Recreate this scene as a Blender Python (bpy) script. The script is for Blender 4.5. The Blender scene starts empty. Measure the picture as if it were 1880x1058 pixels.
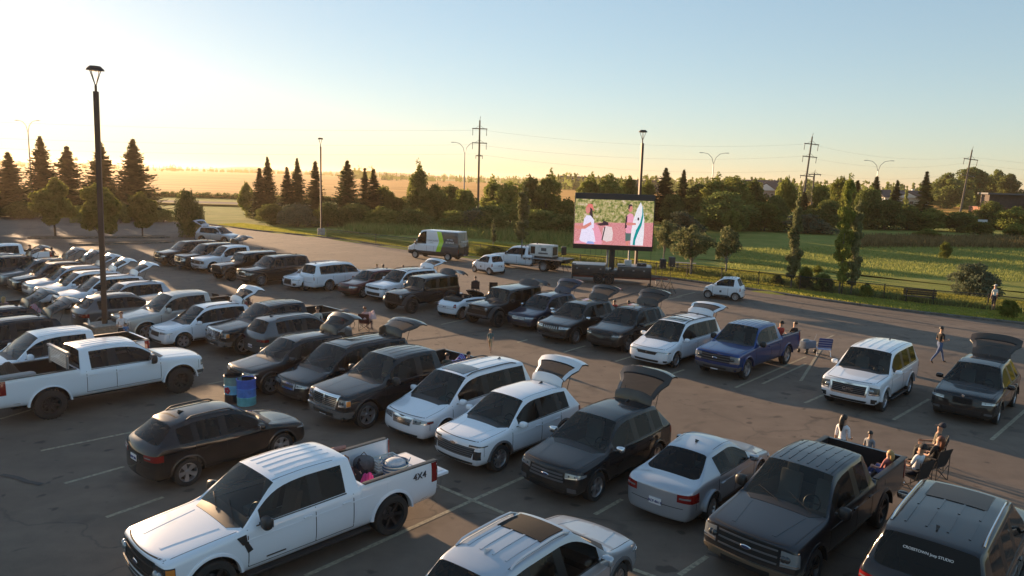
import bpy, bmesh, math, random
import numpy as np
from mathutils import Vector, Matrix
from mathutils.bvhtree import BVHTree
R = math.radians
sc = bpy.context.scene
COL = sc.collection
# ---------------------------------------------------------------- camera
CAM_H = 7.8
cam_d = bpy.data.cameras.new('camera'); cam = bpy.data.objects.new('camera', cam_d); COL.objects.link(cam); sc.camera = cam
F_PX, HOR_Y, ROLL = 1340.0, 328.0, 0.030
cam_d.sensor_width = 36.0; cam_d.lens = 36.0 * F_PX / 1880.0
cam_d.clip_start = 0.3; cam_d.clip_end = 20000
pitch = math.atan((529 - HOR_Y) / F_PX)
_f = Vector((0, math.cos(pitch), -math.sin(pitch))); _r0 = Vector((1, 0, 0)); _u0 = _r0.cross(_f)
_r = _r0 * math.cos(ROLL) + _u0 * math.sin(ROLL); _u = _u0 * math.cos(ROLL) - _r0 * math.sin(ROLL)
cam.matrix_world = Matrix(((_r.x, _u.x, -_f.x, 0), (_r.y, _u.y, -_f.y, 0), (_r.z, _u.z, -_f.z, CAM_H), (0, 0, 0, 1)))

def at(px, py, z=0.0, dist=None):
    """ground point (z) seen at a photo pixel (1880 wide); with dist: the point at that forward distance"""
    d = _f * F_PX + _r * (px - 940) - _u * (py - 529)
    if dist is not None:
        t = dist / d.y
        return Vector((d.x * t, d.y * t, CAM_H + d.z * t))
    t = (z - CAM_H) / d.z
    return Vector((d.x * t, d.y * t, z))

# ---------------------------------------------------------------- light
SUN_EL, SUN_AZ = 8.0, -39.0            # azimuth from +Y, negative = to the left
w = bpy.data.worlds.new('World'); sc.world = w; w.use_nodes = True
nt = w.node_tree; bg = nt.nodes['Background']
sky = nt.nodes.new('ShaderNodeTexSky'); sky.sky_type = 'NISHITA'; sky.sun_disc = False
sky.sun_elevation = R(SUN_EL); sky.sun_rotation = R(SUN_AZ); sky.altitude = 600
sky.air_density = 1.12; sky.dust_density = 0.28; sky.ozone_density = 2.8
gm_ = nt.nodes.new('ShaderNodeGamma'); gm_.inputs[1].default_value = .52; hs_ = nt.nodes.new('ShaderNodeHueSaturation'); hs_.inputs['Saturation'].default_value = 1.12
nt.links.new(sky.outputs[0], gm_.inputs[0]); nt.links.new(gm_.outputs[0], hs_.inputs['Color']); nt.links.new(hs_.outputs[0], bg.inputs[0]); bg.inputs[1].default_value = 0.142
sd = bpy.data.lights.new('sun', 'SUN'); sd.energy = 5.0; sd.angle = R(0.6); sd.color = (1.0, 0.66, 0.38)
sun = bpy.data.objects.new('sun', sd); COL.objects.link(sun)
_sd = Vector((math.sin(R(SUN_AZ)) * math.cos(R(SUN_EL)), math.cos(R(SUN_AZ)) * math.cos(R(SUN_EL)), math.sin(R(SUN_EL))))
sun.rotation_euler = _sd.to_track_quat('Z', 'Y').to_euler(); sun.location = (-60, 80, 40)
sc.view_settings.view_transform = 'Standard'; sc.view_settings.look = 'None'
sc.view_settings.gamma = 1; sc.view_settings.exposure = 1.44
sc.cycles.use_denoising = True
sc.cycles.max_bounces = 6; sc.cycles.transparent_max_bounces = 12
sc.cycles.sample_clamp_indirect = 4.0; sc.cycles.volume_bounces = 0

# lot frame: u along the parking stalls, v along the rows
CU, SU = math.cos(R(48.5)), math.sin(R(48.5))
def uv(u, v, z=0.0): return Vector((u * CU + v * SU, u * SU - v * CU, z))

# ---------------------------------------------------------------- materials
MATS = {}
def mat(name, col=(.5, .5, .5), rough=.5, metal=0.0, coat=0.0, emit=None, es=1.0, spec=.5, noise=None, bump=None, alpha=None, trans=0.0):
    if name in MATS: return MATS[name]
    m = bpy.data.materials.new(name); m.use_nodes = True; MATS[name] = m
    n = m.node_tree; p = n.nodes['Principled BSDF']
    p.inputs['Base Color'].default_value = (*col, 1); p.inputs['Roughness'].default_value = rough
    p.inputs['Metallic'].default_value = metal; p.inputs['Coat Weight'].default_value = coat
    p.inputs['Coat Roughness'].default_value = .06
    p.inputs['Specular IOR Level'].default_value = spec
    if trans: p.inputs['Transmission Weight'].default_value = trans
    if emit: p.inputs['Emission Color'].default_value = (*emit, 1); p.inputs['Emission Strength'].default_value = es
    if noise:                                     # (scale, amount[, second colour])
        tc = n.nodes.new('ShaderNodeTexCoord'); nz = n.nodes.new('ShaderNodeTexNoise'); nz.inputs['Scale'].default_value = noise[0]
        nz.inputs['Detail'].default_value = 6; nz.inputs['Roughness'].default_value = .65
        n.links.new(tc.outputs['Object'], nz.inputs['Vector'])
        mx = n.nodes.new('ShaderNodeMix'); mx.data_type = 'RGBA'
        c2 = noise[2] if len(noise) > 2 else tuple(c * (1 - noise[1]) for c in col)
        c1 = col if len(noise) > 2 else tuple(min(1, c * (1 + noise[1])) for c in col)
        mx.inputs[6].default_value = (*c1, 1); mx.inputs[7].default_value = (*c2, 1)
        rp = n.nodes.new('ShaderNodeMapRange'); rp.inputs[1].default_value = .35; rp.inputs[2].default_value = .65
        n.links.new(nz.outputs['Fac'], rp.inputs[0]); n.links.new(rp.outputs[0], mx.inputs[0])
        n.links.new(mx.outputs[2], p.inputs['Base Color'])
        if bump:
            b = n.nodes.new('ShaderNodeBump'); b.inputs['Strength'].default_value = bump; b.inputs['Distance'].default_value = .05
            n.links.new(nz.outputs['Fac'], b.inputs['Height']); n.links.new(b.outputs[0], p.inputs['Normal'])
    return m

def paint(name, col, metal=.0, rough=.32):
    """car paint: base coat, clear coat, faint dust that roughens it in patches"""
    if name in MATS: return MATS[name]
    m = mat(name, col, rough, metal, 1.0, spec=.5 if max(col) > .3 else .03)
    n = m.node_tree; p = n.nodes['Principled BSDF']
    p.inputs['Coat IOR'].default_value = 1.5
    tc = n.nodes.new('ShaderNodeTexCoord'); nz = n.nodes.new('ShaderNodeTexNoise'); nz.inputs['Scale'].default_value = 2.2; nz.inputs['Detail'].default_value = 7
    n.links.new(tc.outputs['Object'], nz.inputs['Vector'])
    r = n.nodes.new('ShaderNodeMapRange'); r.inputs[1].default_value = .3; r.inputs[2].default_value = .75; r.inputs[3].default_value = .01; r.inputs[4].default_value = .05
    n.links.new(nz.outputs['Fac'], r.inputs[0]); n.links.new(r.outputs[0], p.inputs['Coat Roughness'])
    # road dust along the sills and in patches
    sx = n.nodes.new('ShaderNodeSeparateXYZ'); n.links.new(tc.outputs['Object'], sx.inputs[0])
    mr = n.nodes.new('ShaderNodeMapRange'); mr.inputs[1].default_value = .3; mr.inputs[2].default_value = .95; mr.inputs[3].default_value = .30; mr.inputs[4].default_value = .0
    n.links.new(sx.outputs[2], mr.inputs[0])
    mu = n.nodes.new('ShaderNodeMath'); mu.operation = 'MULTIPLY'; n.links.new(mr.outputs[0], mu.inputs[0]); n.links.new(nz.outputs['Fac'], mu.inputs[1])
    mx = n.nodes.new('ShaderNodeMix'); mx.data_type = 'RGBA'; mx.inputs[6].default_value = (*col, 1); mx.inputs[7].default_value = (.22, .19, .15, 1)
    n.links.new(mu.outputs[0], mx.inputs[0]); n.links.new(mx.outputs[2], p.inputs['Base Color'])
    return m

def car_glass(name='tinted_glass', tint=(.55, .62, .60), mixf=.5, dust=(.012, .014, .014), ior=1.5):
    if name in MATS: return MATS[name]
    m = bpy.data.materials.new(name); m.use_nodes = True; MATS[name] = m
    n = m.node_tree; n.nodes.clear(); o = n.nodes.new('ShaderNodeOutputMaterial')
    tr = n.nodes.new('ShaderNodeBsdfTransparent'); tr.inputs[0].default_value = (*tint, 1)
    p = n.nodes.new('ShaderNodeBsdfPrincipled'); p.inputs['Base Color'].default_value = (*dust, 1); p.inputs['Roughness'].default_value = .03; p.inputs['IOR'].default_value = ior
    p.inputs['Specular IOR Level'].default_value = .5
    mx = n.nodes.new('ShaderNodeMixShader'); fr = n.nodes.new('ShaderNodeFresnel'); fr.inputs[0].default_value = 1.6
    mr = n.nodes.new('ShaderNodeMapRange'); mr.inputs[1].default_value = 0; mr.inputs[2].default_value = .5; mr.inputs[3].default_value = mixf; mr.inputs[4].default_value = 1.0
    n.links.new(fr.outputs[0], mr.inputs[0]); n.links.new(mr.outputs[0], mx.inputs[0])
    n.links.new(tr.outputs[0], mx.inputs[1]); n.links.new(p.outputs[0], mx.inputs[2]); n.links.new(mx.outputs[0], o.inputs[0])
    return m

M_WS = car_glass('windshield_glass', (.74, .82, .80), .22, (.030, .038, .038), 1.75)  # dust tint also paints a grey sky sheen into the windshield
M_SG = car_glass('side_glass', (.50, .51, .51), .32, (.010, .010, .010), 1.5)
M_BLK = mat('black_trim', (.018, .018, .019), .45)
M_PIANO = mat('gloss_black', (.010, .010, .011), .30, 0, 0, spec=.3)
M_WELL = mat('wheel_well_black', (.010, .010, .010), .9)
M_TYRE = mat('tyre_rubber', (.022, .022, .022), .85)
M_RIM = mat('alloy_rim', (.48, .48, .5), .3, .85)
M_RIMB = mat('black_rim', (.03, .03, .032), .35, .3)
M_CHR = mat('chrome', (.75, .76, .78), .15, 1.0)
M_GREY = mat('grey_plastic', (.09, .09, .095), .6)
M_LENS = mat('headlamp_lens', (.30, .33, .35), .14, .5, 1.0)
M_LENSD = mat('dark_headlamp_lens', (.03, .033, .036), .12, 0, .4)
M_AMB = mat('amber_lens', (.6, .2, .03), .2, 0, 1.0)
M_RED = mat('tail_lamp_red', (.20, .008, .008), .15, 0, 1.0)
M_PLATE = mat('plate_white', (.7, .7, .72), .45)
M_SEAT = mat('seat_fabric', (.24, .225, .20), .8)
M_SEATB = mat('seat_beige', (.16, .13, .10), .8)

# ---------------------------------------------------------------- mesh helpers
class MB:
    def __init__(s): s.v = []; s.f = []; s.m = []
    def add(s, vs, fs, mi=0):
        o = len(s.v); s.v += [tuple(a) for a in vs]; s.f += [tuple(i + o for i in f) for f in fs]; s.m += [mi] * len(fs); return s
    def box(s, c, d, mi=0, M=None, b=0.0):
        """box, centre c, full size d, edges chamfered by b"""
        hx, hy, hz = d[0] / 2, d[1] / 2, d[2] / 2
        if b <= 0:
            vs = [Vector((x, y, z)) for x in (-hx, hx) for y in (-hy, hy) for z in (-hz, hz)]
            fs = [(0, 1, 3, 2), (4, 6, 7, 5), (0, 4, 5, 1), (2, 3, 7, 6), (0, 2, 6, 4), (1, 5, 7, 3)]
        else:
            bm = bmesh.new(); bmesh.ops.create_cube(bm, size=1.0)
            for v in bm.verts: v.co = Vector((v.co.x * d[0], v.co.y * d[1], v.co.z * d[2]))
            bmesh.ops.bevel(bm, geom=bm.edges[:], offset=min(b, .45 * min(d)), segments=2, affect='EDGES', profile=.6)
            bm.verts.index_update(); vs = [v.co.copy() for v in bm.verts]; fs = [[v.index for v in f.verts] for f in bm.faces]; bm.free()
        if M is not None: vs = [M @ v for v in vs]
        c = Vector(c); return s.add([v + c for v in vs], fs, mi)
    def tube(s, pts, r, n=8, mi=0, cap=True):
        pts = [Vector(p) for p in pts]; rs = r if isinstance(r, (list, tuple)) else [r] * len(pts)
        vs = []; fs = []; up = None
        for i, p in enumerate(pts):
            t = (pts[min(i + 1, len(pts) - 1)] - pts[max(i - 1, 0)]).normalized()
            a = t.cross(Vector((0, 0, 1)) if abs(t.z) < .95 else Vector((1, 0, 0))).normalized()
            if up is not None:
                a = (up - t * up.dot(t)).normalized() if (up - t * up.dot(t)).length > 1e-4 else a
            up = a; b = t.cross(a)
            for k in range(n):
                an = 2 * math.pi * k / n; vs.append(p + (a * math.cos(an) + b * math.sin(an)) * rs[i])
        for i in range(len(pts) - 1):
            for k in range(n):
                k2 = (k + 1) % n; fs.append((i * n + k, i * n + k2, (i + 1) * n + k2, (i + 1) * n + k))
        if cap: fs.append(tuple(range(n - 1, -1, -1))); fs.append(tuple((len(pts) - 1) * n + k for k in range(n)))
        return s.add(vs, fs, mi)
    def lathe(s, prof, n=16, c=(0, 0, 0), axis='Z', mi=0, closed=False):
        vs = []; fs = []
        for r, z in prof:
            for k in range(n):
                a = 2 * math.pi * k / n
                p = (r * math.cos(a), r * math.sin(a), z)
                if axis == 'Y': p = (p[0], p[2], p[1])
                if axis == 'X': p = (p[2], p[0], p[1])
                vs.append((p[0] + c[0], p[1] + c[1], p[2] + c[2]))
        m = len(prof)
        for i in range(m if closed else m - 1):
            for k in range(n):
                k2 = (k + 1) % n; j = (i + 1) % m; fs.append((i * n + k, i * n + k2, j * n + k2, j * n + k))
        return s.add(vs, fs, mi)
    def ball(s, c, r, nu=12, nv=8, mi=0, e=1.0, M=None):
        r = r if isinstance(r, (list, tuple)) else (r, r, r); vs = []; fs = []
        sp = lambda x: math.copysign(abs(x) ** e, x)
        for j in range(nv + 1):
            ph = math.pi * j / nv - math.pi / 2
            for k in range(nu):
                th = 2 * math.pi * k / nu
                p = Vector((r[0] * sp(math.cos(ph)) * sp(math.cos(th)), r[1] * sp(math.cos(ph)) * sp(math.sin(th)), r[2] * sp(math.sin(ph))))
                if M is not None: p = M @ p
                vs.append(p + Vector(c))
        for j in range(nv):
            for k in range(nu):
                k2 = (k + 1) % nu; fs.append((j * nu + k, j * nu + k2, (j + 1) * nu + k2, (j + 1) * nu + k))
        return s.add(vs, fs, mi)
    def prism(s, poly, d, mi=0):
        """flat polygon (list of 3D pts) thickened by vector d"""
        n = len(poly); d = Vector(d); vs = [Vector(p) for p in poly] + [Vector(p) + d for p in poly]
        fs = [tuple(range(n)), tuple(range(2 * n - 1, n - 1, -1))] + [(i, i + n, (i + 1) % n + n, (i + 1) % n) for i in range(n)]
        return s.add(vs, fs, mi)
    def mesh(s, name, mats, smooth=True, ang=40):
        me = bpy.data.meshes.new(name); me.from_pydata(s.v, [], s.f)
        mats = mats if isinstance(mats, (list, tuple)) else [mats]
        for m in mats: me.materials.append(m)
        if len(mats) > 1: me.polygons.foreach_set('material_index', s.m)
        bm = bmesh.new(); bm.from_mesh(me); bmesh.ops.remove_doubles(bm, verts=bm.verts, dist=1e-5); bmesh.ops.recalc_face_normals(bm, faces=bm.faces); bm.to_mesh(me); bm.free()
        if smooth: shade(me, ang)
        return me
    def build(s, name, mats, parent=None, smooth=True, ang=40):
        return link(name, s.mesh(name, mats, smooth, ang), parent)

def shade(me, ang=40):
    me.polygons.foreach_set('use_smooth', [True] * len(me.polygons))
    try: me.set_sharp_from_angle(angle=R(ang))
    except Exception: pass

def link(name, data, parent=None):
    o = bpy.data.objects.new(name, data); COL.objects.link(o)
    if parent is not None: o.parent = parent
    return o

def tag(o, label=None, cat=None, group=None, kind=None):
    if label: o['label'] = label
    if cat: o['category'] = cat
    if group: o['group'] = group
    if kind: o['kind'] = kind
    return o

def thing(name, label, cat, loc=(0, 0, 0), rz=0, group=None):
    o = link(name, None); o.location = loc; o.rotation_euler = (0, 0, rz); o.empty_display_size = .2
    return tag(o, label, cat, group)

class Kit:
    """parts of one kind of thing, linked as often as wanted (mesh data shared)"""
    def __init__(s): s.p = []
    def add(s, name, me, parent=-1, loc=(0, 0, 0), rot=(0, 0, 0), label=None):
        s.p.append((name, me, parent, tuple(loc), tuple(rot), label)); return len(s.p) - 1
    def place(s, root, remat=None):
        objs = []
        for name, me, par, loc, rot, label in s.p:
            o = link(name, me, root if par < 0 else objs[par]); o.location = loc; o.rotation_euler = rot
            if label: o['label'] = label
            if remat:
                for sl in o.material_slots:
                    if sl.material and sl.material.name in remat:
                        m = remat[sl.material.name]; sl.link = 'OBJECT'; sl.material = m
            objs.append(o)
        return objs
# ================================================================ vehicles
# side glass etc. are cut from one smooth shell grown from cross-sections (x forward, y left, z up; t = metres behind the nose)
def shell(P):
    L, W = P['L'], P['W'] / 2; zb = P['zb']; H = P['H'] + .045; hf, hc, bf, br = P['hf'], P['hc'], P['bf'], P['br']
    cow, hd, re, bb = P['cow'], P['hd'], P['re'], P['bb']; wr = P.get('wr', .70) * W; pick = P.get('bed')
    bow0 = P.get('bow', .14); yg = P.get('yg', .94); hw = P.get('hw', 1.0)
    lerp = lambda a, b, t: a + (b - a) * t
    def base(w, belt, z0):
        return [(0, z0), (.5 * w, z0), (.86 * w, z0 + .005), (.975 * w, z0 + .10), (w, z0 + (belt - z0) * .48), (.985 * w, belt - .085)]
    def hood(t, w, zt, z0=zb, bow=0., edge=.88):
        b = base(w, zt - .02, z0)
        return dict(t=t, bow=bow, r=b + [(.955 * w, zt - .045), (.93 * w, zt - .022), (edge * w, zt - .008), (.5 * w, zt + .018), (0, zt + .03)])
    def cowl(t, w, belt, z, bow=.10):
        b = base(w, belt, zb)
        return dict(t=t, bow=bow, r=b + [(yg * w, belt), (.925 * w, belt + .012), (.88 * w, z), (.5 * w, z + .035), (0, z + .05)])
    def cab(t, w, belt, z, bow=0., k=1.0, dr=.0):
        b = base(w, belt, zb); y = wr * k
        return dict(t=t, bow=bow, r=b + [(yg * w, belt), (y + .045, z - .115 - dr), (y, z - .035), (y * .6, z), (0, z + .012)])
    def mixs(a, b, f, t=None):
        return dict(t=lerp(a['t'], b['t'], f) if t is None else t, bow=lerp(a['bow'], b['bow'], f), r=[(lerp(p[0], q[0], f), lerp(p[1], q[1], f)) for p, q in zip(a['r'], b['r'])])
    S = []; fw = P.get('fw', .86)
    S.append(hood(0, W * fw * hw, hf - P.get('nose', .14), zb + .03, bow0, .86))
    S.append(hood(.07, W * lerp(fw, 1, .62) * hw, hf - .035, zb, bow0 * .9))
    S.append(hood(.30, W * .985 * hw, hf + .005, zb, bow0 * .55))
    wx = P['fa']
    S.append(hood(min(max(wx, .55), cow - .2), W * lerp(hw, 1, .3), lerp(hf, hc, .62)))
    S.append(hood(cow - .10, W * lerp(hw, 1, .8), hc))
    c0 = cowl(cow, W, bf, hc + .0); S.append(c0)
    h0 = cab(hd, W, bf + .01, H - .045, .05)
    a1 = mixs(c0, h0, P.get('a1', .36)); S.append(a1); iA = len(S) - 1
    S.append(h0); iH = len(S) - 1
    win = []; posts = P['posts']                  # [(t0,t1), ...] pillars between the side panes; last = (end of glass, None)
    last_t = re
    for j, (p0, p1) in enumerate(posts):
        for t in ((p0, p1) if p1 else (p0,)):
            f = (t - hd) / (re - hd); z = H - (.0 if f < .7 else P.get('drop', .03) * (f - .7) / .3); S.append(cab(t, W * (1 if f < .75 else lerp(1, .975, (f - .75) * 4)), lerp(bf + .01, br, f), z, 0, 1 - (.05 * max(0, f - .5))))
            if t == p0: win.append(len(S) - 1)
    end = cab(re, W * (.97 if not pick else 1), br, H - P.get('drop', .03) - .02, 0 if pick else -.07, P.get('kr', .93)); S.append(end); iE = len(S) - 1
    if pick:
        z = P['rail']; b = cowl(re + .07, W, br, br + .0, 0); b['r'][7:] = [(.925 * W, br + .004), (.88 * W, br + .006), (.5 * W, br + .008), (0, br + .01)]; S.append(b); iB = len(S) - 1
        for t, ww in ((re + .12, 1), (re + .18, 1), ((re + L) / 2, 1), (L - .10, .995), (L - .005, .965)):
            q = base(W * ww, z, zb + (.0 if t < L - .2 else .06)) + [(.965 * W * ww, z - .02), (.955 * W * ww, z), (.93 * W * ww, z + .003), (.5 * W, z + .003), (0, z + .003)]
            S.append(dict(t=t, bow=0 if t < L - .05 else -.02, r=q))
    else:
        zr = P.get('zr', br); w2 = W * P.get('rw', .95)
        b = cowl(bb, w2, zr, zr, -P.get('rbow', .12)); S.append(b); iB = len(S) - 1
        dk = P.get('deck')
        if dk:
            S.append(hood(lerp(bb, L, .5), W * .96, dk + .01, zb, -.1)); S.append(hood(L - .10, W * .92, dk, zb + .02, -.12)); S.append(hood(L, W * .86, dk - .12, zb + .04, -.14))
        else:
            S.append(hood(lerp(bb, L, .6), W * .945, zr - .05, zb + .02, -.13, .86)); S.append(hood(L, W * .88, zr - .20, zb + .05, -.15, .84))
    M = 11; vs = []; fs = []; mi = []; cr = {}
    rings = []
    for s in S:
        ring = []
        for k, (y, z) in enumerate(s['r']):
            x = L / 2 - s['t'] - (s['bow'] * (y / W) ** 2 if s['bow'] >= 0 else s['bow'] * (y / W) ** 2)
            ring.append((x, y, z))
        rings.append(ring)
    # front rake: upper nose leans back, chin tucks in
    zm = zb + .45 * (hf - zb)
    for i in (0, 1):
        rings[i] = [(x - P.get('rake', .10) * max(0, (z - zm) / (hf - zm)) * (1 - i * .6) - (.05 if z < zb + .12 and i == 0 else 0), y, z) for x, y, z in rings[i]]
    idx = {}
    for i, ring in enumerate(rings):
        for k, (x, y, z) in enumerate(ring):
            idx[i, k, 1] = len(vs); vs.append((x, y, z))
            if k in (0, M - 1): idx[i, k, -1] = idx[i, k, 1]
            else: idx[i, k, -1] = len(vs); vs.append((x, -y, z))
    n = len(S)
    def E(a, b, c): cr[(min(a, b), max(a, b))] = c
    for i in range(n - 1):
        for k in range(M - 1):
            m = 0
            if iA <= i < iE and k == 6:
                t = .5 * (S[i]['t'] + S[i + 1]['t']); m = 2
                for p0, p1 in posts:
                    if p1 and p0 < t < p1: m = 5 if P.get('blackpost', 1) else 0
                if t > posts[-1][0]: m = 0
                if P.get('glassfrom', 0) > t or t > P.get('glassto', 99): m = 0
            if i in (iH - 1, iH - 2) and k >= 8: m = 1
            if i == iE and k >= 8 and not (pick and k < 8): m = 3
            if i == iE and P.get('noback'): m = 0
            if k <= 2 and P.get('clad', 0): m = 4
            for sg in (1, -1):
                q = (idx[i, k, sg], idx[i + 1, k, sg], idx[i + 1, k + 1, sg], idx[i, k + 1, sg])
                q = tuple(dict.fromkeys(q))
                fs.append(q if sg == 1 else q[::-1]); mi.append(m)
    for end_i, sg in ((0, 1), (n - 1, -1)):     # caps
        ring = rings[end_i]; lev = list(range(2, 9)); grid = {}
        for li, k in enumerate(lev):
            grid[li, 0] = idx[end_i, k, 1]; grid[li, 4] = idx[end_i, k, -1]
            if k == 2: grid[li, 1], grid[li, 2], grid[li, 3] = idx[end_i, 1, 1], idx[end_i, 0, 1], idx[end_i, 1, -1]
            elif k == 8: grid[li, 1], grid[li, 2], grid[li, 3] = idx[end_i, 9, 1], idx[end_i, 10, 1], idx[end_i, 9, -1]
            else:
                x, y, z = ring[k]; bow = S[end_i]['bow']
                for c, fy in ((1, .5), (2, 0), (3, -.5)):
                    xx = x + bow * ((y / W) ** 2 - (fy * y / W) ** 2); grid[li, c] = len(vs); vs.append((xx, fy * y, z + (.02 if c == 2 and k > 6 else 0)))
        for li in range(6):
            for c in range(4):
                q = (grid[li, c], grid[li, c + 1], grid[li + 1, c + 1], grid[li + 1, c]); fs.append(q if sg == 1 else q[::-1]); mi.append(4 if (P.get('clad', 0) and li < 1) else 0)
    for i in range(n):                           # creases: belt, window top, roof edge, windscreen frame
        for sg in (1, -1):
            if i < n - 1:
                if i >= iA - 1 and i <= iE: E(idx[i, 6, sg], idx[i + 1, 6, sg], .85); E(idx[i, 7, sg], idx[i + 1, 7, sg], .75); E(idx[i, 8, sg], idx[i + 1, 8, sg], .45)
                if pick and i > iE: E(idx[i, 7, sg], idx[i + 1, 7, sg], .9)
                if P.get('square'): E(idx[i, 8, sg], idx[i + 1, 8, sg], .8)
                E(idx[i, 5, sg], idx[i + 1, 5, sg], .25); E(idx[i, 2, sg], idx[i + 1, 2, sg], .5)
            for k in range(M - 1):
                a, b = idx[i, k, sg], idx[i, k + 1, sg]
                if a == b: continue
                if i in (iA - 1,) and k >= 7: E(a, b, .8)
                if i == iH and k >= 8: E(a, b, .7)
                if i == iE and (k >= 8 or pick): E(a, b, .75)
                if i == iB and (k >= 8 or pick): E(a, b, .9 if pick else .6)
                if pick and i == iB + 1: E(a, b, .9)
                if pick and i >= n - 2: E(a, b, .7)
                if k == 6 and i in win: E(a, b, .9)
                if i == 0: E(a, b, .35)
    return vs, fs, mi, cr, dict(x=lambda t: L / 2 - t)

def cyl_cut(bm_mb, x, y0, y1, r, zc, n=28):
    vs = []
    for y in (y0, y1):
        for k in range(n):
            a = 2 * math.pi * k / n; vs.append((x + r * math.cos(a), y, zc + r * math.sin(a)))
    fs = [tuple(range(n)), tuple(range(2 * n - 1, n - 1, -1))] + [(k, k + n, (k + 1) % n + n, (k + 1) % n) for k in range(n)]
    bm_mb.add(vs, [f[::-1] for f in fs], 4)

def finish_shell(P, vs, fs, mi, cr, gate):
    me = bpy.data.meshes.new('body'); me.from_pydata(vs, [], fs)
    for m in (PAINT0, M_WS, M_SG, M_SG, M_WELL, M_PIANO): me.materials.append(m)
    me.polygons.foreach_set('material_index', mi)
    at_ = me.attributes.new('crease_edge', 'FLOAT', 'EDGE')
    for e in me.edges: at_.data[e.index].value = cr.get((min(e.vertices), max(e.vertices)), 0.0)
    bm = bmesh.new(); bm.from_mesh(me); bmesh.ops.recalc_face_normals(bm, faces=bm.faces); bm.to_mesh(me); bm.free()
    o = bpy.data.objects.new('tmp', me); COL.objects.link(o)
    s = o.modifiers.new('s', 'SUBSURF'); s.levels = 2; s.render_levels = 2
    dg = bpy.context.evaluated_depsgraph_get(); full = bpy.data.meshes.new_from_object(o.evaluated_get(dg))
    bvh = BVHTree.FromPolygons([v.co for v in full.vertices], [tuple(p.vertices) for p in full.polygons])
    W = P['W'] / 2; c = MB(); L = P['L']; r = P['r'] + P.get('gap', .075)
    for a in (P['fa'], P['fa'] + P['wb']):
        for sg in (1, -1):
            y0, y1 = sorted((sg * (W - P.get('well', .34)), sg * (W + .3))); cyl_cut(c, L / 2 - a, y0, y1, r, P['r'] + .01)
    cuts = [c]
    box = MB()
    if P.get('bed'): x0, x1 = (-L / 2 + (.09 if not P.get('gatedown') else -.3)), L / 2 - P['re'] - .19; box.box(((x0 + x1) / 2, 0, 1.6), (x1 - x0, 2 * (W - .13), 2 * (1.6 - P['floor'])), 0 if P.get('bedpaint') else 4); cuts.append(box)
    elif gate: x0, x1 = -L / 2 - .4, L / 2 - P['re'] + .30; wy = P.get('wr', .7) * W * .93 - .01; box.box(((x0 + x1) / 2, 0, 2.0), (x1 - x0, 2 * wy, 2 * (2.0 - .72)), 4); cuts.append(box)
    if P.get('cut'):
        x0, x1, wy, z0 = P['cut']; b3 = MB(); b3.box(((x0 + x1) / 2, 0, 2.0), (x1 - x0, 2 * wy, 2 * (2 - z0)), 4); cuts.append(b3)
    tmp = [o]
    for cc in cuts:
        m2 = cc.mesh('cut', [PAINT0, M_WS, M_SG, M_SG, M_WELL, M_PIANO], False)
        co = bpy.data.objects.new('cut', m2); COL.objects.link(co); tmp.append(co)
        b = o.modifiers.new('b', 'BOOLEAN'); b.operation = 'DIFFERENCE'; b.object = co; b.solver = 'EXACT'
    dg = bpy.context.evaluated_depsgraph_get(); res = bpy.data.meshes.new_from_object(o.evaluated_get(dg))
    for t in tmp: bpy.data.objects.remove(t)
    # split off the glass
    bm = bmesh.new(); bm.from_mesh(res); bm.faces.ensure_lookup_table()
    def sub(sel, mats, rm, name, thick=0):
        b2 = bmesh.new(); vm = {}
        for f in sel:
            q = []
            for v in f.verts:
                if v not in vm: vm[v] = b2.verts.new(v.co)
                q.append(vm[v])
            try: nf = b2.faces.new(q); nf.material_index = rm.get(f.material_index, 0)
            except ValueError: pass
        m3 = bpy.data.meshes.new(name); b2.to_mesh(m3); b2.free()
        for x in mats: m3.materials.append(x)
        shade(m3, 32 if name == 'body' else 50); return m3
    out = {'side': []}
    f_ws = [f for f in bm.faces if f.material_index == 1]; f_rw = [f for f in bm.faces if f.material_index == 3]; f_sd = [f for f in bm.faces if f.material_index == 2]
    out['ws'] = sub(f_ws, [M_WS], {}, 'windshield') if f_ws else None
    out['rw'] = sub(f_rw, [M_SG], {}, 'rear_window') if f_rw else None
    left = set(f_sd)
    while left:
        st = [left.pop()]; comp = []
        while st:
            f = st.pop(); comp.append(f)
            for e in f.edges:
                for g in e.link_faces:
                    if g in left: left.discard(g); st.append(g)
        if sum(f.calc_area() for f in comp) > .012: out['side'].append(sub(comp, [M_SG], {}, 'side_window'))
    out['body'] = sub([f for f in bm.faces if f.material_index in (0, 4, 5)], [PAINT0, M_WELL, M_PIANO], {4: 1, 5: 2}, 'body')
    bm.free(); bpy.data.meshes.remove(res); bpy.data.meshes.remove(me); bpy.data.meshes.remove(full)
    return out, bvh

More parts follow.
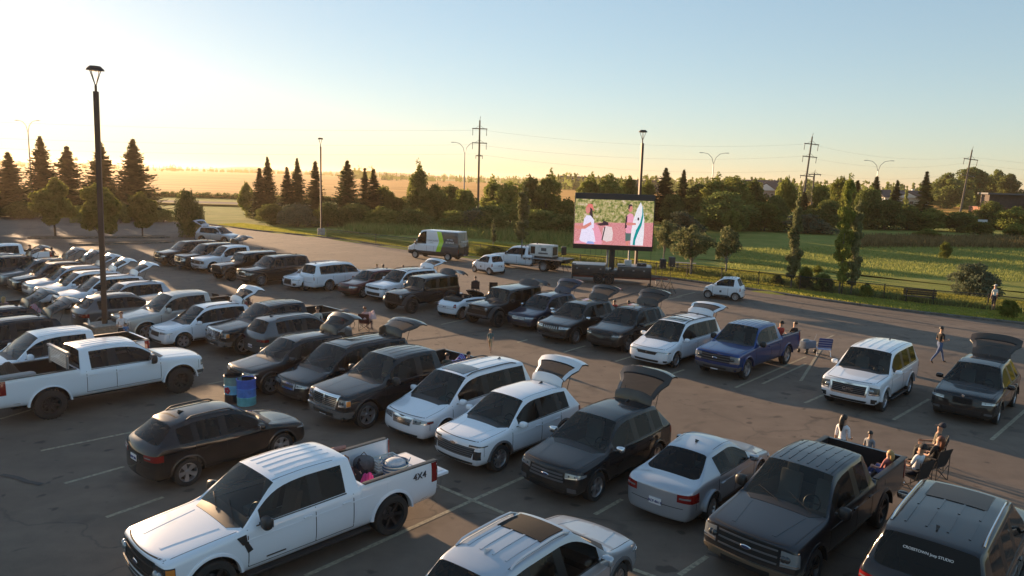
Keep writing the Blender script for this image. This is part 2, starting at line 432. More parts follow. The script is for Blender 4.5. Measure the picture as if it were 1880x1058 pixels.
DIRS = {'front': Vector((-1, 0, 0)), 'rear': Vector((1, 0, 0)), 'left': Vector((0, -1, 0)), 'right': Vector((0, 1, 0)), 'top': Vector((0, 0, -1))}
def patch(mb, bvh, view, q, n=6, m=3, off=.006, th=.02, mi=0):
    """panel laid on the body: q = 4 corners (a,b) in the view's own plane: front/rear (y,z), left/right (x,z), top (x,y)"""
    d = DIRS[view]; vs = []; fs = []
    def org(a, b):
        if view == 'front': return Vector((4, a, b))
        if view == 'rear': return Vector((-4, a, b))
        if view == 'left': return Vector((a, 2, b))
        if view == 'right': return Vector((a, -2, b))
        return Vector((a, b, 4))
    for j in range(m + 1):
        for i in range(n + 1):
            s, t = i / n, j / m
            a = (q[0][0] * (1 - s) + q[1][0] * s) * (1 - t) + (q[3][0] * (1 - s) + q[2][0] * s) * t
            b = (q[0][1] * (1 - s) + q[1][1] * s) * (1 - t) + (q[3][1] * (1 - s) + q[2][1] * s) * t
            o = org(a, b); h = bvh.ray_cast(o, d)
            if h[0] is None: h = bvh.find_nearest(o + d * 2.0)
            vs.append(h[0] - d * off)
    k = len(vs); vs += [v + d * th for v in vs]; w1 = n + 1
    for j in range(m):
        for i in range(n): a = j * w1 + i; fs.append((a, a + 1, a + 1 + w1, a + w1))
    bd = [i for i in range(n + 1)] + [j * w1 + n for j in range(1, m + 1)] + [m * w1 + i for i in range(n - 1, -1, -1)] + [j * w1 for j in range(m - 1, 0, -1)]
    for a, b in zip(bd, bd[1:] + bd[:1]): fs.append((a, b, b + k, a + k))
    mb.add(vs, fs, mi); return mb
def wrap(mb, bvh, P, end, sg, y0, depth, zf, n=9, m=3, off=.01, th=.03, t0=0., t1=1.):
    """lamp glass that runs round a body corner: end +1 nose / -1 tail; zf(t) gives its lower and upper edge"""
    W = P['W'] / 2; px, py = end * (P['L'] / 2 - depth), sg * y0 * W; vs = []; fs = []; ds = []
    for j in range(m + 1):
        for i in range(n + 1):
            t = t0 + (t1 - t0) * i / n; a = t * math.pi / 2; d = Vector((-end * math.cos(a), -sg * math.sin(a), 0)); lo, hi = zf(t); z = lo + (hi - lo) * j / m
            o = Vector((px, py, z)) - d * 3; h = bvh.ray_cast(o, d)
            if h[0] is None: h = bvh.find_nearest(Vector((px, py, z)) - d * .5)
            vs.append(h[0] - d * off); ds.append(d)
    k = len(vs); vs += [v + d * th for v, d in zip(vs, ds)]; w1 = n + 1
    for j in range(m):
        for i in range(n): a = j * w1 + i; fs.append((a, a + 1, a + 1 + w1, a + w1))
    bd = [i for i in range(n + 1)] + [j * w1 + n for j in range(1, m + 1)] + [m * w1 + i for i in range(n - 1, -1, -1)] + [j * w1 for j in range(m - 1, 0, -1)]
    for a, b in zip(bd, bd[1:] + bd[:1]): fs.append((a, b, b + k, a + k))
    mb.add(vs, fs); return mb
def rect(a0, b0, a1, b1): return [(a0, b0), (a1, b0), (a1, b1), (a0, b1)]

WHEELS = {}
def wheel_meshes(r, kind, wd=.25):
    key = (round(r, 2), kind, wd)
    if key in WHEELS: return WHEELS[key]
    t = MB(); h = wd / 2; rr = r * (.68 if kind != 'off' else .58)
    t.lathe([(rr, -h * .8), (rr + .015, -h), (r * .93, -h), (r * .985, -h * .86), (r, -h * .5), (r, h * .5), (r * .985, h * .86), (r * .93, h), (rr + .015, h), (rr, h * .8)], 32, axis='Y', closed=False)
    if kind == 'off':
        for k in range(26):
            for s_ in (-1, 1):
                a = 2 * math.pi * (k + (.5 if s_ > 0 else 0)) / 26; Mx = Matrix.Rotation(-a, 3, 'Y')
                t.box(Mx @ Vector((r, 0, 0)) + Vector((0, s_ * h * .55, 0)), (.02, h * .8, .045), 0, Mx)
    tyre = t.mesh('tyre', M_TYRE)
    m = M_RIM if kind in ('alloy', 'multi', 'steel') else M_RIMB
    w = MB()
    w.lathe([(rr + .004, h * .8), (rr - .012, h * .82), (rr - .03, h * .55), (rr - .035, -h * .6)], 32, axis='Y')
    w.lathe([(rr - .03, -h * .2), (.001, -h * .2)], 24, axis='Y', mi=1)
    ns = {'alloy': 5, 'multi': 10, 'black': 6, 'off': 8, 'steel': 12}[kind]
    w.lathe([(.001, h * .62), (.055, h * .62), (.075, h * .5), (.08, h * .2)], 16, axis='Y')
    for k in range(ns):
        for ds in ((-.13, .13) if kind in ('alloy',) else (0,)):
            a = 2 * math.pi * k / ns + ds; Mx = Matrix.Rotation(a, 3, 'Y'); sw = .045 if kind != 'multi' else .03
            p = [Vector((.05, h * .55, -sw * .6)), Vector((rr - .02, h * .72, -sw * .8)), Vector((rr - .02, h * .72, sw * .8)), Vector((.05, h * .55, sw * .6))]
            w.prism([Mx @ q for q in p], Vector((0, -.035, 0)))
    rim = w.mesh('rim', [m, M_WELL], ang=30)
    b = MB(); b.lathe([(.001, h * .3), (.09, h * .3), (.10, 0), (.15, -.02), (.15, -.05), (.08, -.06), (.07, -h * .9), (.001, -h * .9)], 18, axis='Y')
    WHEELS[key] = (tyre, rim, b.mesh('wheel', M_GREY)); return WHEELS[key]

PAINT0 = paint('car_paint', (.5, .5, .5))
M_INT = mat('interior_dark', (.13, .12, .11), .85)
SEATS = {}
def seat_mesh(k=1.0):
    k = round(k, 2)
    if k not in SEATS:
        s = MB(); s.box((0, 0, .28 * k), (.52, .50, .16), b=.05); s.box((-.27, 0, .62 * k), (.14, .48, .62 * k), M=Matrix.Rotation(R(-14), 3, 'Y'), b=.05); s.box((-.36, 0, 1.0 * k), (.10, .26, .18 * k), M=Matrix.Rotation(R(-10), 3, 'Y'), b=.04)
        SEATS[k] = s.mesh('seat', M_SEAT)
    return SEATS[k]

def liftgate(P, bvh):
    """tailgate in its closed place, hinge at the origin of its own frame"""
    L, W = P['L'], P['W'] / 2; X = lambda t: L / 2 - t; wr = P.get('wr', .7) * W; zr = P.get('zr', P['br'])
    H = P['H'] + .02 - P.get('drop', .03)
    prof = [(X(P['re'] - .28), H + .02, wr * .92, 0), (X(P['re'] - .1), H + .01, wr * .93, 0), (X(P['re'] + .06), H - .03, wr * .95, 0), (X(P['re'] + .02), H - .07, wr * .95, 0),
            (X((P['re'] * 2 + P['bb']) / 3), (H * 2 + zr) / 3, wr * .99, 1), (X((P['re'] + P['bb'] * 2) / 3), (H + zr * 2) / 3, wr * 1.06, 1), (X(P['bb']), zr + .03, W * .84, 0),
            (X(L - .01), zr - .12, W * .84, 0), (X(L - .0), zr - .32, W * .82, 0), (X(L - .05), P['zb'] + .32, W * .78, 0)]
    N = 12; g = MB(); hx, hz = prof[0][0], prof[0][1]; rows = []
    for side in (0, 1):
        for (x, z, w, gl) in prof:
            for i in range(N + 1):
                f = -1 + 2 * i / N; b = .13 if x < X(P['re']) else .04
                nx, nz = (1, -.0) if x < X(P['re'] + .1) else (0, -1)
                xx = x + b * abs(f) ** 3; zz = z - .035 * abs(f) ** 3
                if side: xx += nx * .045; zz += nz * .04
                rows.append(Vector((xx - hx, f * w, zz - hz)))
    n = len(prof); S1 = n * (N + 1); fs = []; ms = []
    gl_f = []
    for j in range(n - 1):
        for i in range(N):
            a = j * (N + 1) + i; q = (a, a + 1, a + N + 2, a + N + 1)
            isg = (3 <= j <= 5) and 1 <= i <= N - 2
            if isg: gl_f.append(q); continue
            fs.append(q); ms.append(0); fs.append(tuple(k + S1 for k in q[::-1])); ms.append(1)
    bd = [i for i in range(N + 1)] + [j * (N + 1) + N for j in range(1, n)] + [(n - 1) * (N + 1) + i for i in range(N - 1, -1, -1)] + [j * (N + 1) for j in range(n - 2, 0, -1)]
    for a, b in zip(bd, bd[1:] + bd[:1]): fs.append((a, b, b + S1, a + S1)); ms.append(1)
    ib = [(3, i) for i in range(1, N)] + [(j, N - 1) for j in (4, 5, 6)] + [(6, i) for i in range(N - 2, 0, -1)] + [(j, 1) for j in (5, 4)]
    ib = [j * (N + 1) + i for j, i in ib]
    for a, b in zip(ib, ib[1:] + ib[:1]): fs.append((a, b, b + S1, a + S1)); ms.append(1)
    g.v = [tuple(v) for v in rows]; g.f = fs; g.m = ms
    gm = g.mesh('liftgate', [PAINT0, M_BLK], ang=35)
    gg = MB(); gg.v = [tuple(v) for v in rows[:S1]]; gg.f = gl_f; gg.m = [0] * len(gl_f); glm = gg.mesh('rear_window', M_SG)
    bm = bmesh.new(); bm.from_mesh(glm); bmesh.ops.delete(bm, geom=[v for v in bm.verts if not v.link_faces], context='VERTS'); bm.to_mesh(glm); bm.free()
    return (hx, 0, hz), gm, glm

def letters(txt, size, depth=.006):
    cu = bpy.data.curves.new('t', 'FONT'); cu.body = txt; cu.size = size; cu.extrude = depth; cu.align_x = 'CENTER'; cu.align_y = 'CENTER'
    o = bpy.data.objects.new('t', cu); COL.objects.link(o); dg = bpy.context.evaluated_depsgraph_get()
    me = bpy.data.meshes.new_from_object(o.evaluated_get(dg)); bpy.data.objects.remove(o); bpy.data.curves.remove(cu)
    return me
def lettering(name, txt, size, m, M):
    me = letters(txt, size); me.transform(M); me.materials.clear(); me.materials.append(m); me.name = name; return me
# text frames: X of the text, Y of the text (up), normal
def frame(o, ax, ay): 
    ax = Vector(ax).normalized(); ay = Vector(ay); ay = (ay - ax * ay.dot(ax)).normalized(); az = ax.cross(ay)
    return Matrix(((ax.x, ay.x, az.x, o[0]), (ax.y, ay.y, az.y, o[1]), (ax.z, ay.z, az.z, o[2]), (0, 0, 0, 1)))

def make_car(P, gate=0.0):
    """returns a Kit; gate = opening angle of the liftgate in degrees (0 = shut)"""
    vs, fs, mi, cr, info = shell(P); out, bvh = finish_shell(P, vs, fs, mi, cr, gate > 0)
    K = Kit(); L, W, H, zb, hf, hc = P['L'], P['W'] / 2, P['H'], P['zb'], P['hf'], P['hc']; X = lambda t: L / 2 - t
    body = K.add('body', out['body'])
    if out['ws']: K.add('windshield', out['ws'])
    if out['rw'] and not (gate > 0): K.add('rear_window', out['rw'])
    for s in out['side']: K.add('side_window', s)
    def P_(name, fn, mats, parent=-1, ang=35, label=None):
        b = MB(); fn(b); return K.add(name, b.mesh(name, mats, ang=ang), parent, label=label)
    # ---- nose
    st = P.get('face', {}); gy, g0, g1 = st.get('g', (.42, .42, .72)); zz = lambda f: zb + (hf - zb) * f
    top = st.get('gt', gy)
    gm, bars, frm = st.get('gm', M_BLK), st.get('bars', 4), st.get('frame')
    if gy:
        def grille(b):
            patch(b, bvh, 'front', [(-gy * W, zz(g0)), (gy * W, zz(g0)), (top * W, zz(g1)), (-top * W, zz(g1))], 10, 4, .006, .03, 0)
        gi = P_('grille', grille, [M_WELL])
        def bar(b):
            bw = st.get('bw', .016)
            if bars > 0:
                for k in range(bars):
                    f = (k + .5) / bars; wk = (gy + (top - gy) * f) * .97; z = zz(g0 + (g1 - g0) * f); patch(b, bvh, 'front', rect(-wk * W, z - bw, wk * W, z + bw), 10, 1, .018, .02)
            else:
                for k in range(-bars):
                    f = -1 + 2 * (k + .5) / (-bars); y = f * gy * W * .95; patch(b, bvh, 'front', rect(y - .012, zz(g0) + .02, y + .012, zz(g1) - .02), 1, 4, .02, .02)
            if st.get('cross'): patch(b, bvh, 'front', rect(-.03, zz(g0), .03, zz(g1)), 2, 5, .03, .03)
        P_('grille_bar', bar, [gm], gi)
        if frm is not None:
            def fr(b):
                e = .028; c = [(-gy * W, zz(g0)), (gy * W, zz(g0)), (top * W, zz(g1)), (-top * W, zz(g1))]
                patch(b, bvh, 'front', rect(c[0][0] - e, c[0][1] - e, c[1][0] + e, c[1][1] + e), 10, 1, .02, .03)
                patch(b, bvh, 'front', rect(c[3][0] - e, c[3][1] - e, c[2][0] + e, c[2][1] + e), 10, 1, .02, .03)
                for a, d in ((c[0], c[3]), (c[1], c[2])): patch(b, bvh, 'front', [(a[0] - e, a[1]), (a[0] + e, a[1]), (d[0] + e, d[1]), (d[0] - e, d[1])], 1, 5, .02, .03)
            P_('grille_frame', fr, [frm], gi)
        em = st.get('emblem')
        if em:
            z = zz(st.get('ez', (g0 + g1) / 2)); h = bvh.ray_cast(Vector((4, 0, z)), Vector((-1, 0, 0)))[0]; x = h.x + .035
            def emb(b):
                if em == 'oval':
                    b.v += []; Mx = Matrix.Rotation(R(90), 3, 'Y'); b.ball((x, 0, z), (.014, .115, .045), 20, 8, 0, 1.0); b.ball((x + .006, 0, z), (.012, .10, .034), 20, 8, 1, 1.0)
                elif em == 'bow': b.prism([(x, -.11, z - .02), (x, -.045, z - .02), (x, -.045, z - .035), (x, .045, z - .035), (x, .045, z - .02), (x, .11, z - .02), (x, .10, z + .02), (x, .04, z + .02), (x, .04, z + .035), (x, -.04, z + .035), (x, -.04, z + .02), (x, -.10, z + .02)], (.012, 0, 0))
                elif em == 'wing': b.prism([(x, 0, z - .03), (x, .14, z + .015), (x, .02, z + .02), (x, -.02, z + .02), (x, -.14, z + .015)], (.012, 0, 0))
                elif em == 'ring': b.lathe([(.062, -.006), (.072, 0), (.062, .006), (.052, 0)], 20, (x, 0, z), 'X', 0, True); b.box((x, 0, z), (.01, .085, .014)); 
                elif em == 'h': b.box((x, .03, z), (.012, .014, .07)); b.box((x, -.03, z), (.012, .014, .07)); b.box((x, 0, z), (.012, .06, .012))
                elif em == 'disc': b.lathe([(.001, .008), (.04, .006), (.045, 0)], 18, (x, 0, z), 'X')
            P_('emblem', emb, [M_CHR, mat('emblem_blue', (.02, .04, .12), .3, .2, 1.0)])
        wd = st.get('word')
        if wd: K.add('badge_lettering', lettering('badge_lettering', wd[0], wd[1], wd[2], frame((bvh.ray_cast(Vector((4, 0, zz((g0 + g1) / 2))), Vector((-1, 0, 0)))[0].x + .07, 0, zz(wd[3] if len(wd) > 3 else (g0 + g1) / 2) - .0), (0, 1, 0), (0, 0, 1))))
    y0, y1, l0, l1, sl = st.get('l', (.5, .93, .62, .78, .06))
    for sg in (1, -1):
        if st.get('round'):
            def hl(b, sg=sg):
                y = sg * y0 * W; z = zz((l0 + l1) / 2); x = bvh.ray_cast(Vector((4, y, z)), Vector((-1, 0, 0)))[0].x
                b.lathe([(.001, .03), (.06, .025), (.085, .005), (.095, 0), (.105, .012), (.105, -.03)], 20, (x, y, z), 'X')
            P_('headlight', hl, [M_LENS])
        else:
            dep = st.get('dep', .22 if P.get('bed') or P.get('step') else .42); tp_ = st.get('taper', .15 if P.get('bed') or P.get('step') else .62)
            def zf(t): hh = l1 - l0; return zz(l0 + sl * t + hh * tp_ * .55 * t), zz(l1 + sl * .8 * t - hh * tp_ * .45 * t * t)
            hi = P_('headlight', lambda b: wrap(b, bvh, P, 1, sg, y0, dep, zf, 10, 4, .012, .03), [st.get('lm', M_LENS)])
            def ins(b):
                for t in (.20, .48):
                    lo, up_ = zf(t); r_ = (up_ - lo) * .24; a = t * math.pi / 2; d = Vector((-math.cos(a), -sg * math.sin(a), 0)); o = Vector((L / 2 - dep, sg * y0 * W, (lo + up_) / 2)); h = bvh.ray_cast(o - d * 3, d)
                    if h[0] is not None: b.ball(h[0], (r_ * .8, r_, r_), 12, 8)
            P_('lamp_insert', ins, [M_LENSD if st.get('lm', M_LENS) is M_LENS else M_LENS], hi)
            def edge(t): lo, up_ = zf(t); return lo + (up_ - lo) * .06, lo + (up_ - lo) * .2
            P_('lamp_strip', lambda b: wrap(b, bvh, P, 1, sg, y0, dep, edge, 8, 1, .018, .02, .04, .9), [M_CHR], hi)
            if st.get('amber'):
                def az(t): lo, up_ = zf(t); return lo + .02, up_ - .02
                P_('turn_signal', lambda b: wrap(b, bvh, P, 1, sg, y0, dep, az, 3, 2, .018, .02, .72, .98), [M_AMB if st['amber'] == 1 else M_RED], hi)
    iy, i0, i1 = st.get('i', (.6, .08, .2))
    if iy: P_('air_intake', lambda b: patch(b, bvh, 'front', [(-iy * W * .92, zz(i0)), (iy * W * .92, zz(i0)), (iy * W, zz(i1)), (-iy * W, zz(i1))], 10, 2, .007, .02), [M_BLK])
    if st.get('bumper'):
        def bu(b):
            z0, z1 = st.get('bz', (.10, .36)); patch(b, bvh, 'front', rect(-.93 * W, zz(z0), .93 * W, zz(z1)), 14, 3, .05, .06)
            for s_, vw in ((1, 'left'), (-1, 'right')): patch(b, bvh, vw, rect(X(.42), zz(z0 + .02), X(.12), zz(z1)), 3, 2, .03, .05)
        bi = P_('bumper', bu, [st['bumper']]); P_('bumper_inset', lambda b: patch(b, bvh, 'front', rect(-.5 * W, zz(st.get('bz', (.1, .36))[0]) + .04, .5 * W, zz(st.get('bz', (.1, .36))[1]) - .07), 8, 1, .056, .02), [M_BLK], bi)
    if st.get('lip'): P_('bumper_trim', lambda b: patch(b, bvh, 'front', rect(-.85 * W, zz(st['lip'][0]), .85 * W, zz(st['lip'][0]) + .03), 12, 1, .02, .03), [st['lip'][1]])
    fy = st.get('fog')
    if fy:
        for sg in (1, -1): P_('fog_lamp', lambda b: patch(b, bvh, 'front', rect(sg * fy[0] * W, zz(fy[2]), sg * fy[1] * W, zz(fy[3])), 3, 3, .014, .02), [fy[4] if len(fy) > 4 else M_BLK])
    if st.get('plate'): P_('licence_plate', lambda b: b.box((bvh.ray_cast(Vector((4, 0, zz(st['plate']))), Vector((-1, 0, 0)))[0].x + .03, 0, zz(st['plate'])), (.012, .31, .155)), [M_PLATE])
    # ---- hood lines, cowl, wipers
    if P.get('hood', 1):
        ridge = P.get('ridge', .42)
        def hl(b):
            for sg in (1, -1): patch(b, bvh, 'top', [(X(.28), sg * ridge * W * .9), (X(P['cow'] - .22), sg * (ridge + .1) * W), (X(P['cow'] - .22), sg * (ridge + .17) * W), (X(.28), sg * (ridge + .03) * W)], 8, 1, .005, .02)
        P_('hood_crease', hl, [PAINT0])
        P_('hood_gap', lambda b: [patch(b, bvh, 'top', [(X(.16), sg * .80 * W * P.get('hw', 1)), (X(P['cow'] - .05), sg * .875 * W), (X(P['cow'] - .05), sg * .882 * W), (X(.16), sg * .812 * W * P.get('hw', 1))], 8, 1, .003, .01) for sg in (1, -1)], [M_WELL])
    P_('cowl_panel', lambda b: patch(b, bvh, 'top', [(X(P['cow'] - .13), -.62 * W), (X(P['cow'] - .13), .62 * W), (X(P['cow'] + .06), .80 * W), (X(P['cow'] + .06), -.80 * W)], 10, 2, .006, .02), [P.get('cowlmat', M_BLK)])
    if out['ws']:
        def wip(b):
            for ya, yb in ((.62, .05), (-.08, -.62)):
                pts = []
                for k in range(7):
                    f = k / 6; y = (ya + (yb - ya) * f) * W; x = X(P['cow'] + .02 + .20 * f); h = bvh.ray_cast(Vector((x, y, 4)), Vector((0, 0, -1)))[0]
                    pts.append(h + Vector((0, 0, .022)))
                b.tube(pts, .008, 5)
        P_('wiper', wip, [M_BLK])
    # ---- flanks: seams, handles, mirrors, wheel-arch lips
    po = P['posts']; b_t = po[0][0] + .06; belt = P['bf']; seams = [P['cow'] + .12, b_t] + ([po[1][0] + P.get('rd', .10)] if len(po) > 1 else [])
    if P.get('doors', 4) == 2: seams = seams[:2]
    def seam(b):
        for sg, vw in ((1, 'left'), (-1, 'right')):
            for t in seams: patch(b, bvh, vw, rect(X(t) - .008, zb + .14, X(t) + .008, belt - .02), 1, 6, .003, .01)
            patch(b, bvh, vw, rect(X(seams[-1]), zb + .13, X(seams[0]), zb + .145), 10, 1, .002, .01)
    P_('door_seam', seam, [M_WELL])
    def trim(b):
        for sg, vw in ((1, 'left'), (-1, 'right')):
            t0, t1 = P['cow'] + .30, (po[0][0] if P.get('glassto') else po[-1][0]); e = P['bf'] + (P['br'] - P['bf']) * max(0, (t1 - P['hd']) / (P['re'] - P['hd']))
            patch(b, bvh, vw, [(X(t1), e - .020), (X(t0), P['bf'] - .012), (X(t0), P['bf'] + .006), (X(t1), e + .002)], 14, 1, .008, .02)
    P_('belt_moulding', trim, [P.get('bm', M_BLK)])
    def crease(b):
        for sg, vw in ((1, 'left'), (-1, 'right')):
            zc_ = zb + (belt - zb) * .74; patch(b, bvh, vw, [(X(P['fa'] + P['wb'] - P['r'] - .05), zc_ + .03), (X(P['fa'] + P['r'] + .15), zc_), (X(P['fa'] + P['r'] + .15), zc_ + .022), (X(P['fa'] + P['wb'] - P['r'] - .05), zc_ + .058)], 12, 1, .007, .02)
    P_('door_crease', crease, [PAINT0])
    for sg, vw in ((1, 'left'), (-1, 'right')):
        P_('bumper_seam', lambda b: patch(b, bvh, vw, rect(X(.30), zb + .28, X(.29), hf - .14), 1, 4, .003, .01), [M_WELL])
        if not P.get('bed'): P_('bumper_seam', lambda b: patch(b, bvh, vw, rect(X(L - .34), zb + .30, X(L - .33), P['br'] - .22), 1, 4, .003, .01), [M_WELL])
    P_('fuel_door', lambda b: patch(b, bvh, 'left', rect(X(P['fa'] + P['wb'] + .02), belt - .18, X(P['fa'] + P['wb'] + .02) + .16, belt - .03), 2, 2, .004, .01), [PAINT0])
    P_('roof_seam', lambda b: [patch(b, bvh, 'top', [(X(P['hd'] + .05), sg * P.get('wr', .7) * W * .90), (X(P['re'] - .36), sg * P.get('wr', .7) * W * .88), (X(P['re'] - .36), sg * P.get('wr', .7) * W * .895), (X(P['hd'] + .05), sg * P.get('wr', .7) * W * .915)], 10, 1, .003, .01) for sg in (1, -1)], [M_WELL])
    P_('hood_edge_gap', lambda b: patch(b, bvh, 'front', rect(-.78 * W * P.get('hw', 1), hf - .035, .78 * W * P.get('hw', 1), hf - .024), 14, 1, .003, .01), [M_WELL])
    if not P.get('bed'):
        for sg, vw in ((1, 'left'), (-1, 'right')): P_('sill_trim', lambda b: patch(b, bvh, vw, rect(X(P['fa'] + P['wb'] - P['r'] - .12), zb + .03, X(P['fa'] + P['r'] + .12), zb + .11), 10, 1, .008, .02), [M_BLK])
        if not gate: P_('tailgate_seam', lambda b: patch(b, bvh, 'rear', rect(-.72 * W, zb + .34, .72 * W, zb + .352), 12, 1, .003, .01), [M_WELL])
    for sg, vw in ((1, 'left'), (-1, 'right')):
        for t in seams[1:]:
            x = X(t - .18); z = belt - P.get('hz', .15); y = bvh.ray_cast(Vector((x, 3 * sg, z)), Vector((0, -sg, 0)))[0].y
            P_('door_handle', lambda b: b.box((x, y + sg * .022, z), (.20, .028, .035), b=.01), [P.get('hm', PAINT0)])
    mz = belt + P.get('mz', .07); mx = X(P['cow'] + P.get('mx', .42)); big = P.get('mirror', 1.0)
    for sg in (1, -1):
        def mir(b):
            b.ball((mx, sg * (W + .10 * big), mz), (.085 * big, .12 * big, .085 * big * P.get('mtall', 1)), 14, 10, 0, .7); b.box((mx + .02, sg * (W - .02), mz - .05), (.07, .14, .04), b=.01)
        m_i = P_('wing_mirror', mir, [P.get('mm', PAINT0)]); P_('mirror_glass', lambda b: b.box((mx - .082 * big, sg * (W + .10 * big), mz), (.012, .17 * big, .11 * big * P.get('mtall', 1)), b=.004), [M_CHR], m_i)
    if P.get('arch'):
        for a in (P['fa'], P['fa'] + P['wb']):
            for sg in (1, -1):
                def arch(b):
                    r0 = P['r'] + P.get('gap', .075) - .012; wdt = P['arch']; fl = P.get('flare', .014); n = 18; vs_ = []; fs_ = []
                    for k in range(n + 1):
                        a0 = R(P.get('arch0', 4)); an = a0 + (math.pi - 2 * a0) * k / n
                        for (rr, yy) in ((r0, W - .12), (r0, W + fl), (r0 + wdt * .5, W + fl), (r0 + wdt, W + .0), (r0 + wdt, W - .12)): vs_.append((X(a) + rr * math.cos(an), sg * yy, P['r'] + .01 + rr * math.sin(an)))
                    for k in range(n):
                        for j in range(4): fs_.append((k * 5 + j, k * 5 + j + 1, k * 5 + j + 6, k * 5 + j + 5))
                    b.add(vs_, fs_)
                P_('wheel_arch', arch, [P.get('am', M_BLK)])
    if P.get('step'):
        for sg in (1, -1): P_('side_step', lambda b: b.box((X(P['fa'] + P['wb'] / 2), sg * (W - .03), zb - .01), (P['wb'] - 2 * P['r'] - .35, .16, .05), b=.015), [M_BLK])
    # ---- roof
    def rz(x, y): return bvh.ray_cast(Vector((x, y, 4)), Vector((0, 0, -1)))[0].z
    x0, x1 = X(P['hd'] + .12), X(P['re'] - (.38 if not P.get('bed') else .12))
    if P.get('rails'):
        for sg in (1, -1):
            def rail(b):
                yy = sg * P.get('wr', .7) * W * .93; pts = []
                for k in range(11):
                    f = k / 10; x = x0 + (x1 - x0) * f; pts.append((x, yy, rz(x, yy) + (.05 if 0 < k < 10 else .0)))
                b.tube(pts, .02, 6)
            P_('roof_rail', rail, [P['rails']])
    if P.get('bars'):
        for k in range(P['bars']):
            x = x0 + (x1 - x0) * (.25 + .55 * k); P_('roof_crossbar', lambda b: b.tube([(x, y * W, rz(x, y * W * .9) + .09) for y in (-.70, -.35, 0, .35, .70)], .022, 6), [M_BLK])
    if P.get('ribs'):
        nr, m_ = P['ribs']
        def rib(b):
            for k in range(nr):
                y = (-.5 + (k + .5) / nr) * 2 * P.get('wr', .7) * W * .86
                segs = [(x0 - .06, x1 + .1)] if m_ == 1 else [(x0 + (x1 - x0) * a, x0 + (x1 - x0) * c) for a, c in ((.02, .30), (.36, .62), (.68, .98))]
                for a, c in segs: patch(b, bvh, 'top', rect(c, y - .018, a, y + .018), 6, 2, .010, .015)
        P_('roof_rib', rib, [PAINT0])
    if P.get('sun'):
        a, c = P['sun']; P_('sunroof', lambda b: patch(b, bvh, 'top', rect(X(c), -.48 * W, X(a), .48 * W), 4, 4, .014, .03), [M_LENSD if P.get('sunm') is None else P['sunm']])
    if P.get('fin', 1): P_('antenna', lambda b: b.prism([(X(P['re'] - .42), -.02, rz(X(P['re'] - .42), 0) - .01), (X(P['re'] - .62), -.02, rz(X(P['re'] - .62), 0) - .01), (X(P['re'] - .46), -.006, rz(X(P['re'] - .46), 0) + .07)], (0, .03, 0)), [P.get('finm', M_BLK)])
    # ---- tail
    ts = P.get('tail', {}); zt = lambda f: zb + ((P.get('rail') or P.get('deck') or P.get('zr', P['br'])) - zb) * f
    y0, y1, l0, l1 = ts.get('l', (.62, .95, .68, .92))
    for sg in (1, -1):
        tpr = ts.get('taper', 0 if P.get('bed') else .35)
        def zf(t): hh = l1 - l0; return zt(l0 + ts.get('sl', 0) * t + hh * tpr * (1 - t) * .4), zt(l1 + ts.get('sl', 0) * t - hh * tpr * (1 - t) * .2)
        ti = P_('tail_light', lambda b: wrap(b, bvh, P, -1, sg, y0, .08 + ts.get('wl', .20), zf, 9, 3, .010, .03, 0, 1 if ts.get('wrap', 1) else .6), [M_RED])
        def zc(t): lo, up_ = zf(t); return lo + (up_ - lo) * .42, lo + (up_ - lo) * .60
        P_('reverse_lamp', lambda b: wrap(b, bvh, P, -1, sg, y0, .08 + ts.get('wl', .20), zc, 4, 1, .016, .02, .08, .5), [M_LENS], ti)
    if not P.get('gatedown') and not gate:
        pz = zt(ts.get('pz', .55)); h = bvh.ray_cast(Vector((-4, 0, pz)), Vector((1, 0, 0)))[0]
        pl = P_('licence_plate', lambda b: b.box((h.x - .018, 0, pz), (.012, .31, .155)), [M_PLATE])
        if ts.get('text'): K.add('plate_lettering', lettering('plate_lettering', ts['text'], .085, mat('plate_ink', (.06, .07, .2), .5), frame((h.x - .030, 0, pz - .01), (0, -1, 0), (0, 0, 1))), pl)
    if ts.get('bumper'): P_('bumper', lambda b: [patch(b, bvh, 'rear', rect(-.95 * W, zt(.04), .95 * W, zt(.30)), 12, 2, .03 if not P.get('bed') else .13, .05 if not P.get('bed') else .12)], [ts['bumper']])
    # ---- underbody, interior
    K.add('chassis', MB().box((0, 0, zb - .02), (L * .86, 2 * (W - .36), .14)).mesh('chassis', M_WELL))
    it = MB(); fz = zb + .12; xc0, xc1 = X(P['cow'] - .05), X(P['re'] + (.05 if P.get('bed') else -.25)); wi = W * .84
    if gate: xc1 = X(P['re'] - .34)
    xs = min(max(xc1, X(P['re'] - .35)), X(P['hd'] + .9))
    it.box(((xc0 + xc1) / 2, 0, fz), (xc0 - xc1, 2 * wi, .05)); it.box((X(P['cow'] + .17), 0, belt - .13), (.40, 2 * wi * .97, .22), b=.06)
    it.box((X(P['hd'] + .05), 0, fz + .25), (1.1, .22, .35), b=.04)
    for sg in (1, -1): it.box(((xc0 + xc1) / 2, sg * wi, (fz + belt) / 2), (xc0 - xc1 - .1, .03, belt - fz - .12))
    sk = min(1.0, (H - .20 - fz - .08) / 1.1)
    if P.get('re') - P['hd'] > 1.1:
        xr = X(min(P['hd'] + 1.32, P['re'] + .05)); it.box((xr, 0, fz + .38), (.5, 1.7 * wi, .2), b=.06); it.box((xr - .3, 0, fz + .66 * sk), (.16, 1.7 * wi, .60 * sk), M=Matrix.Rotation(R(-14), 3, 'Y'), b=.05)
        for y in (-.55, 0, .55): it.box((xr - .37, y * wi, fz + 1.0 * sk), (.10, .24, .15), b=.04)
    K.add('interior', it.mesh('interior', M_INT))
    for sg in (1, -1): K.add('seat', seat_mesh(sk), -1, (X(P['hd'] + .32), sg * .38 * (W / .95), fz + .08))
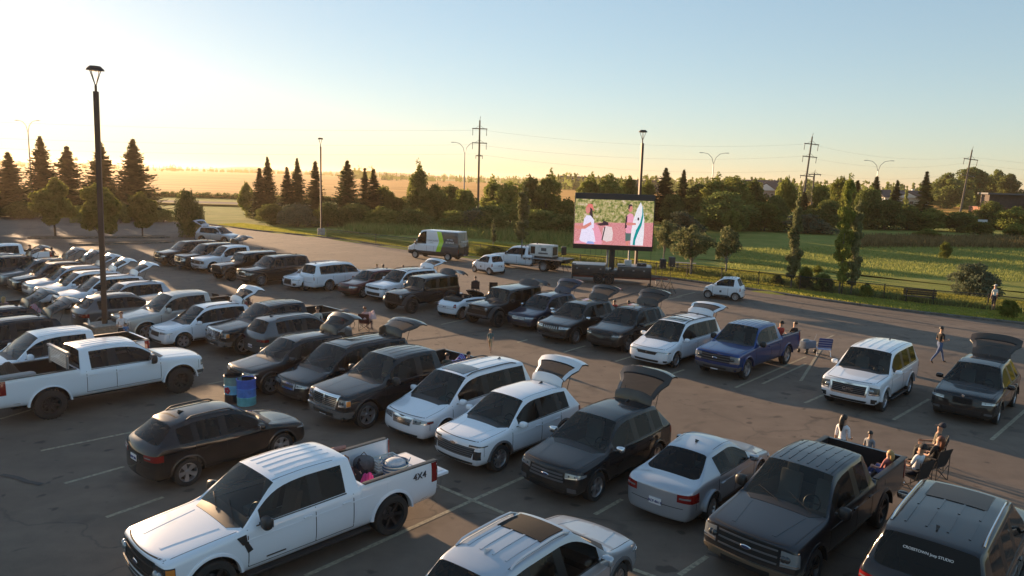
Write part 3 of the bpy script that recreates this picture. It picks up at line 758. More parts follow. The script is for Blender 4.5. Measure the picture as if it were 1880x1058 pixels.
    sw = MB(); sw.lathe([(.17, -.012), (.185, 0), (.17, .012), (.155, 0)], 20, axis='X', closed=True); sw.box((0, 0, 0), (.03, .32, .04)); sw.box((0, 0, -.08), (.03, .05, .16))
    K.add('steering_wheel', sw.mesh('steering_wheel', M_BLK), -1, (X(P['cow'] + .55), .38 * (W / .95), belt + .01), (0, R(-25), 0))
    # ---- wheels
    ty, ri, hu = wheel_meshes(P['r'], P.get('rim', 'alloy'), P.get('tw', .25))
    for a in (P['fa'], P['fa'] + P['wb']):
        for sg in (1, -1):
            h = K.add('wheel', hu, -1, (X(a), sg * (W - P.get('inset', .15)), P['r']), (0, random.uniform(-1, 1), 0) if sg > 0 else (0, random.uniform(-1, 1), math.pi))
            K.add('tyre', ty, h); K.add('rim', ri, h)
    # ---- bed or liftgate
    if P.get('bed'):
        xb0, xb1 = -L / 2 + .02, X(P['re'] + .16)
        for sg in (1, -1): P_('bed_rail', lambda b: b.box(((xb0 + xb1) / 2, sg * (W * .955 - .03), P['rail'] + .012), (xb1 - xb0 - .06, .13, .022), b=.006), [P.get('railm', M_BLK)])
        P_('bed_liner', lambda b: [b.box(((xb0 + xb1) / 2 + .03, (k - 4) * .17, P['floor'] + .012), (xb1 - xb0 - .2, .09, .02)) for k in range(9)], [M_GREY])
        if P.get('gatedown'): P_('tailgate', lambda b: [b.box((-L / 2 - .22, 0, P['floor'] + .02), (.5, 2 * W * .80, .07), b=.015), b.box((-L / 2 - .22, 0, P['floor'] + .062), (.38, 2 * W * .70, .02), 1, b=.008)], [PAINT0, P.get('gatein', M_GREY)])
    if gate:
        loc, gm_, gl_ = liftgate(P, bvh); gi = K.add('liftgate', gm_, -1, loc, (0, R(gate), 0)); K.add('rear_window', gl_, gi)
        for sg in (1, -1):
            wy = P.get('wr', .7) * W * .93 - .05; a = Vector((loc[0] - .25, sg * wy, loc[2] - .55)); g_ = Matrix.Rotation(R(gate), 3, 'Y') @ Vector((-.32, sg * wy, -.5)); b_ = Vector(loc) + g_
            K.add('gas_strut', MB().tube([a, (a + b_) / 2, b_], [.016, .012, .009], 6).mesh('gas_strut', M_BLK))
    K.bvh = bvh
    return K

def car(K, name, label, cat, x, y, head, col, group=None, s=1.0, remat=None, z=0.0):
    t = thing(name, label, cat, (x, y, z), R(head), group); t.scale = (s, s, s)
    d = {'car_paint': col}; d.update(remat or {}); K.place(t, d); return t
def mk(base, **kw):
    d = dict(base)
    for k, v in kw.items(): d[k] = {**d.get(k, {}), **v} if isinstance(v, dict) and k in ('face', 'tail') else v
    return d
PICK = dict(L=5.9, W=2.03, H=1.94, zb=.39, hf=1.14, hc=1.25, bf=1.27, br=1.31, cow=1.50, hd=2.26, re=4.02, bb=4.1, fa=.95, wb=3.68, r=.42, bed=1, rail=1.36, floor=.86,
            posts=[(2.98, 3.14), (3.78, None)], wr=.69, drop=.02, nose=.07, bow=.12, rake=.05, fw=.93, rim='black', arch=.06, am=PAINT0, mirror=1.1, mtall=1.35, mm=M_BLK, fin=0, ribs=(5, 1), rd=.15, gap=.09, a1=.40,
            tail=dict(l=(.84, .99, .52, .98), wl=.14, bumper=M_CHR, wrap=1), face=dict(g=(.60, .46, .86), bars=3, l=(.62, .97, .52, .84, .0), bumper=M_BLK, i=(0, 0, 0)))
SUV = dict(L=4.85, W=1.95, H=1.74, zb=.30, hf=.98, hc=1.09, bf=1.10, br=1.16, cow=1.25, hd=2.08, re=4.30, bb=4.68, fa=.92, wb=2.87, r=.37, posts=[(2.62, 2.74), (3.50, 3.60), (4.10, None)], wr=.66, drop=.06, rim='alloy', arch=.05, rails=M_BLK,
           face=dict(g=(.45, .46, .80), l=(.50, .96, .66, .84, .02), i=(.6, .08, .24)))
FSUV = dict(L=5.35, W=2.05, H=1.92, zb=.34, hf=1.13, hc=1.22, bf=1.23, br=1.27, cow=1.38, hd=2.12, re=4.95, bb=5.20, fa=.95, wb=3.07, r=.41, posts=[(2.85, 2.98), (3.80, 3.92), (4.74, None)], wr=.72, drop=.05, rim='multi', rails=M_BLK, zr=1.25, step=1, fw=.92, nose=.08, arch=.05, am=PAINT0,
            face=dict(g=(.56, .42, .84), bars=5, l=(.62, .97, .52, .82, .0), i=(.6, .06, .2)))
CUV = dict(L=4.60, W=1.87, H=1.66, zb=.28, hf=.90, hc=1.02, bf=1.03, br=1.11, cow=1.15, hd=1.98, re=4.05, bb=4.42, fa=.90, wb=2.68, r=.35, posts=[(2.50, 2.61), (3.34, 3.42), (3.86, None)], wr=.64, drop=.06, rim='alloy', arch=.045, rails=M_BLK,
           face=dict(g=(.40, .50, .80), l=(.46, .97, .66, .82, .04), i=(.62, .08, .24)))
VAN = dict(L=5.18, W=2.0, H=1.75, zb=.22, hf=.88, hc=1.06, bf=1.06, br=1.10, cow=1.08, hd=1.98, re=4.82, bb=5.08, fa=.93, wb=3.06, r=.34, posts=[(2.62, 2.74), (3.72, 3.82), (4.70, None)], wr=.70, drop=.05, rim='multi', rails=M_BLK, fw=.84,
           face=dict(g=(.36, .46, .78), bars=5, l=(.44, .95, .56, .84, .03), i=(.62, .08, .2)))
SEDAN = dict(L=4.88, W=1.84, H=1.46, zb=.22, hf=.78, hc=.93, bf=.95, br=1.0, cow=1.28, hd=2.10, re=3.40, bb=4.22, fa=.95, wb=2.78, r=.33, deck=1.02, zr=1.02, posts=[(2.48, 2.56), (3.32, None)], wr=.60, drop=.05, kr=.92, rim='multi', rbow=.06, rw=.93, arch=.03, am=PAINT0, flare=.008,
             face=dict(g=(.34, .5, .85), l=(.46, .96, .66, .86, .03)), tail=dict(l=(.56, .99, .58, .86), sl=.02, wl=.36, pz=.48, text='BCF-8614'))
JEEP = dict(L=4.75, W=1.66, H=1.87, zb=.48, hf=1.12, hc=1.20, bf=1.24, br=1.24, cow=1.50, hd=1.82, re=4.45, bb=4.58, fa=.68, wb=3.0, r=.42, posts=[(2.62, 2.74), (3.52, 3.64), (4.36, None)], wr=.86, drop=.0, kr=1.0, rim='black', square=1, fw=.90, nose=.05, bow=.05, rake=.02,
            hw=.93, arch=.10, flare=.17, arch0=8, gap=.11, tw=.30, inset=-.03, rails=None, fin=0, ridge=.3, mx=.28, mm=M_BLK, yg=.97, zr=1.22, rw=.98,
            face=dict(g=(.62, .42, .86), bars=-7, gm=M_BLK, bw=.02, l=(.78, 0, .62, .84, 0), round=1, bumper=M_BLK, bz=(-.02, .2), i=(0, 0, 0)))
T = {}
def T_(key, base, gate=0, **kw): T[key] = (mk(base, **kw), gate)
CACHE = {}
def kit(key):
    if key not in CACHE: CACHE[key] = make_car(*T[key])
    return CACHE[key]
FW = mat('badge_black', (.02, .02, .02), .4); FS = mat('badge_silver', (.5, .5, .52), .25, .9)
# pickups
T_('truck_vented', PICK, bedpaint=1, L=6.25, wb=3.98, gatedown=1, gatein=M_PLATE, tw=.30, r=.44, cowlmat=mat('cowl_brown', (.10, .07, .05), .6), railm=M_BLK, ridge=.38, step=1, hm=PAINT0,
   face=dict(g=(.64, .42, .88), bars=2, emblem='oval', l=(.62, .98, .42, .86, .0), dep=.30, lm=M_LENSD, amber=1, i=(.55, .08, .24), bumper=None, lip=(.32, M_BLK)))
T_('truck_ribbed', PICK, L=6.28, wb=3.88, ribs=(6, 3), gatedown=0, mm=M_BLK, rim='black', face=dict(g=(.62, .38, .90), bars=3, gm=M_GREY, emblem='oval', l=(.66, .97, .44, .84, .0), bumper=mat('bumper_pewter', (.20, .17, .13), .35, .6), bz=(.0, .30), amber=0))
T_('truck_clamp', PICK, L=6.1, wb=3.84, gatedown=1, rim='alloy', ribs=(6, 1), face=dict(g=(.64, .44, .84), bars=3, gm=M_GREY, emblem='oval', l=(.62, .98, .44, .84, .0), bumper=M_GREY, bz=(.02, .28), plate=.12, fog=(.62, .78, .12, .24)))
T_('truck_ram', PICK, L=6.0, wb=3.7, rim='alloy', ribs=(4, 1), ridge=.30, mm=M_BLK, gatedown=0, nose=.10, rake=.09, face=dict(g=(.54, .44, .93), gt=.62, bars=7, bw=.012, gm=M_CHR, frame=M_CHR, cross=1, l=(.66, .98, .54, .84, .02), dep=.30, amber=1, bumper=M_CHR, bz=(.04, .36), plate=.2, fog=(.58, .74, .12, .22)))
T_('truck_plain', PICK, ribs=(4, 1), rim='alloy', mm=PAINT0, face=dict(g=(.58, .46, .80), bars=4, l=(.62, .97, .56, .80, .0), bumper=PAINT0))
T_('truck_vented2', PICK, mm=M_BLK, gatedown=1, rim='alloy', tw=.28, face=dict(g=(.66, .44, .80), bars=2, emblem='oval', l=(.62, .98, .46, .80, .0), lm=M_LENSD, i=(.5, .1, .22), bumper=None, lip=(.26, M_BLK)))
T_('truck_tall', PICK, L=6.35, W=2.08, H=2.0, zb=.52, hf=1.24, hc=1.34, bf=1.35, br=1.38, rail=1.45, floor=.95, wb=4.03, r=.46, gap=.12, rim='off', tw=.30, arch=.05, step=0, mirror=1.35, ribs=(5, 1), face=dict(g=(.6, .42, .84), bars=4, gm=M_CHR, l=(.66, .98, .5, .8, 0), bumper=M_GREY, bz=(-.04, .3)), fog=0)
T_('truck_dark', PICK, gatedown=1, face=dict(g=(.64, .42, .84), bars=2, l=(.64, .98, .56, .78, 0), lm=M_LENSD, bumper=M_BLK))
# suvs
T_('suv_slots', SUV, 80, zb=.32, face=dict(g=(.46, .60, .86), bars=-7, gm=M_CHR, l=(.50, .96, .66, .86, .02), i=(.62, .10, .30), lip=(.10, M_CHR), fog=(.70, .84, .26, .40)), rim='multi', am=PAINT0, hm=M_CHR, mm=M_CHR)
T_('suv_compact', SUV, 84, L=4.6, W=1.86, H=1.70, re=4.08, bb=4.44, posts=[(2.55, 2.66), (3.38, 3.47), (3.9, None)], wb=2.64, face=dict(g=(.46, .66, .86), bars=2, l=(.50, .96, .70, .86, .02), i=(.6, .12, .40)), rim='alloy', am=PAINT0)
T_('suv_bold', SUV, 84, L=4.66, W=1.90, H=1.70, wb=2.74, re=4.12, bb=4.50, posts=[(2.55, 2.66), (3.38, 3.47), (3.92, None)], rails=None, am=M_GREY, arch=.06, face=dict(g=(.68, .34, .72), gt=.76, bars=5, bw=.014, gm=M_GREY, frame=None, emblem='bow', ez=.76, l=(.56, .97, .74, .82, .03), lm=M_LENSD, i=(.72, .02, .16), fog=(.74, .93, .30, .62, M_LENSD)), rim='multi', hm=PAINT0)
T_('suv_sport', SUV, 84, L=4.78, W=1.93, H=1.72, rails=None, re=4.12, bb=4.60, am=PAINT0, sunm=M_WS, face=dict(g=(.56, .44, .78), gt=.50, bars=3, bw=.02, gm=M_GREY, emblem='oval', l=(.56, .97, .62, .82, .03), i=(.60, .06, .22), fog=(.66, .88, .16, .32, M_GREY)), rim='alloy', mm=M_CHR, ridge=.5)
T_('suv_luxe', SUV, 84, L=4.6, W=1.90, H=1.72, zb=.30, bf=1.08, br=1.18, wb=2.66, re=4.1, bb=4.42, posts=[(2.5, 2.6), (3.32, 3.4), (3.84, None)], bars=0, sun=(2.2, 3.3), face=dict(g=(.52, .66, .84), bars=2, l=(.56, .96, .66, .84, .01), lm=M_LENSD, i=(.62, .12, .34)), am=PAINT0)
T_('suv_slots_plain', FSUV, 80, L=5.15, H=1.82, W=1.97, hf=1.06, hc=1.16, bf=1.17, br=1.22, re=4.70, bb=5.0, wb=3.05, zr=1.20, posts=[(2.75, 2.86), (3.62, 3.73), (4.52, None)], step=0, face=dict(g=(.56, .62, .80), bars=-7, gm=M_GREY, l=(.60, .96, .64, .78, .01), lm=M_LENSD, i=(.66, .12, .38)), rim='multi', sun=(2.3, 3.4))
T_('suv_maroon', SUV, 0, L=4.75, H=1.70, face=dict(g=(.40, .50, .72), bars=3, l=(.46, .95, .58, .80, .05)), rails=None, am=PAINT0)
T_('suv_boxy', FSUV, 0, H=1.90, L=5.15, re=4.75, bb=5.02, posts=[(2.75, 2.86), (3.65, 3.76), (4.55, None)], zr=1.24, face=dict(g=(.48, .46, .80), gt=.40, bars=3, frame=M_CHR, l=(.56, .96, .54, .76, .03), bumper=None, lip=(.22, M_CHR), i=(.7, .06, .2)), step=0)
T_('suv_long_rear', FSUV, 0, L=5.6, re=5.20, bb=5.45, wb=3.3, posts=[(2.85, 2.98), (3.80, 3.95), (4.96, None)], rails=M_CHR, tail=dict(l=(.84, .99, .56, .98), wl=.06, pz=.62))
T_('suv_yukon', FSUV, 0, rails=None, hm=M_CHR, mm=PAINT0, ribs=(4, 1), face=dict(g=(.56, .36, .82), gt=.60, bars=6, bw=.010, gm=M_GREY, frame=M_CHR, l=(.66, .98, .44, .80, .0), lm=M_LENSD, i=(.62, .04, .14), fog=(.74, .92, .08, .28, M_LENSD), word=('GMC', .17, FS)), rim='multi')
T_('suv_gmc_gate', FSUV, 84, face=dict(g=(.50, .44, .84), bars=4, gm=M_CHR, frame=M_CHR, l=(.60, .96, .52, .80, 0), lip=(.06, M_CHR), i=(.66, .16, .32)), rim='multi')
T_('suv_kidney', SUV, 78, L=4.92, W=2.0, H=1.74, zb=.28, hf=1.0, rails=None, am=PAINT0, ridge=.36, face=dict(g=(.30, .56, .84), bars=-9, gm=M_WELL, cross=1, l=(.56, .96, .66, .80, .02), i=(.6, .12, .34), emblem='disc', ez=.93, fog=(.66, .88, .18, .28, M_GREY)), hm=PAINT0)
T_('suv_pointed', CUV, 84, face=dict(g=(.46, .58, .74), bars=2, emblem='ring', ez=.70, l=(.44, .97, .70, .84, .04), i=(.68, .18, .44), lip=(.12, M_CHR)), am=M_GREY)
T_('suv_rings', CUV, 0, L=4.66, face=dict(g=(.46, .26, .76), gt=.40, bars=0, gm=M_BLK, frame=M_GREY, l=(.52, .97, .66, .82, .02), i=(0, 0, 0), fog=(.62, .90, .14, .40, M_BLK)), am=PAINT0)
T_('suv_audi', CUV, 0, L=4.42, W=1.85, H=1.60, wb=2.6, re=3.75, bb=4.22, posts=[(2.42, 2.5), (3.18, 3.26), (3.68, None)], kr=.90, drop=.10, rim='alloy', am=PAINT0, tail=dict(l=(.50, .98, .60, .80), wl=.26, pz=.60, text='ABV 204'), rails=M_BLK, mm=PAINT0)
T_('suv_rogue', CUV, 0, L=4.68, W=1.87, H=1.66, sun=(2.1, 2.75), sunm=M_WELL, ribs=(4, 1), rails=PAINT0, am=M_GREY, arch=.06, rim='multi', finm=PAINT0)
T_('suv_cr', CUV, 82, face=dict(g=(.44, .52, .80), gt=.50, bars=3, gm=M_CHR, bw=.008, emblem='h', ez=.72, l=(.48, .97, .64, .80, .04), i=(.66, .14, .32), lip=(.08, M_CHR)), am=M_GREY, sun=None, mm=M_CHR)
T_('suv_rear', SUV, 0, L=4.95, re=4.40, bb=4.78, tail=dict(l=(.50, .98, .64, .78), wl=.3, pz=.36, text='CKT-3307'), am=PAINT0, ribs=(4, 1))
T_('suv_light', SUV, 82, face=dict(g=(.50, .50, .78), bars=3, gm=M_GREY, l=(.56, .97, .60, .80, .02), i=(.64, .1, .26)), am=PAINT0, rim='multi')
T_('suv_light_shut', SUV, 0, face=dict(g=(.50, .50, .78), bars=3, gm=M_GREY, l=(.56, .97, .60, .80, .02), i=(.64, .1, .26)), am=PAINT0, rim='multi')
T_('cross_shut', CUV, 0, am=PAINT0); T_('cross_gate', CUV, 84, am=PAINT0)
T_('suv_wagon', FSUV, 0, L=5.45, H=1.92, W=2.10, re=5.05, bb=5.30, posts=[(2.85, 2.98), (3.80, 3.92), (4.80, None)], rails=M_CHR, bars=0, ribs=(4, 3), finm=M_BLK, fin=1, sun=(2.3, 3.2), sunm=M_BLK, tail=dict(l=(.60, .98, .66, .84), wl=.4, pz=.50))
# vans, low cars, off-roaders
T_('van_chrysler', VAN, 0, sun=(2.12, 2.85), ribs=(3, 1), face=dict(g=(.34, .56, .84), gt=.40, bars=6, bw=.010, gm=M_CHR, frame=M_CHR, l=(.46, .93, .62, .88, .02), amber=2, i=(.66, .04, .16), emblem='wing', ez=.88), am=PAINT0, arch=.03, flare=.006)
T_('van_kia', VAN, 84, ribs=(4, 1), sun=(2.1, 2.6), face=dict(g=(.40, .56, .80), gt=.40, bars=6, bw=.006, gm=M_GREY, frame=M_CHR, l=(.46, .95, .64, .84, .03), i=(.7, .06, .2), fog=(.6, .8, .22, .34)), am=PAINT0, arch=.03, flare=.006)
T_('van_odyssey', VAN, 82, bars=2, sun=(2.15, 2.8), rails=M_BLK, face=dict(g=(.42, .56, .76), gt=.52, bars=2, emblem='h', ez=.68, l=(.50, .95, .66, .80, .03), i=(.60, .10, .24), fog=(.80, .92, .14, .26)), am=PAINT0, arch=.03, flare=.006)
T_('sedan', SEDAN, 0)
T_('jeep', JEEP, 62); T_('jeep_shut', JEEP, 0, L=4.8)
T_('bronco', JEEP, 62, W=1.74, H=1.86, L=4.8, hf=1.16, hc=1.20, face=dict(g=(.86, .58, .86), bars=2, gm=M_BLK, l=(.72, 0, .62, .82, 0), round=1, bumper=M_GREY, bz=(-.02, .26), i=(0, 0, 0), word=('BRONCO', .13, FS)), rim='off', r=.44, flare=.13)
T_('smart', CUV, 0, L=2.70, W=1.56, H=1.54, zb=.22, hf=.84, hc=.98, bf=.98, br=1.0, cow=.62, hd=1.30, re=2.30, bb=2.56, fa=.42, wb=1.87, r=.29, posts=[(1.72, 1.90), (2.14, None)], wr=.66, tw=.17, arch=0, rails=None, doors=2, kr=.92, fin=0, gap=.03, rim='multi', rd=0, mx=.34, well=.24, inset=.10,
   face=dict(g=(.3, .5, .66), bars=1, l=(.58, .94, .60, .86, .04), i=(.6, .1, .24)), tail=dict(l=(.82, .98, .58, .92), wl=.08, pz=.66, text='WJM 52'), glassfrom=0, zr=.99, bow=.10, rbow=.06, hood=0)
T_('suv_gate', SUV, 82)
# ================================================================ the parked cars
WHITE = paint('paint_white', (.72, .76, .82)); BLACK = paint('paint_black', (.010, .010, .012)); SILV = paint('paint_silver', (.42, .45, .50), .55, .35)
DGREY = paint('paint_dark_grey', (.022, .024, .030), .5, .35); NAVY = paint('paint_navy', (.016, .024, .055), .4); BLUE = paint('paint_blue', (.004, .040, .17), .45)
MAROON = paint('paint_maroon', (.085, .014, .016), .4); GREYB = paint('paint_blue_grey', (.10, .11, .12), .5); BEIGE = paint('paint_warm_silver', (.42, .41, .39), .5, .35); CHAR = paint('paint_charcoal', (.014, .015, .018), .4)
RG = 'cars parked nose-out in rows'
CARS = {}
def put(key, name, label, cat, x, y, h, col, s=1.0, remat=None):
    o = car(kit(key), name, label, cat, x, y, h, col, RG, s, remat); CARS[label] = o; return o
D = 228.5
# front row of the picture
f150 = put('truck_vented', 'pickup_truck', 'white crew-cab pickup in the foreground with black vents, open tailgate and a loaded bed', 'pickup truck', -4.42, 14.38, 226.9, WHITE)
rogue = put('suv_rogue', 'suv', 'silver crossover at the bottom edge with its sunroof open', 'suv', .50, 12.14, 52.0, SILV, 1.04)
put('suv_audi', 'suv', 'black hatchback crossover seen from behind, alone beside the white foreground pickup', 'suv', -7.72, 18.75, 49.5, BLACK)
gmc = put('truck_tall', 'pickup_truck', 'tall white pickup seen side-on with a slatted rack behind its cab', 'pickup truck', -13.72, 23.74, 49.3, WHITE)
p = uv(8.4, -28.9); wt2 = put('truck_plain', 'pickup_truck', 'white pickup with a ribbed roof parked behind the tall side-on pickup', 'pickup truck', p.x - .25, p.y, 228.5, WHITE)
p = uv(7.6, -33.4); put('suv_gate', 'suv', 'black suv at the left edge, its liftgate open towards the tan planter', 'suv', p.x, p.y, 228.5, BLACK)
p = uv(7.6, -36.3); put('suv_gate', 'suv', 'dark grey suv at the left edge with open liftgate, beside the pickup with the girl', 'suv', p.x, p.y, 228.5, CHAR)
p = uv(7.2, -39.4); girl_truck = put('truck_dark', 'pickup_truck', 'white pickup at the left edge with a blond girl sitting in its bed', 'pickup truck', p.x, p.y, 228.5, WHITE)
p = uv(7.2, -42.6); put('suv_light_shut', 'suv', 'dark suv at the left edge mostly out of view beyond the pickup with the girl', 'suv', p.x, p.y, 228.5, CHAR)
# middle row, nose towards the viewer, from the right
wag = put('suv_wagon', 'suv', 'big dark suv at the right bottom corner with chrome roof rails', 'suv', 8.80, 13.42, 48.5, CHAR, 1.02)
f150g = put('truck_ribbed', 'pickup_truck', 'dark grey pickup in the right foreground with six rows of roof ribs', 'pickup truck', 6.88, 15.52, 225.5, DGREY)
put('sedan', 'sedan', 'silver sedan parked tail-out between the black crossover and the dark grey pickup', 'sedan', 4.99, 17.70, 50.0, SILV)
put('suv_sport', 'suv', 'black crossover with raised liftgate beside the silver sedan', 'suv', 2.50, 18.72, 229.0, BLACK)
put('suv_bold', 'suv', 'white crossover with a wide mesh grille and raised liftgate', 'suv', .09, 20.33, 228.0, WHITE)
put('van_chrysler', 'minivan', 'white minivan with small chrome grille and shut tailgate', 'minivan', -1.49, 22.66, 229.5, WHITE)
ram2 = put('truck_ram', 'pickup_truck', 'black pickup with chrome crosshair grille beside the white minivan', 'pickup truck', -3.72, 23.95, 228.9, BLACK, 1.01)
put('van_kia', 'minivan', 'black minivan with raised tailgate between two black vehicles', 'minivan', -5.90, 25.85, 230.5, BLACK)
put('suv_compact', 'suv', 'small black suv with raised liftgate right behind the two painted barrels', 'suv', -8.10, 26.50, 228.0, CHAR)
put('suv_rear', 'suv', 'dark grey suv parked tail-out with glowing tail lamps beside the black pickup', 'suv', -9.30, 31.5, 48.5, GREYB, .95)
ram1 = put('truck_ram', 'pickup_truck', 'black pickup with chrome crosshair grille beside the white crossover, people in its bed', 'pickup truck', -10.65, 32.55, 226.8, BLACK)
put('cross_gate', 'suv', 'white crossover with raised liftgate beside the silver pickup', 'suv', -14.0, 32.75, 228.5, WHITE, 1.0)
f150s = put('truck_plain', 'pickup_truck', 'warm silver pickup standing by the tall lamp post', 'pickup truck', -15.86, 34.40, 228.5, BEIGE)
put('suv_audi', 'suv', 'dark grey crossover parked tail-out directly behind the lamp post', 'suv', -18.95, 35.3, 48.5, GREYB, 1.05)
for u_, v_, key, name, label, cat, col in [
    (15.2, -41.0, 'cross_shut', 'suv', 'silver crossover with shut tailgate left of the dark tail-out crossover', 'suv', SILV),
    (14.9, -43.5, 'suv_light', 'suv', 'white suv with the nearest raised liftgate of the left block', 'suv', WHITE),
    (14.7, -46.1, 'suv_light', 'suv', 'white suv with raised liftgate, second of the left block from the silver crossover', 'suv', WHITE),
    (14.9, -48.8, 'suv_light', 'suv', 'pale silver suv with raised liftgate, third of the left block from the silver crossover', 'suv', SILV),
    (14.8, -51.4, 'suv_gate', 'suv', 'dark suv with raised liftgate, fourth of the left block from the silver crossover', 'suv', CHAR),
    (14.7, -54.0, 'suv_compact', 'suv', 'grey suv with raised liftgate, fifth of the left block from the silver crossover', 'suv', GREYB),
    (13.2, -56.5, 'suv_light', 'suv', 'dark suv with raised liftgate and people sitting behind it at the left edge', 'suv', CHAR),
    (13.0, -59.2, 'cross_shut', 'suv', 'grey crossover with shut tailgate at the left edge next to the white pickup', 'suv', SILV),
    (15.0, -63.2, 'truck_plain', 'pickup_truck', 'white pickup farthest out at the left edge with people in its bed', 'pickup truck', WHITE)]:
    p = uv(u_, v_); put(key, name, label, cat, p.x, p.y, D, col)
# second row, from the right
put('suv_kidney', 'suv', 'black suv with raised liftgate at the right edge near the walking man', 'suv', 17.06, 25.80, 227.0, BLACK)
put('suv_yukon', 'suv', 'big white suv with a wide chrome grille standing apart at the right', 'suv', 13.80, 27.02, 227.2, WHITE)
f150b = put('truck_clamp', 'pickup_truck', 'blue pickup with three people in its bed', 'pickup truck', 10.39, 31.06, 226.5, BLUE)
put('van_odyssey', 'minivan', 'white minivan with crossbars, sunroof and raised tailgate', 'minivan', 7.53, 32.30, 227.5, WHITE)
put('suv_luxe', 'suv', 'black suv with glass roof and raised liftgate beside the white minivan with crossbars', 'suv', 5.70, 34.74, 229, BLACK, 1.04)
put('suv_slots', 'suv', 'dark grey suv with seven-slot chrome grille and raised liftgate', 'suv', 3.43, 36.22, 229.5, CHAR)
put('suv_cr', 'suv', 'navy crossover with raised liftgate beside the boxy off-roader', 'suv', 1.82, 38.85, 229.5, NAVY)
put('bronco', 'suv', 'black boxy off-roader with round headlamps and white lettering in its grille', 'off-roader', -.27, 39.78, 229, CHAR)
put('jeep', 'suv', 'black four-door off-roader with square fenders and raised rear glass', 'off-roader', -5.24, 42.96, 229, BLACK, 1.02)
put('suv_slots_plain', 'suv', 'white three-row suv with dark grille and raised liftgate', 'suv', -6.92, 46.4, 228.5, WHITE)
put('suv_maroon', 'suv', 'maroon suv between the white three-row suv and the white tail-out suv', 'suv', -9.25, 47.4, 231, MAROON, .93)
put('suv_long_rear', 'suv', 'long white suv parked tail-out with chrome roof rails', 'suv', -12.0, 49.7, 50.0, WHITE, .93)
put('suv_rings', 'suv', 'white crossover with big dark grille half hidden by the long white suv', 'suv', -13.4, 49.7, 228, WHITE)
put('suv_boxy', 'suv', 'large black suv with chrome grille beside the white crossover with the dark grille', 'suv', -16.8, 51.2, 228.8, BLACK)
put('jeep_shut', 'suv', 'dark flat-roofed off-roader between the large black suv and a white pickup', 'off-roader', -19.56, 53.28, 229.4, CHAR)
put('truck_vented2', 'pickup_truck', 'white pickup with black grille near the far left end of the second row', 'pickup truck', -22.07, 56.96, 228.5, WHITE)
put('suv_gmc_gate', 'suv', 'dark suv with chrome grille and raised liftgate, second from the far end of its row', 'suv', -24.28, 58.2, 228.5, CHAR)
put('suv_boxy', 'suv', 'black suv at the far left end of the second row', 'suv', -26.84, 60.0, 228.5, BLACK)
put('suv_gate', 'suv', 'silver suv parked sideways behind the far end of the second row, open at the back', 'suv', -31.6, 78.0, -17, SILV)

# ---- two tiny two-seaters
def tiny(label, x, y, h, roof):
    o = put('smart', 'tiny_car', label, 'microcar', x, y, h, WHITE); return o
sm1 = tiny('tiny white two-seater lit orange by the sun, parked behind the flatbed truck', -2.0, 60.0, 133, 0)
sm2 = tiny('tiny white two-seater with a dark roof, alone by the kerb near the picnic table', 14.72, 50.06, 149.4, 1)
# decals on the flank and a dark roof panel
SB = kit('smart').bvh
def flank(name, view, q, m, parent, n=5, mm=3, off=.008): return link(name, patch(MB(), SB, view, q, n, mm, off, .01).mesh(name, m), parent)
flank('roof_panel', 'top', rect(-.98, -.50, .05, .50), M_LENSD, sm2)
for s_ in (sm1, sm2):
    for vw in ('left', 'right'): flank('side_badge', vw, rect(.0, .52, .14, .66), M_GREY, s_, 2, 2)
    flank('rear_badge', 'rear', rect(-.32, .62, -.22, .74), M_GREY, s_, 2, 2)

# ---- convertible with its roof down
MINI = mk(CUV, L=3.85, W=1.73, H=1.10, zb=.26, hf=.84, hc=.95, bf=.97, br=.98, cow=1.15, hd=1.4, re=3.1, bb=3.4, fa=.75, wb=2.5, r=.32, posts=[(2.0, 2.1), (3.0, None)], wr=.85, drop=.0, rim='multi', rails=None, fin=0, am=M_BLK, doors=2, noback=1,
    cut=(-1.35, .62, .66, .62), tail=dict(l=(.66, .92, .56, .88), wrap=0, pz=.62, text='BSK 71'), zr=.96, hood=1, face=dict(l=(.5, .9, .6, .9, .02)))
T['mini'] = (MINI, 0)
def mini():
    K = kit('mini'); t = thing('convertible', 'small white convertible seen from behind with its top folded down', 'convertible', (-2.45, 41.2, 0), R(50), RG)
    K2 = Kit(); K2.p = [q for q in K.p if q[0] not in ('windshield', 'side_window', 'rear_window', 'wiper', 'door_handle')]
    # parents: the list is filtered, so re-index
    keep = [i for i, q in enumerate(K.p) if q[0] not in ('windshield', 'side_window', 'rear_window', 'wiper', 'door_handle')]; mp = {o: n for n, o in enumerate(keep)}
    K2.p = [(K.p[i][0], K.p[i][1], mp.get(K.p[i][2], -1), *K.p[i][3:]) for i in keep]
    K2.place(t, {'car_paint': WHITE})
    b = MB(); pts = [(.86, -.68, .92), (.42, -.60, 1.30), (.36, -.3, 1.36), (.35, 0, 1.37), (.36, .3, 1.36), (.42, .60, 1.30), (.86, .68, .92)]; b.tube(pts, .032, 8); b.build('windshield_frame', M_BLK, t)
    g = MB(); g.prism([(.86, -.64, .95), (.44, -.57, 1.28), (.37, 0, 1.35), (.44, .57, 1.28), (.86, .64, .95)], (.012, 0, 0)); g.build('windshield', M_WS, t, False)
    f = MB(); f.ball((-1.28, 0, 1.02), (.30, .62, .13), 20, 10, 0, .6); f.tube([(-1.05, -.6, 1.06), (-1.12, -.3, 1.13), (-1.14, 0, 1.15), (-1.12, .3, 1.13), (-1.05, .6, 1.06)], .06, 8); f.tube([(-1.35, -.6, 1.04), (-1.42, 0, 1.14), (-1.35, .6, 1.04)], .05, 8)
    f.build('folded_roof', mat('soft_top', (.03, .028, .025), .9), t)
    return t
mini()

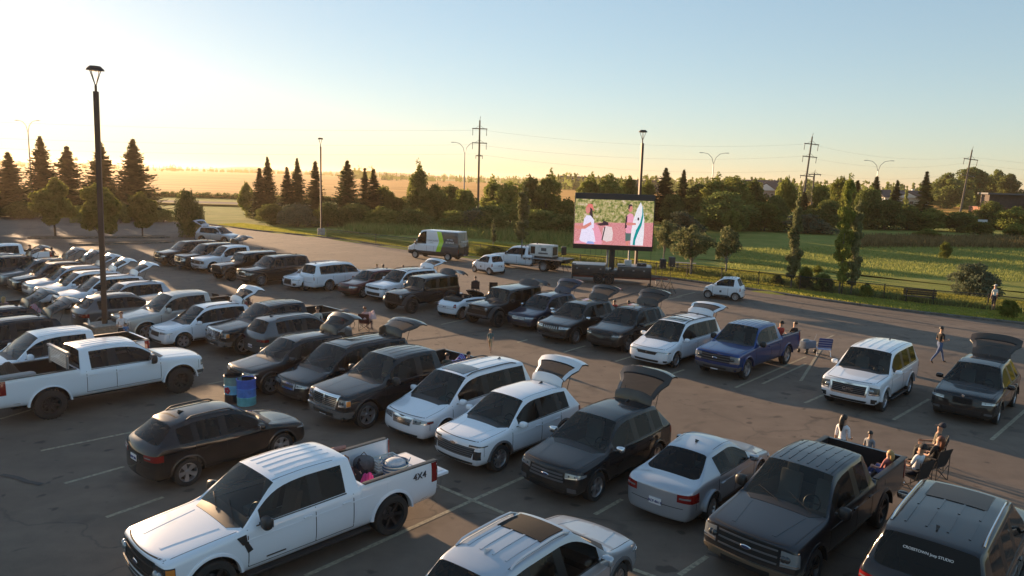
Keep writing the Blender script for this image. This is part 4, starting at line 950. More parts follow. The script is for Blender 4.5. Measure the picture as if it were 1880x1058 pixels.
# ---- delivery van
def wrap_material():
    m = paint('van_wrap', (.74, .76, .80)); n = m.node_tree; p = n.nodes['Principled BSDF']
    tc = n.nodes.new('ShaderNodeTexCoord'); s = n.nodes.new('ShaderNodeSeparateXYZ'); n.links.new(tc.outputs['Object'], s.inputs[0])
    # chevron: edge moves back with the distance from mid height
    a = n.nodes.new('ShaderNodeMath'); a.operation = 'SUBTRACT'; n.links.new(s.outputs[2], a.inputs[0]); a.inputs[1].default_value = 1.75
    b = n.nodes.new('ShaderNodeMath'); b.operation = 'ABSOLUTE'; n.links.new(a.outputs[0], b.inputs[0])
    c = n.nodes.new('ShaderNodeMath'); c.operation = 'MULTIPLY_ADD'; n.links.new(b.outputs[0], c.inputs[0]); c.inputs[1].default_value = -.32; n.links.new(s.outputs[0], c.inputs[2])
    def less(v):
        q = n.nodes.new('ShaderNodeMath'); q.operation = 'LESS_THAN'; n.links.new(c.outputs[0], q.inputs[0]); q.inputs[1].default_value = v; return q
    sill = n.nodes.new('ShaderNodeMath'); sill.operation = 'LESS_THAN'; n.links.new(s.outputs[2], sill.inputs[0]); sill.inputs[1].default_value = .78
    roof = n.nodes.new('ShaderNodeMath'); roof.operation = 'GREATER_THAN'; n.links.new(s.outputs[2], roof.inputs[0]); roof.inputs[1].default_value = 2.66
    base = p.inputs['Base Color'].links[0].from_socket
    def mix(fac, c1, col):
        x = n.nodes.new('ShaderNodeMix'); x.data_type = 'RGBA'; n.links.new(fac, x.inputs[0]); n.links.new(c1, x.inputs[6]); x.inputs[7].default_value = (*col, 1); return x.outputs[2]
    o = mix(less(-.72).outputs[0], base, (.42, .70, .02)); o = mix(less(-1.22).outputs[0], o, (.035, .037, .045)); o = mix(sill.outputs[0], o, (.03, .03, .033)); o = mix(roof.outputs[0], o, (.7, .72, .75))
    n.links.new(o, p.inputs['Base Color']); return m
SPR = mk(VAN, L=5.93, W=2.0, H=2.72, zb=.42, hf=1.14, hc=1.38, bf=1.44, br=1.44, cow=.86, hd=1.62, re=5.70, bb=5.86, fa=1.0, wb=3.66, r=.36, posts=[(2.28, 2.4), (3.0, 3.1), (5.5, None)], glassto=2.3, wr=.84, drop=.0, kr=.97, rim='steel', rails=None, fin=0, ridge=.3, noback=1, zr=1.5, rw=1.0, rbow=.03, am=M_BLK, arch=.06, mm=M_BLK, mirror=1.3, mtall=1.6, mx=.40, blackpost=0,
    square=1, fw=.86, nose=.12, face=dict(g=(.38, .44, .72), bars=3, l=(.52, .94, .58, .92, .1), i=(.7, .04, .22)), tail=dict(l=(.86, .98, .30, .62), wl=.05, pz=.16, text='CKS 1120', bumper=M_WELL))
T['sprinter'] = (SPR, 0)
van = car(kit('sprinter'), 'delivery_van', 'white and charcoal high-roof van with a lime chevron parked by the grass', 'van', -7.2, 69.5, 153.2, wrap_material(), RG, 1.0)
_h = kit('sprinter').bvh
_W = mat('lettering_white', (.8, .8, .8), .5); _G = mat('lettering_grey', (.25, .26, .28), .5)
for tx, sz, x, z, m_ in (('CORPORATE', .22, .02, 1.78, _G), ('EVENTS', .10, .1, 1.58, _G), ('WE WILL', .17, -1.9, 1.96, _W), ('BE BACK', .24, -1.9, 1.70, _W)):
    y = _h.ray_cast(Vector((x, 3, z)), Vector((0, -1, 0)))[0].y
    link('side_lettering', lettering('side_lettering', tx, sz, m_, frame((x, y + .006, z), (-1, 0, 0), (0, 0, 1))), van)
link('rear_lettering', lettering('rear_lettering', 'CORPORATE', .22, _W, frame((-2.985, 0, 1.80), (0, -1, 0), (0, 0, 1))), van)
b = MB(); b.box((-2.975, .0, 1.55), (.02, .02, 2.1)); [b.box((-2.99, y, 1.25), (.02, .60, .10)) for y in (-.5, .5)]; b.build('rear_door_trim', M_BLK, van)

# ---- flatbed truck with a generator box
FLT = mk(PICK, re=3.9, bb=3.98, L=4.45, wb=6.0, rail=1.33, gatedown=0, W=2.03, arch=0, am=PAINT0, ribs=(4, 1), rim='steel', floor=1.30, posts=[(2.85, 3.0), (3.66, None)], face=dict(g=(.52, .50, .92), gt=.60, bars=7, gm=M_CHR, l=(.66, .98, .60, .84, .02), bumper=M_CHR), fog=0, mm=M_BLK)
T['flat'] = (FLT, 0)
def flatbed():
    K = kit('flat'); keep = [i for i, q in enumerate(K.p) if q[0] not in ('bed_rail', 'bed_liner', 'tail_light', 'licence_plate')]
    # drop the rear wheels: they stand farther back under the deck
    rear = {i for i, q in enumerate(K.p) if q[0] == 'wheel' and q[3][0] < 0}; keep = [i for i in keep if i not in rear and K.p[i][2] not in rear]; mp = {o: n for n, o in enumerate(keep)}
    t = thing('flatbed_truck', 'white crew-cab flatbed truck carrying a generator beside the big screen', 'truck', (-.55 + .9, 63.6 + 0.3, 0), R(150), RG)
    t.location = (at(905, 480).x + 2.1, at(905, 480).y - 4.2, 0)
    K2 = Kit(); K2.p = [(K.p[i][0], K.p[i][1], mp.get(K.p[i][2], -1), *K.p[i][3:]) for i in keep]; K2.place(t, {'car_paint': WHITE})
    ty, ri, hu = wheel_meshes(.44, 'steel', .28)
    for sg in (1, -1):
        for off in (0, .31):
            h = link('wheel', hu, t); h.location = (-3.35, sg * (.95 - off), .44); h.rotation_euler = (0, 0, 0 if sg > 0 else math.pi); link('tyre', ty, h); link('rim', ri, h)
    d = MB(); d.box((-3.2, 0, 1.08), (4.0, 2.35, .10)); d.box((-3.2, 0, .90), (3.9, .9, .26)); [d.box((-1.5 - k * .5, 0, 1.0), (.08, 2.3, .14)) for k in range(8)]
    d.build('deck', M_BLK, t)
    for sg in (1, -1): MB().box((-3.2, sg * 1.185, 1.10), (4.0, .03, .07)).build('deck_edge_strip', M_CHR, t)
    r = MB()
    for y in (-1.1, -.4, .4, 1.1): r.box((-1.24, y, 1.6), (.07, .07, 1.0))
    for z in (1.2, 2.1): r.box((-1.24, 0, z), (.07, 2.3, .07))
    r.box((-1.24, 0, 1.5), (.03, 2.2, .5)); r.build('headache_rack', M_BLK, t)
    b = MB(); b.box((-3.3, 0, .70), (1.5, 2.2, .04)); [b.box((-3.3 + k, 1.1, .85), (.04, .04, .34)) for k in (-.7, .7)]; b.box((-4.6, .9, .85), (.6, .4, .4)); b.build('tool_box', M_WELL, t)
    g = thing('generator', 'white boxy generator with dark vents standing on the flatbed', 'generator', (0, 0, 0)); g.parent = None
    g.matrix_world = Matrix.Translation(t.location) @ Matrix.Rotation(R(150), 4, 'Z') @ Matrix.Translation((-2.75, 0, 1.135))
    G0 = mat('generator_white', (.62, .62, .60), .5, noise=(3, .15))
    MB().box((0, 0, .60), (2.3, 1.15, 1.0), b=.05).build('housing', G0, g); MB().box((0, 0, .06), (2.4, 1.2, .12)).build('skid', M_BLK, g)
    for sg in (1, -1):
        v = MB(); v.box((.70, sg * .585, .62), (.42, .03, .62)); v.build('vent', M_WELL, g)
        v = MB(); v.box((-.35, sg * .585, .72), (.5, .02, .26)); v.box((-.3, sg * .585, .38), (.9, .02, .12)); v.build('control_panel', M_GREY, g)
    MB().tube([(.5, .2, 1.1), (.5, .2, 1.22), (.42, .2, 1.27)], .04, 8).build('exhaust', M_BLK, g)
    MB().box((-1.17, 0, .6), (.04, .8, .7)).build('end_grille', M_BLK, g)
    return t
flat = flatbed()
# ================================================================ the setting
def node_mat(name, rough=.9):
    m = bpy.data.materials.new(name); m.use_nodes = True; MATS[name] = m; n = m.node_tree; p = n.nodes['Principled BSDF']; p.inputs['Roughness'].default_value = rough
    tc = n.nodes.new('ShaderNodeTexCoord'); return m, n, p, tc
def NZ(n, tc, scale, detail=5, rough=.6, sc_=None, dist=0, off=0):
    mp = n.nodes.new('ShaderNodeMapping'); mp.inputs['Scale'].default_value = sc_ or (1, 1, 1); mp.inputs['Location'].default_value = (off, off, 0)
    n.links.new(tc.outputs['Object'], mp.inputs[0]); z = n.nodes.new('ShaderNodeTexNoise'); z.inputs['Scale'].default_value = scale; z.inputs['Detail'].default_value = detail; z.inputs['Roughness'].default_value = rough; z.inputs['Distortion'].default_value = dist
    n.links.new(mp.outputs[0], z.inputs['Vector']); return z.outputs['Fac']
def RAMP(n, f, pts):
    r = n.nodes.new('ShaderNodeValToRGB'); n.links.new(f, r.inputs[0]); e = r.color_ramp.elements
    while len(e) < len(pts): e.new(.5)
    for i, (a, c) in enumerate(pts): e[i].position = a; e[i].color = (*c, 1) if isinstance(c, tuple) else (c, c, c, 1)
    return r.outputs[0]
def MIX(n, f, a, b, mode='MIX'):
    x = n.nodes.new('ShaderNodeMix'); x.data_type = 'RGBA'; x.blend_type = mode
    for s, v in ((0, f), (6, a), (7, b)):
        if hasattr(v, 'links'): n.links.new(v, x.inputs[s])
        elif s == 0: x.inputs[0].default_value = v
        else: x.inputs[s].default_value = (*v, 1) if isinstance(v, tuple) else (v, v, v, 1)
    return x.outputs[2]
def BUMP(n, p, f, s=.3, d=.02):
    b = n.nodes.new('ShaderNodeBump'); b.inputs['Strength'].default_value = s; b.inputs['Distance'].default_value = d; n.links.new(f, b.inputs['Height']); n.links.new(b.outputs[0], p.inputs['Normal'])

def asphalt_mat():
    m, n, p, tc = node_mat('asphalt', .85)
    fine = NZ(n, tc, 60, 3, .7); mid = NZ(n, tc, 1.3, 6, .65); big = NZ(n, tc, .12, 4, .5)
    c = RAMP(n, fine, [(.3, (.148, .112, .086)), (.55, (.215, .168, .132)), (.8, (.305, .245, .198))])
    c = MIX(n, .55, c, RAMP(n, mid, [(.3, .55), (.7, 1.0)]), 'MULTIPLY'); c = MIX(n, .6, c, RAMP(n, big, [(.35, .65), (.65, 1.05)]), 'MULTIPLY')
    # stains and crack filler
    st = NZ(n, tc, .55, 3, .5, None, .4, 7); c = MIX(n, RAMP(n, st, [(.62, .0), (.72, .5)]), c, (.03, .028, .027))
    v = n.nodes.new('ShaderNodeTexVoronoi'); v.feature = 'DISTANCE_TO_EDGE'; v.inputs['Scale'].default_value = .10; mp = n.nodes.new('ShaderNodeMapping')
    wz = n.nodes.new('ShaderNodeTexNoise'); wz.inputs['Scale'].default_value = .5; wz.inputs['Detail'].default_value = 5; n.links.new(tc.outputs['Object'], wz.inputs['Vector'])
    ad = n.nodes.new('ShaderNodeVectorMath'); ad.operation = 'MULTIPLY_ADD'; n.links.new(wz.outputs['Color'], ad.inputs[0]); ad.inputs[1].default_value = (2.2, 2.2, 0); n.links.new(tc.outputs['Object'], ad.inputs[2]); n.links.new(ad.outputs[0], v.inputs['Vector'])
    c = MIX(n, RAMP(n, v.outputs['Distance'], [(.0, .35), (.004, .0)]), c, (.028, .027, .026))
    sp = NZ(n, tc, 1.7, 2, .4, None, .2, 31); c = MIX(n, RAMP(n, sp, [(.66, .0), (.71, .55)]), c, (.022, .020, .019))
    tr = NZ(n, tc, .9, 3, .5, (.12, 1.6, 1), .1, 3); c = MIX(n, .30, c, RAMP(n, tr, [(.4, .7), (.6, 1.0)]), 'MULTIPLY')
    vc = n.nodes.new('ShaderNodeTexVoronoi'); vc.inputs['Scale'].default_value = .075; n.links.new(tc.outputs['Object'], vc.inputs['Vector']); c = MIX(n, 1.0, c, RAMP(n, vc.outputs['Color'], [(.2, .90), (.8, 1.08)]), 'MULTIPLY')
    n.links.new(c, p.inputs['Base Color']); BUMP(n, p, fine, .35, .01)
    p.inputs['Specular IOR Level'].default_value = .35; return m
def lawn_mat(name, a, b, c3, s=1.0):
    m, n, p, tc = node_mat(name, 1.0); p.inputs['Specular IOR Level'].default_value = .1
    f = NZ(n, tc, 30 * s, 4, .8); g = NZ(n, tc, .35 * s, 6, .6); h = NZ(n, tc, .05, 4, .6, (1, 3, 1))
    c = RAMP(n, f, [(.3, a), (.7, b)]); c = MIX(n, RAMP(n, g, [(.35, .0), (.7, .6)]), c, c3); c = MIX(n, .6, c, RAMP(n, h, [(.3, .6), (.7, 1.1)]), 'MULTIPLY')
    n.links.new(c, p.inputs['Base Color']); BUMP(n, p, f, 1.0, .08); return m
ASPH = asphalt_mat()
GRASS = lawn_mat('meadow_grass', (.16, .195, .038), (.26, .29, .065), (.36, .33, .10))

def ease(x): x = max(0., min(1., x)); return x * x * (3 - 2 * x)
KERB_PX = [(-160, 372), (60, 390), (380, 412), (470, 424), (530, 430), (590, 436), (700, 451), (870, 474), (1050, 492), (1230, 512), (1370, 531), (1510, 552), (1642, 570), (1880, 596), (2150, 618)]
KERB = [at(x, y) for x, y in KERB_PX]
def to_uv(x, y): return x * CU + y * SU, x * SU - y * CU
KUV = [to_uv(p.x, p.y) for p in KERB]
KUV[0] = (47.5, -150); KUV[1] = (48.6, -124); KUV.append((66, 60)); KUV.append((70, 200)); KUV.sort(key=lambda q: q[1])
def ukerb(v): return float(np.interp(v, [q[1] for q in KUV], [q[0] for q in KUV]))
def terr(x, y):
    u, v = to_uv(x, y); d = u - ukerb(v)
    if d <= 0: return -.15
    z = .13 + .05 * ease(d / 4)
    z -= 1.3 * ease((d - 7) / 16) * (1 - ease((d - 34) / 30)) * ease((v + 75) / 25)
    z += .5 * ease((d - 60) / 40); return z
def ground():
    us = [-150, -80] + list(np.arange(-50, 44, 12.0)) + list(np.arange(44, 80, 1.5)) + list(np.arange(80, 160, 5.)) + [170, 200, 250, 320, 450, 700, 1200, 2500, 6000, 12000]
    vs_ = [-12000, -5000, -2500, -1200, -700, -450, -300, -220, -170] + list(np.arange(-150, 40, 3.0)) + [50, 70, 100, 150, 250, 450, 800, 1500, 3000, 8000]
    b = MB(); V = []
    for u in us:
        for v in vs_:
            uu = u
            if 44 <= u < 80: uu = u + ukerb(v) - 50.0 if abs(v) < 2000 else u
            p = uv(uu, v); V.append((p.x, p.y, terr(p.x, p.y)))
    k = len(vs_); F = [(i * k + j, i * k + j + 1, (i + 1) * k + j + 1, (i + 1) * k + j) for i in range(len(us) - 1) for j in range(k - 1)]
    b.add(V, F); tag(b.build('ground', GRASS), kind='structure')
ground()
# lot: one sheet with the kerb line as its far edge
def lot():
    b = MB(); vv = list(np.arange(-128, 62, 3.0)) + [75, 100, 160]; V = []
    for v in vv:
        for u in (-140, -20, 10, 40, min(ukerb(v), 58) - .12): p = uv(u, v); V.append((p.x, p.y, 0))
    F = [(i * 5 + j, i * 5 + j + 1, (i + 1) * 5 + j + 1, (i + 1) * 5 + j) for i in range(len(vv) - 1) for j in range(4)]
    b.add(V, F); o = b.build('parking_lot', ASPH); tag(o, kind='structure')
lot()
CONC = mat('concrete', (.26, .245, .22), .9, noise=(6, .25), bump=.3); KERBM = mat('kerb_concrete', (.12, .112, .10), .95, noise=(3, .35), bump=.3)
def kerb_strip(pts, closed=False, name='kerb', w=.16, h=.14):
    b = MB(); V = []; n = len(pts)
    for i, p in enumerate(pts):
        a = pts[(i - 1) % n if closed else max(i - 1, 0)]; c = pts[(i + 1) % n if closed else min(i + 1, n - 1)]
        t = (c - a).normalized(); nn = Vector((-t.y, t.x, 0))
        for o_, z in ((-w / 2 - .01, -.05), (-w / 2, h - .02), (-w / 2 + .025, h), (w / 2, h), (w / 2, -.05)): q = p + nn * o_; V.append((q.x, q.y, z))
    m = n if closed else n - 1
    F = [(i * 5 + j, i * 5 + j + 1, ((i + 1) % n) * 5 + j + 1, ((i + 1) % n) * 5 + j) for i in range(m) for j in range(4)]
    b.add(V, F); return tag(b.build(name, KERBM), kind='structure')
kerb_strip([uv(ukerb(v), v) for v in np.arange(-127, 61, 1.5)])
# lawn strip just inside the kerb: sunlit, brighter and mown
LAWN = lawn_mat('mown_lawn', (.055, .085, .012), (.11, .14, .022), (.17, .17, .04))
# painted lines
PAINTW = None
def line_mat():
    m, n, p, tc = node_mat('faded_line_paint', .8); f = NZ(n, tc, 9, 6, .75); c = RAMP(n, f, [(.36, (.16, .14, .11)), (.55, (.34, .30, .21)), (.85, (.46, .41, .29))]); n.links.new(c, p.inputs['Base Color']); return m
PAINTW = line_mat()
def strip(mb, a, b_, w, z=.004):
    a, b_ = Vector(a), Vector(b_); t = (b_ - a).normalized(); nn = Vector((-t.y, t.x, 0)) * w / 2
    mb.add([(*(a - nn).xy, z), (*(a + nn).xy, z), (*(b_ + nn).xy, z), (*(b_ - nn).xy, z)], [(0, 3, 2, 1)])
LN = MB()
PXL = [(118, 888, 228, 857), (195, 950, 300, 913), (75, 828, 245, 793), (560, 1058, 962, 876), (1092, 945, 1142, 917), (1247, 1056, 1298, 1022), (798, 890, 925, 943), (1162, 1046, 1203, 1060), (1130, 664, 1162, 654), (1230, 688, 1256, 679), (1350, 712, 1480, 655), (1478, 740, 1512, 725), (1640, 771, 1706, 733), (1820, 808, 1884, 752),
       (1035, 647, 1075, 635), (810, 596, 852, 587), (950, 629, 968, 624), (1242, 545, 1276, 537), (1085, 573, 1252, 545), (600, 465, 640, 462), (1470, 700, 1508, 640), (1400, 705, 1480, 668), (0, 770, 60, 752), (380, 706, 420, 698), (1480, 640, 1530, 616)]
for i_, a in enumerate(PXL): strip(LN, at(a[0], a[1]), at(a[2], a[3]), .115, .009 if i_ in (6, 7, 20, 22) else .004)
for v in np.arange(-52, -28, 2.68): strip(LN, uv(45.2, v), uv(50.2, v), .11)      # stalls along the kerb
for v in np.arange(-100, -64, 2.68): strip(LN, uv(45.2, v), uv(ukerb(v) - .6, v), .11)
tag(LN.build('parking_lines', PAINTW, smooth=False), kind='structure')
# long crack-sealer seams
SE = MB(); SEAL = mat('crack_sealer', (.022, .021, .020), .6)
def seam_px(pts, w=.05, zs=[.013]):
    q = [at(*p) for p in pts]; r_ = random.Random(5); out = []
    for a, b_ in zip(q[:-1], q[1:]):
        n_ = max(2, int((b_ - a).length / .6))
        for k in range(n_): out.append(a.lerp(b_, k / n_) + Vector((r_.uniform(-.05, .05), r_.uniform(-.05, .05), 0)))
    out.append(q[-1])
    for a, b_ in zip(out[:-1], out[1:]): zs[0] = .029 - zs[0]; strip(SE, a, b_ + (b_ - a) * .06, w, zs[0])
seam_px([(700, 632), (770, 624), (860, 612), (940, 602)], .09); seam_px([(1440, 570), (1620, 590), (1760, 604), (1900, 618)], .05); seam_px([(1380, 548), (1600, 572), (1880, 604)], .05)
seam_px([(1085, 560), (1180, 540), (1240, 530)], .05); seam_px([(1040, 735), (1110, 745), (1160, 770)], .05); seam_px([(0, 873), (30, 880), (75, 890)], .14); seam_px([(560, 640), (700, 640)], .04)
tag(SE.build('sealed_cracks', SEAL, smooth=False), kind='structure')
# islands of the far lot
SOIL = mat('island_soil', (.10, .075, .05), 1.0, noise=(4, .35), bump=.6)
def island(a, b_, w):
    a, b_ = Vector(a), Vector(b_); t = (b_ - a).normalized(); nn = Vector((-t.y, t.x, 0)); r = w / 2; P_ = []
    for k in range(9): an = -math.pi / 2 + math.pi * k / 8; P_.append(b_ + t * math.cos(an) * r + nn * math.sin(an) * r)
    for k in range(9): an = math.pi / 2 + math.pi * k / 8; P_.append(a + t * math.cos(an) * r + nn * math.sin(an) * r)
    kerb_strip(P_, True, 'island_kerb')
    m = MB(); m.add([(p.x, p.y, .11) for p in P_], [tuple(range(len(P_)))]); tag(m.build('island_soil', SOIL, smooth=False), kind='structure')
island(at(72, 437), at(293, 436), 2.0); island(at(150, 449), at(300, 445), 2.0)
# road and wheat field beyond
def band(name, pts, m, z):
    b = MB(); b.add([(p[0], p[1], z) for p in pts], [tuple(range(len(pts)))]); return tag(b.build(name, m, smooth=False), kind='structure')
ROADM = mat('road_asphalt', (.075, .072, .07), 1.0, noise=(.5, .15), spec=.05)
def far(px, d, z=0): p = at(px, 400, 0, dist=d); return (p.x, p.y)
band('road', [far(-500, 150), far(700, 156), far(1100, 168), far(2600, 185), far(2600, 196), far(1100, 178), far(700, 166), far(-500, 160)], ROADM, .70)
def wheat():
    m, n, p, tc = node_mat('ripe_wheat', 1.0); p.inputs['Specular IOR Level'].default_value = .1
    a = NZ(n, tc, .05, 6, .6, (.25, 1, 1)); f = NZ(n, tc, 2.5, 4, .8); t = NZ(n, tc, .35, 3, .5, (.04, 1, 1))
    c = RAMP(n, a, [(.3, (.46, .22, .035)), (.5, (.60, .30, .06)), (.72, (.68, .38, .09))]); c = MIX(n, .5, c, RAMP(n, f, [(.3, .6), (.7, 1.1)]), 'MULTIPLY'); c = MIX(n, .35, c, RAMP(n, t, [(.45, .6), (.55, 1.0)]), 'MULTIPLY')
    n.links.new(c, p.inputs['Base Color']); return m
WH = wheat()
def wheat_field():
    b = MB(); rows = []
    ds = [196, 205, 240, 300, 420, 620, 880, 1100, 1300]
    V = []
    for d in ds:
        for px in range(-900, 2301, 160):
            dd = d if px < 1000 else d + (px - 1000) * .03
            if d == 1300: dd = np.interp(px, [-900, 300, 1040, 1400, 2300], [1500, 1500, 620, 420, 380])
            elif d > 300: dd = 196 + (np.interp(px, [-900, 300, 1040, 1400, 2300], [1500, 1500, 620, 420, 380]) - 196) * (d - 196) / 1110
            x, y = far(px, dd); V.append((x, y, .75 + .5 * ease((d - 196) / 10) + 2.6 * ease((dd - 300) / 1000)))
    k = len(range(-900, 2301, 160)); F = [(i * k + j, i * k + j + 1, (i + 1) * k + j + 1, (i + 1) * k + j) for i in range(len(ds) - 1) for j in range(k - 1)]
    b.add(V, F); tag(b.build('wheat_field', WH), kind='structure')
wheat_field()
# low hills at the left horizon
def hills():
    b = MB(); r_ = random.Random(3); V = []; N = 90
    for i in range(N):
        px = -900 + 3400 * i / (N - 1); h = 15 + 7 * math.sin(i * .35) + 4 * math.sin(i * .9 + 1) + r_.uniform(-2, 2); h = max(5, h) * (1.15 if px < 500 else .7)
        for d, k in ((2600, -.1), (2700, .8), (2900, 1.0), (3300, .9), (3800, -.1)): x, y = far(px, d); V.append((x, y, h * k))
    F = [(i * 5 + j, i * 5 + j + 1, (i + 1) * 5 + j + 1, (i + 1) * 5 + j) for i in range(N - 1) for j in range(4)]
    b.add(V, F); tag(b.build('hills', mat('far_hills', (.05, .06, .045), 1.0, noise=(.004, .3))), kind='structure')
hills()

# ================================================================ vegetation
def leaf_mat(name, a, b, trans=.35):
    m = bpy.data.materials.new(name); m.use_nodes = True; MATS[name] = m; n = m.node_tree; n.nodes.clear(); o = n.nodes.new('ShaderNodeOutputMaterial')
    tc = n.nodes.new('ShaderNodeTexCoord'); z = n.nodes.new('ShaderNodeTexNoise'); z.inputs['Scale'].default_value = 1.6; z.inputs['Detail'].default_value = 4; n.links.new(tc.outputs['Object'], z.inputs['Vector'])
    oi = n.nodes.new('ShaderNodeObjectInfo'); r = n.nodes.new('ShaderNodeValToRGB'); r.color_ramp.elements[0].position = .35; r.color_ramp.elements[1].position = .65; r.color_ramp.elements[0].color = (*a, 1); r.color_ramp.elements[1].color = (*b, 1)
    n.links.new(z.outputs['Fac'], r.inputs[0]); hs = n.nodes.new('ShaderNodeHueSaturation'); mr = n.nodes.new('ShaderNodeMapRange'); mr.inputs[3].default_value = .75; mr.inputs[4].default_value = 1.25
    n.links.new(oi.outputs['Random'], mr.inputs[0]); n.links.new(mr.outputs[0], hs.inputs['Value']); n.links.new(r.outputs[0], hs.inputs['Color'])
    d = n.nodes.new('ShaderNodeBsdfDiffuse'); t = n.nodes.new('ShaderNodeBsdfTranslucent'); mx = n.nodes.new('ShaderNodeMixShader'); mx.inputs[0].default_value = trans
    n.links.new(hs.outputs[0], d.inputs[0]); n.links.new(hs.outputs[0], t.inputs[0]); n.links.new(d.outputs[0], mx.inputs[1]); n.links.new(t.outputs[0], mx.inputs[2]); n.links.new(mx.outputs[0], o.inputs[0]); return m
L_SPR = leaf_mat('spruce_needles', (.048, .068, .030), (.10, .125, .052), .35)
L_DEC = leaf_mat('broad_leaves', (.13, .165, .038), (.30, .31, .08), .5)
L_LIT = leaf_mat('pale_leaves', (.12, .14, .03), (.22, .24, .06), .5)
L_DRK = leaf_mat('dark_leaves', (.10, .13, .038), (.21, .235, .07), .5)
L_APP = leaf_mat('grey_green_leaves', (.10, .12, .05), (.26, .26, .13), .45)
L_SIL = leaf_mat('silver_willow', (.09, .11, .07), (.16, .18, .11), .35)
BARK = mat('bark', (.085, .068, .052), .95, noise=(9, .35), bump=.8); BARKL = mat('pale_bark', (.20, .18, .15), .95, noise=(9, .3), bump=.6)
def leaves(rng, clumps, n, size, elong=1.6, droop=0.):
    """n small leaf faces spread through clumps [(centre, radii)]"""
    vol = np.array([c[1][0] * c[1][1] * c[1][2] for c in clumps]) ** .75; vol /= vol.sum(); which = rng.choice(len(clumps), n, p=vol)
    C = np.array([c[0] for c in clumps])[which]; Rr = np.array([c[1] for c in clumps])[which]
    d = rng.normal(size=(n, 3)); d /= np.linalg.norm(d, axis=1)[:, None]; rad = rng.uniform(.25, 1, n) ** .45
    P0 = C + d * Rr * rad[:, None]
    a = rng.normal(size=(n, 3)); a[:, 2] -= droop; a /= np.linalg.norm(a, axis=1)[:, None]; b = np.cross(a, rng.normal(size=(n, 3))); b /= np.linalg.norm(b, axis=1)[:, None]
    s = size * rng.uniform(.6, 1.4, n)[:, None]; a = a * s * elong; b = b * s
    V = np.stack([P0 - a, P0 + b * .7, P0 + a, P0 - b * .7], 1).reshape(-1, 3); F = np.arange(n * 4).reshape(-1, 4); return V, F
def np_mesh(name, V, F, m):
    me = bpy.data.meshes.new(name); me.vertices.add(len(V)); me.vertices.foreach_set('co', np.asarray(V, np.float32).ravel()); k = F.shape[1]
    me.loops.add(F.size); me.loops.foreach_set('vertex_index', F.ravel().astype(np.int32)); me.polygons.add(len(F)); me.polygons.foreach_set('loop_start', np.arange(0, F.size, k, dtype=np.int32)); me.polygons.foreach_set('loop_total', np.full(len(F), k, np.int32))
    me.update(); me.materials.append(m); return me
def proto_spruce(seed, h=10., w=2.1, m=L_SPR, dens=1.0):
    rng = np.random.default_rng(seed); V = []; z = .06 * h
    while z < h * .985:
        f = z / h; r = 1.15 * w * (1 - f) ** .97 * (1.0 if f > .12 else .7 + 2.5 * f) * rng.uniform(.78, 1.18) + .05; nb = int((11 + 15 * (1 - f)) * dens); z_lev = z
        for k in range(nb):
            an = rng.uniform(0, 6.283); L_ = r * rng.uniform(.45, 1.18); z = z_lev + rng.uniform(-.5, .5) * .035 * h; d = np.array([math.cos(an), math.sin(an), 0]); s = np.array([-d[1], d[0], 0]); droop = -.12 - .22 * (1 - f)
            ns = max(2, int(L_ / .32))
            for j in range(ns):
                t0, t1 = j / ns, (j + 1.25) / ns; zz = lambda t: z + L_ * (droop * t + .22 * t * t * t) + rng.normal() * .02
                wd = (.42 * (1 - .6 * t0) + .07) * min(1, L_ + .3); p0 = d * L_ * t0; p1 = d * L_ * min(t1, 1.05)
                for q in (-1, 1):
                    tip = (p0 + p1) / 2 + s * q * wd * rng.uniform(.7, 1.3) + np.array([0, 0, zz((t0 + t1) / 2) - .10 * wd - rng.uniform(0, .08)])
                    V += [p0 + [0, 0, zz(t0)], tip, p1 + [0, 0, zz(t1)], p0 * .5 + p1 * .5 + [0, 0, zz((t0 + t1) / 2) - .10]]
        z = z_lev + (.021 + .010 * rng.random()) * h * (1.1 - .5 * f)
    V += [np.array([.03, 0, h * .95]), np.array([0, .03, h * .95]), np.array([0, 0, h * 1.02]), np.array([-.03, 0, h * .95])]
    V = np.array(V); crown = np_mesh('crown', V, np.arange(len(V)).reshape(-1, 4), m)
    t = MB(); t.tube([(0, 0, -.3), (0, 0, h * .3), (0, 0, h * .97)], [.16 * h / 10, .11 * h / 10, .02], 8); K = Kit(); K.add('trunk', t.mesh('trunk', BARK)); K.add('crown', crown); return K, h
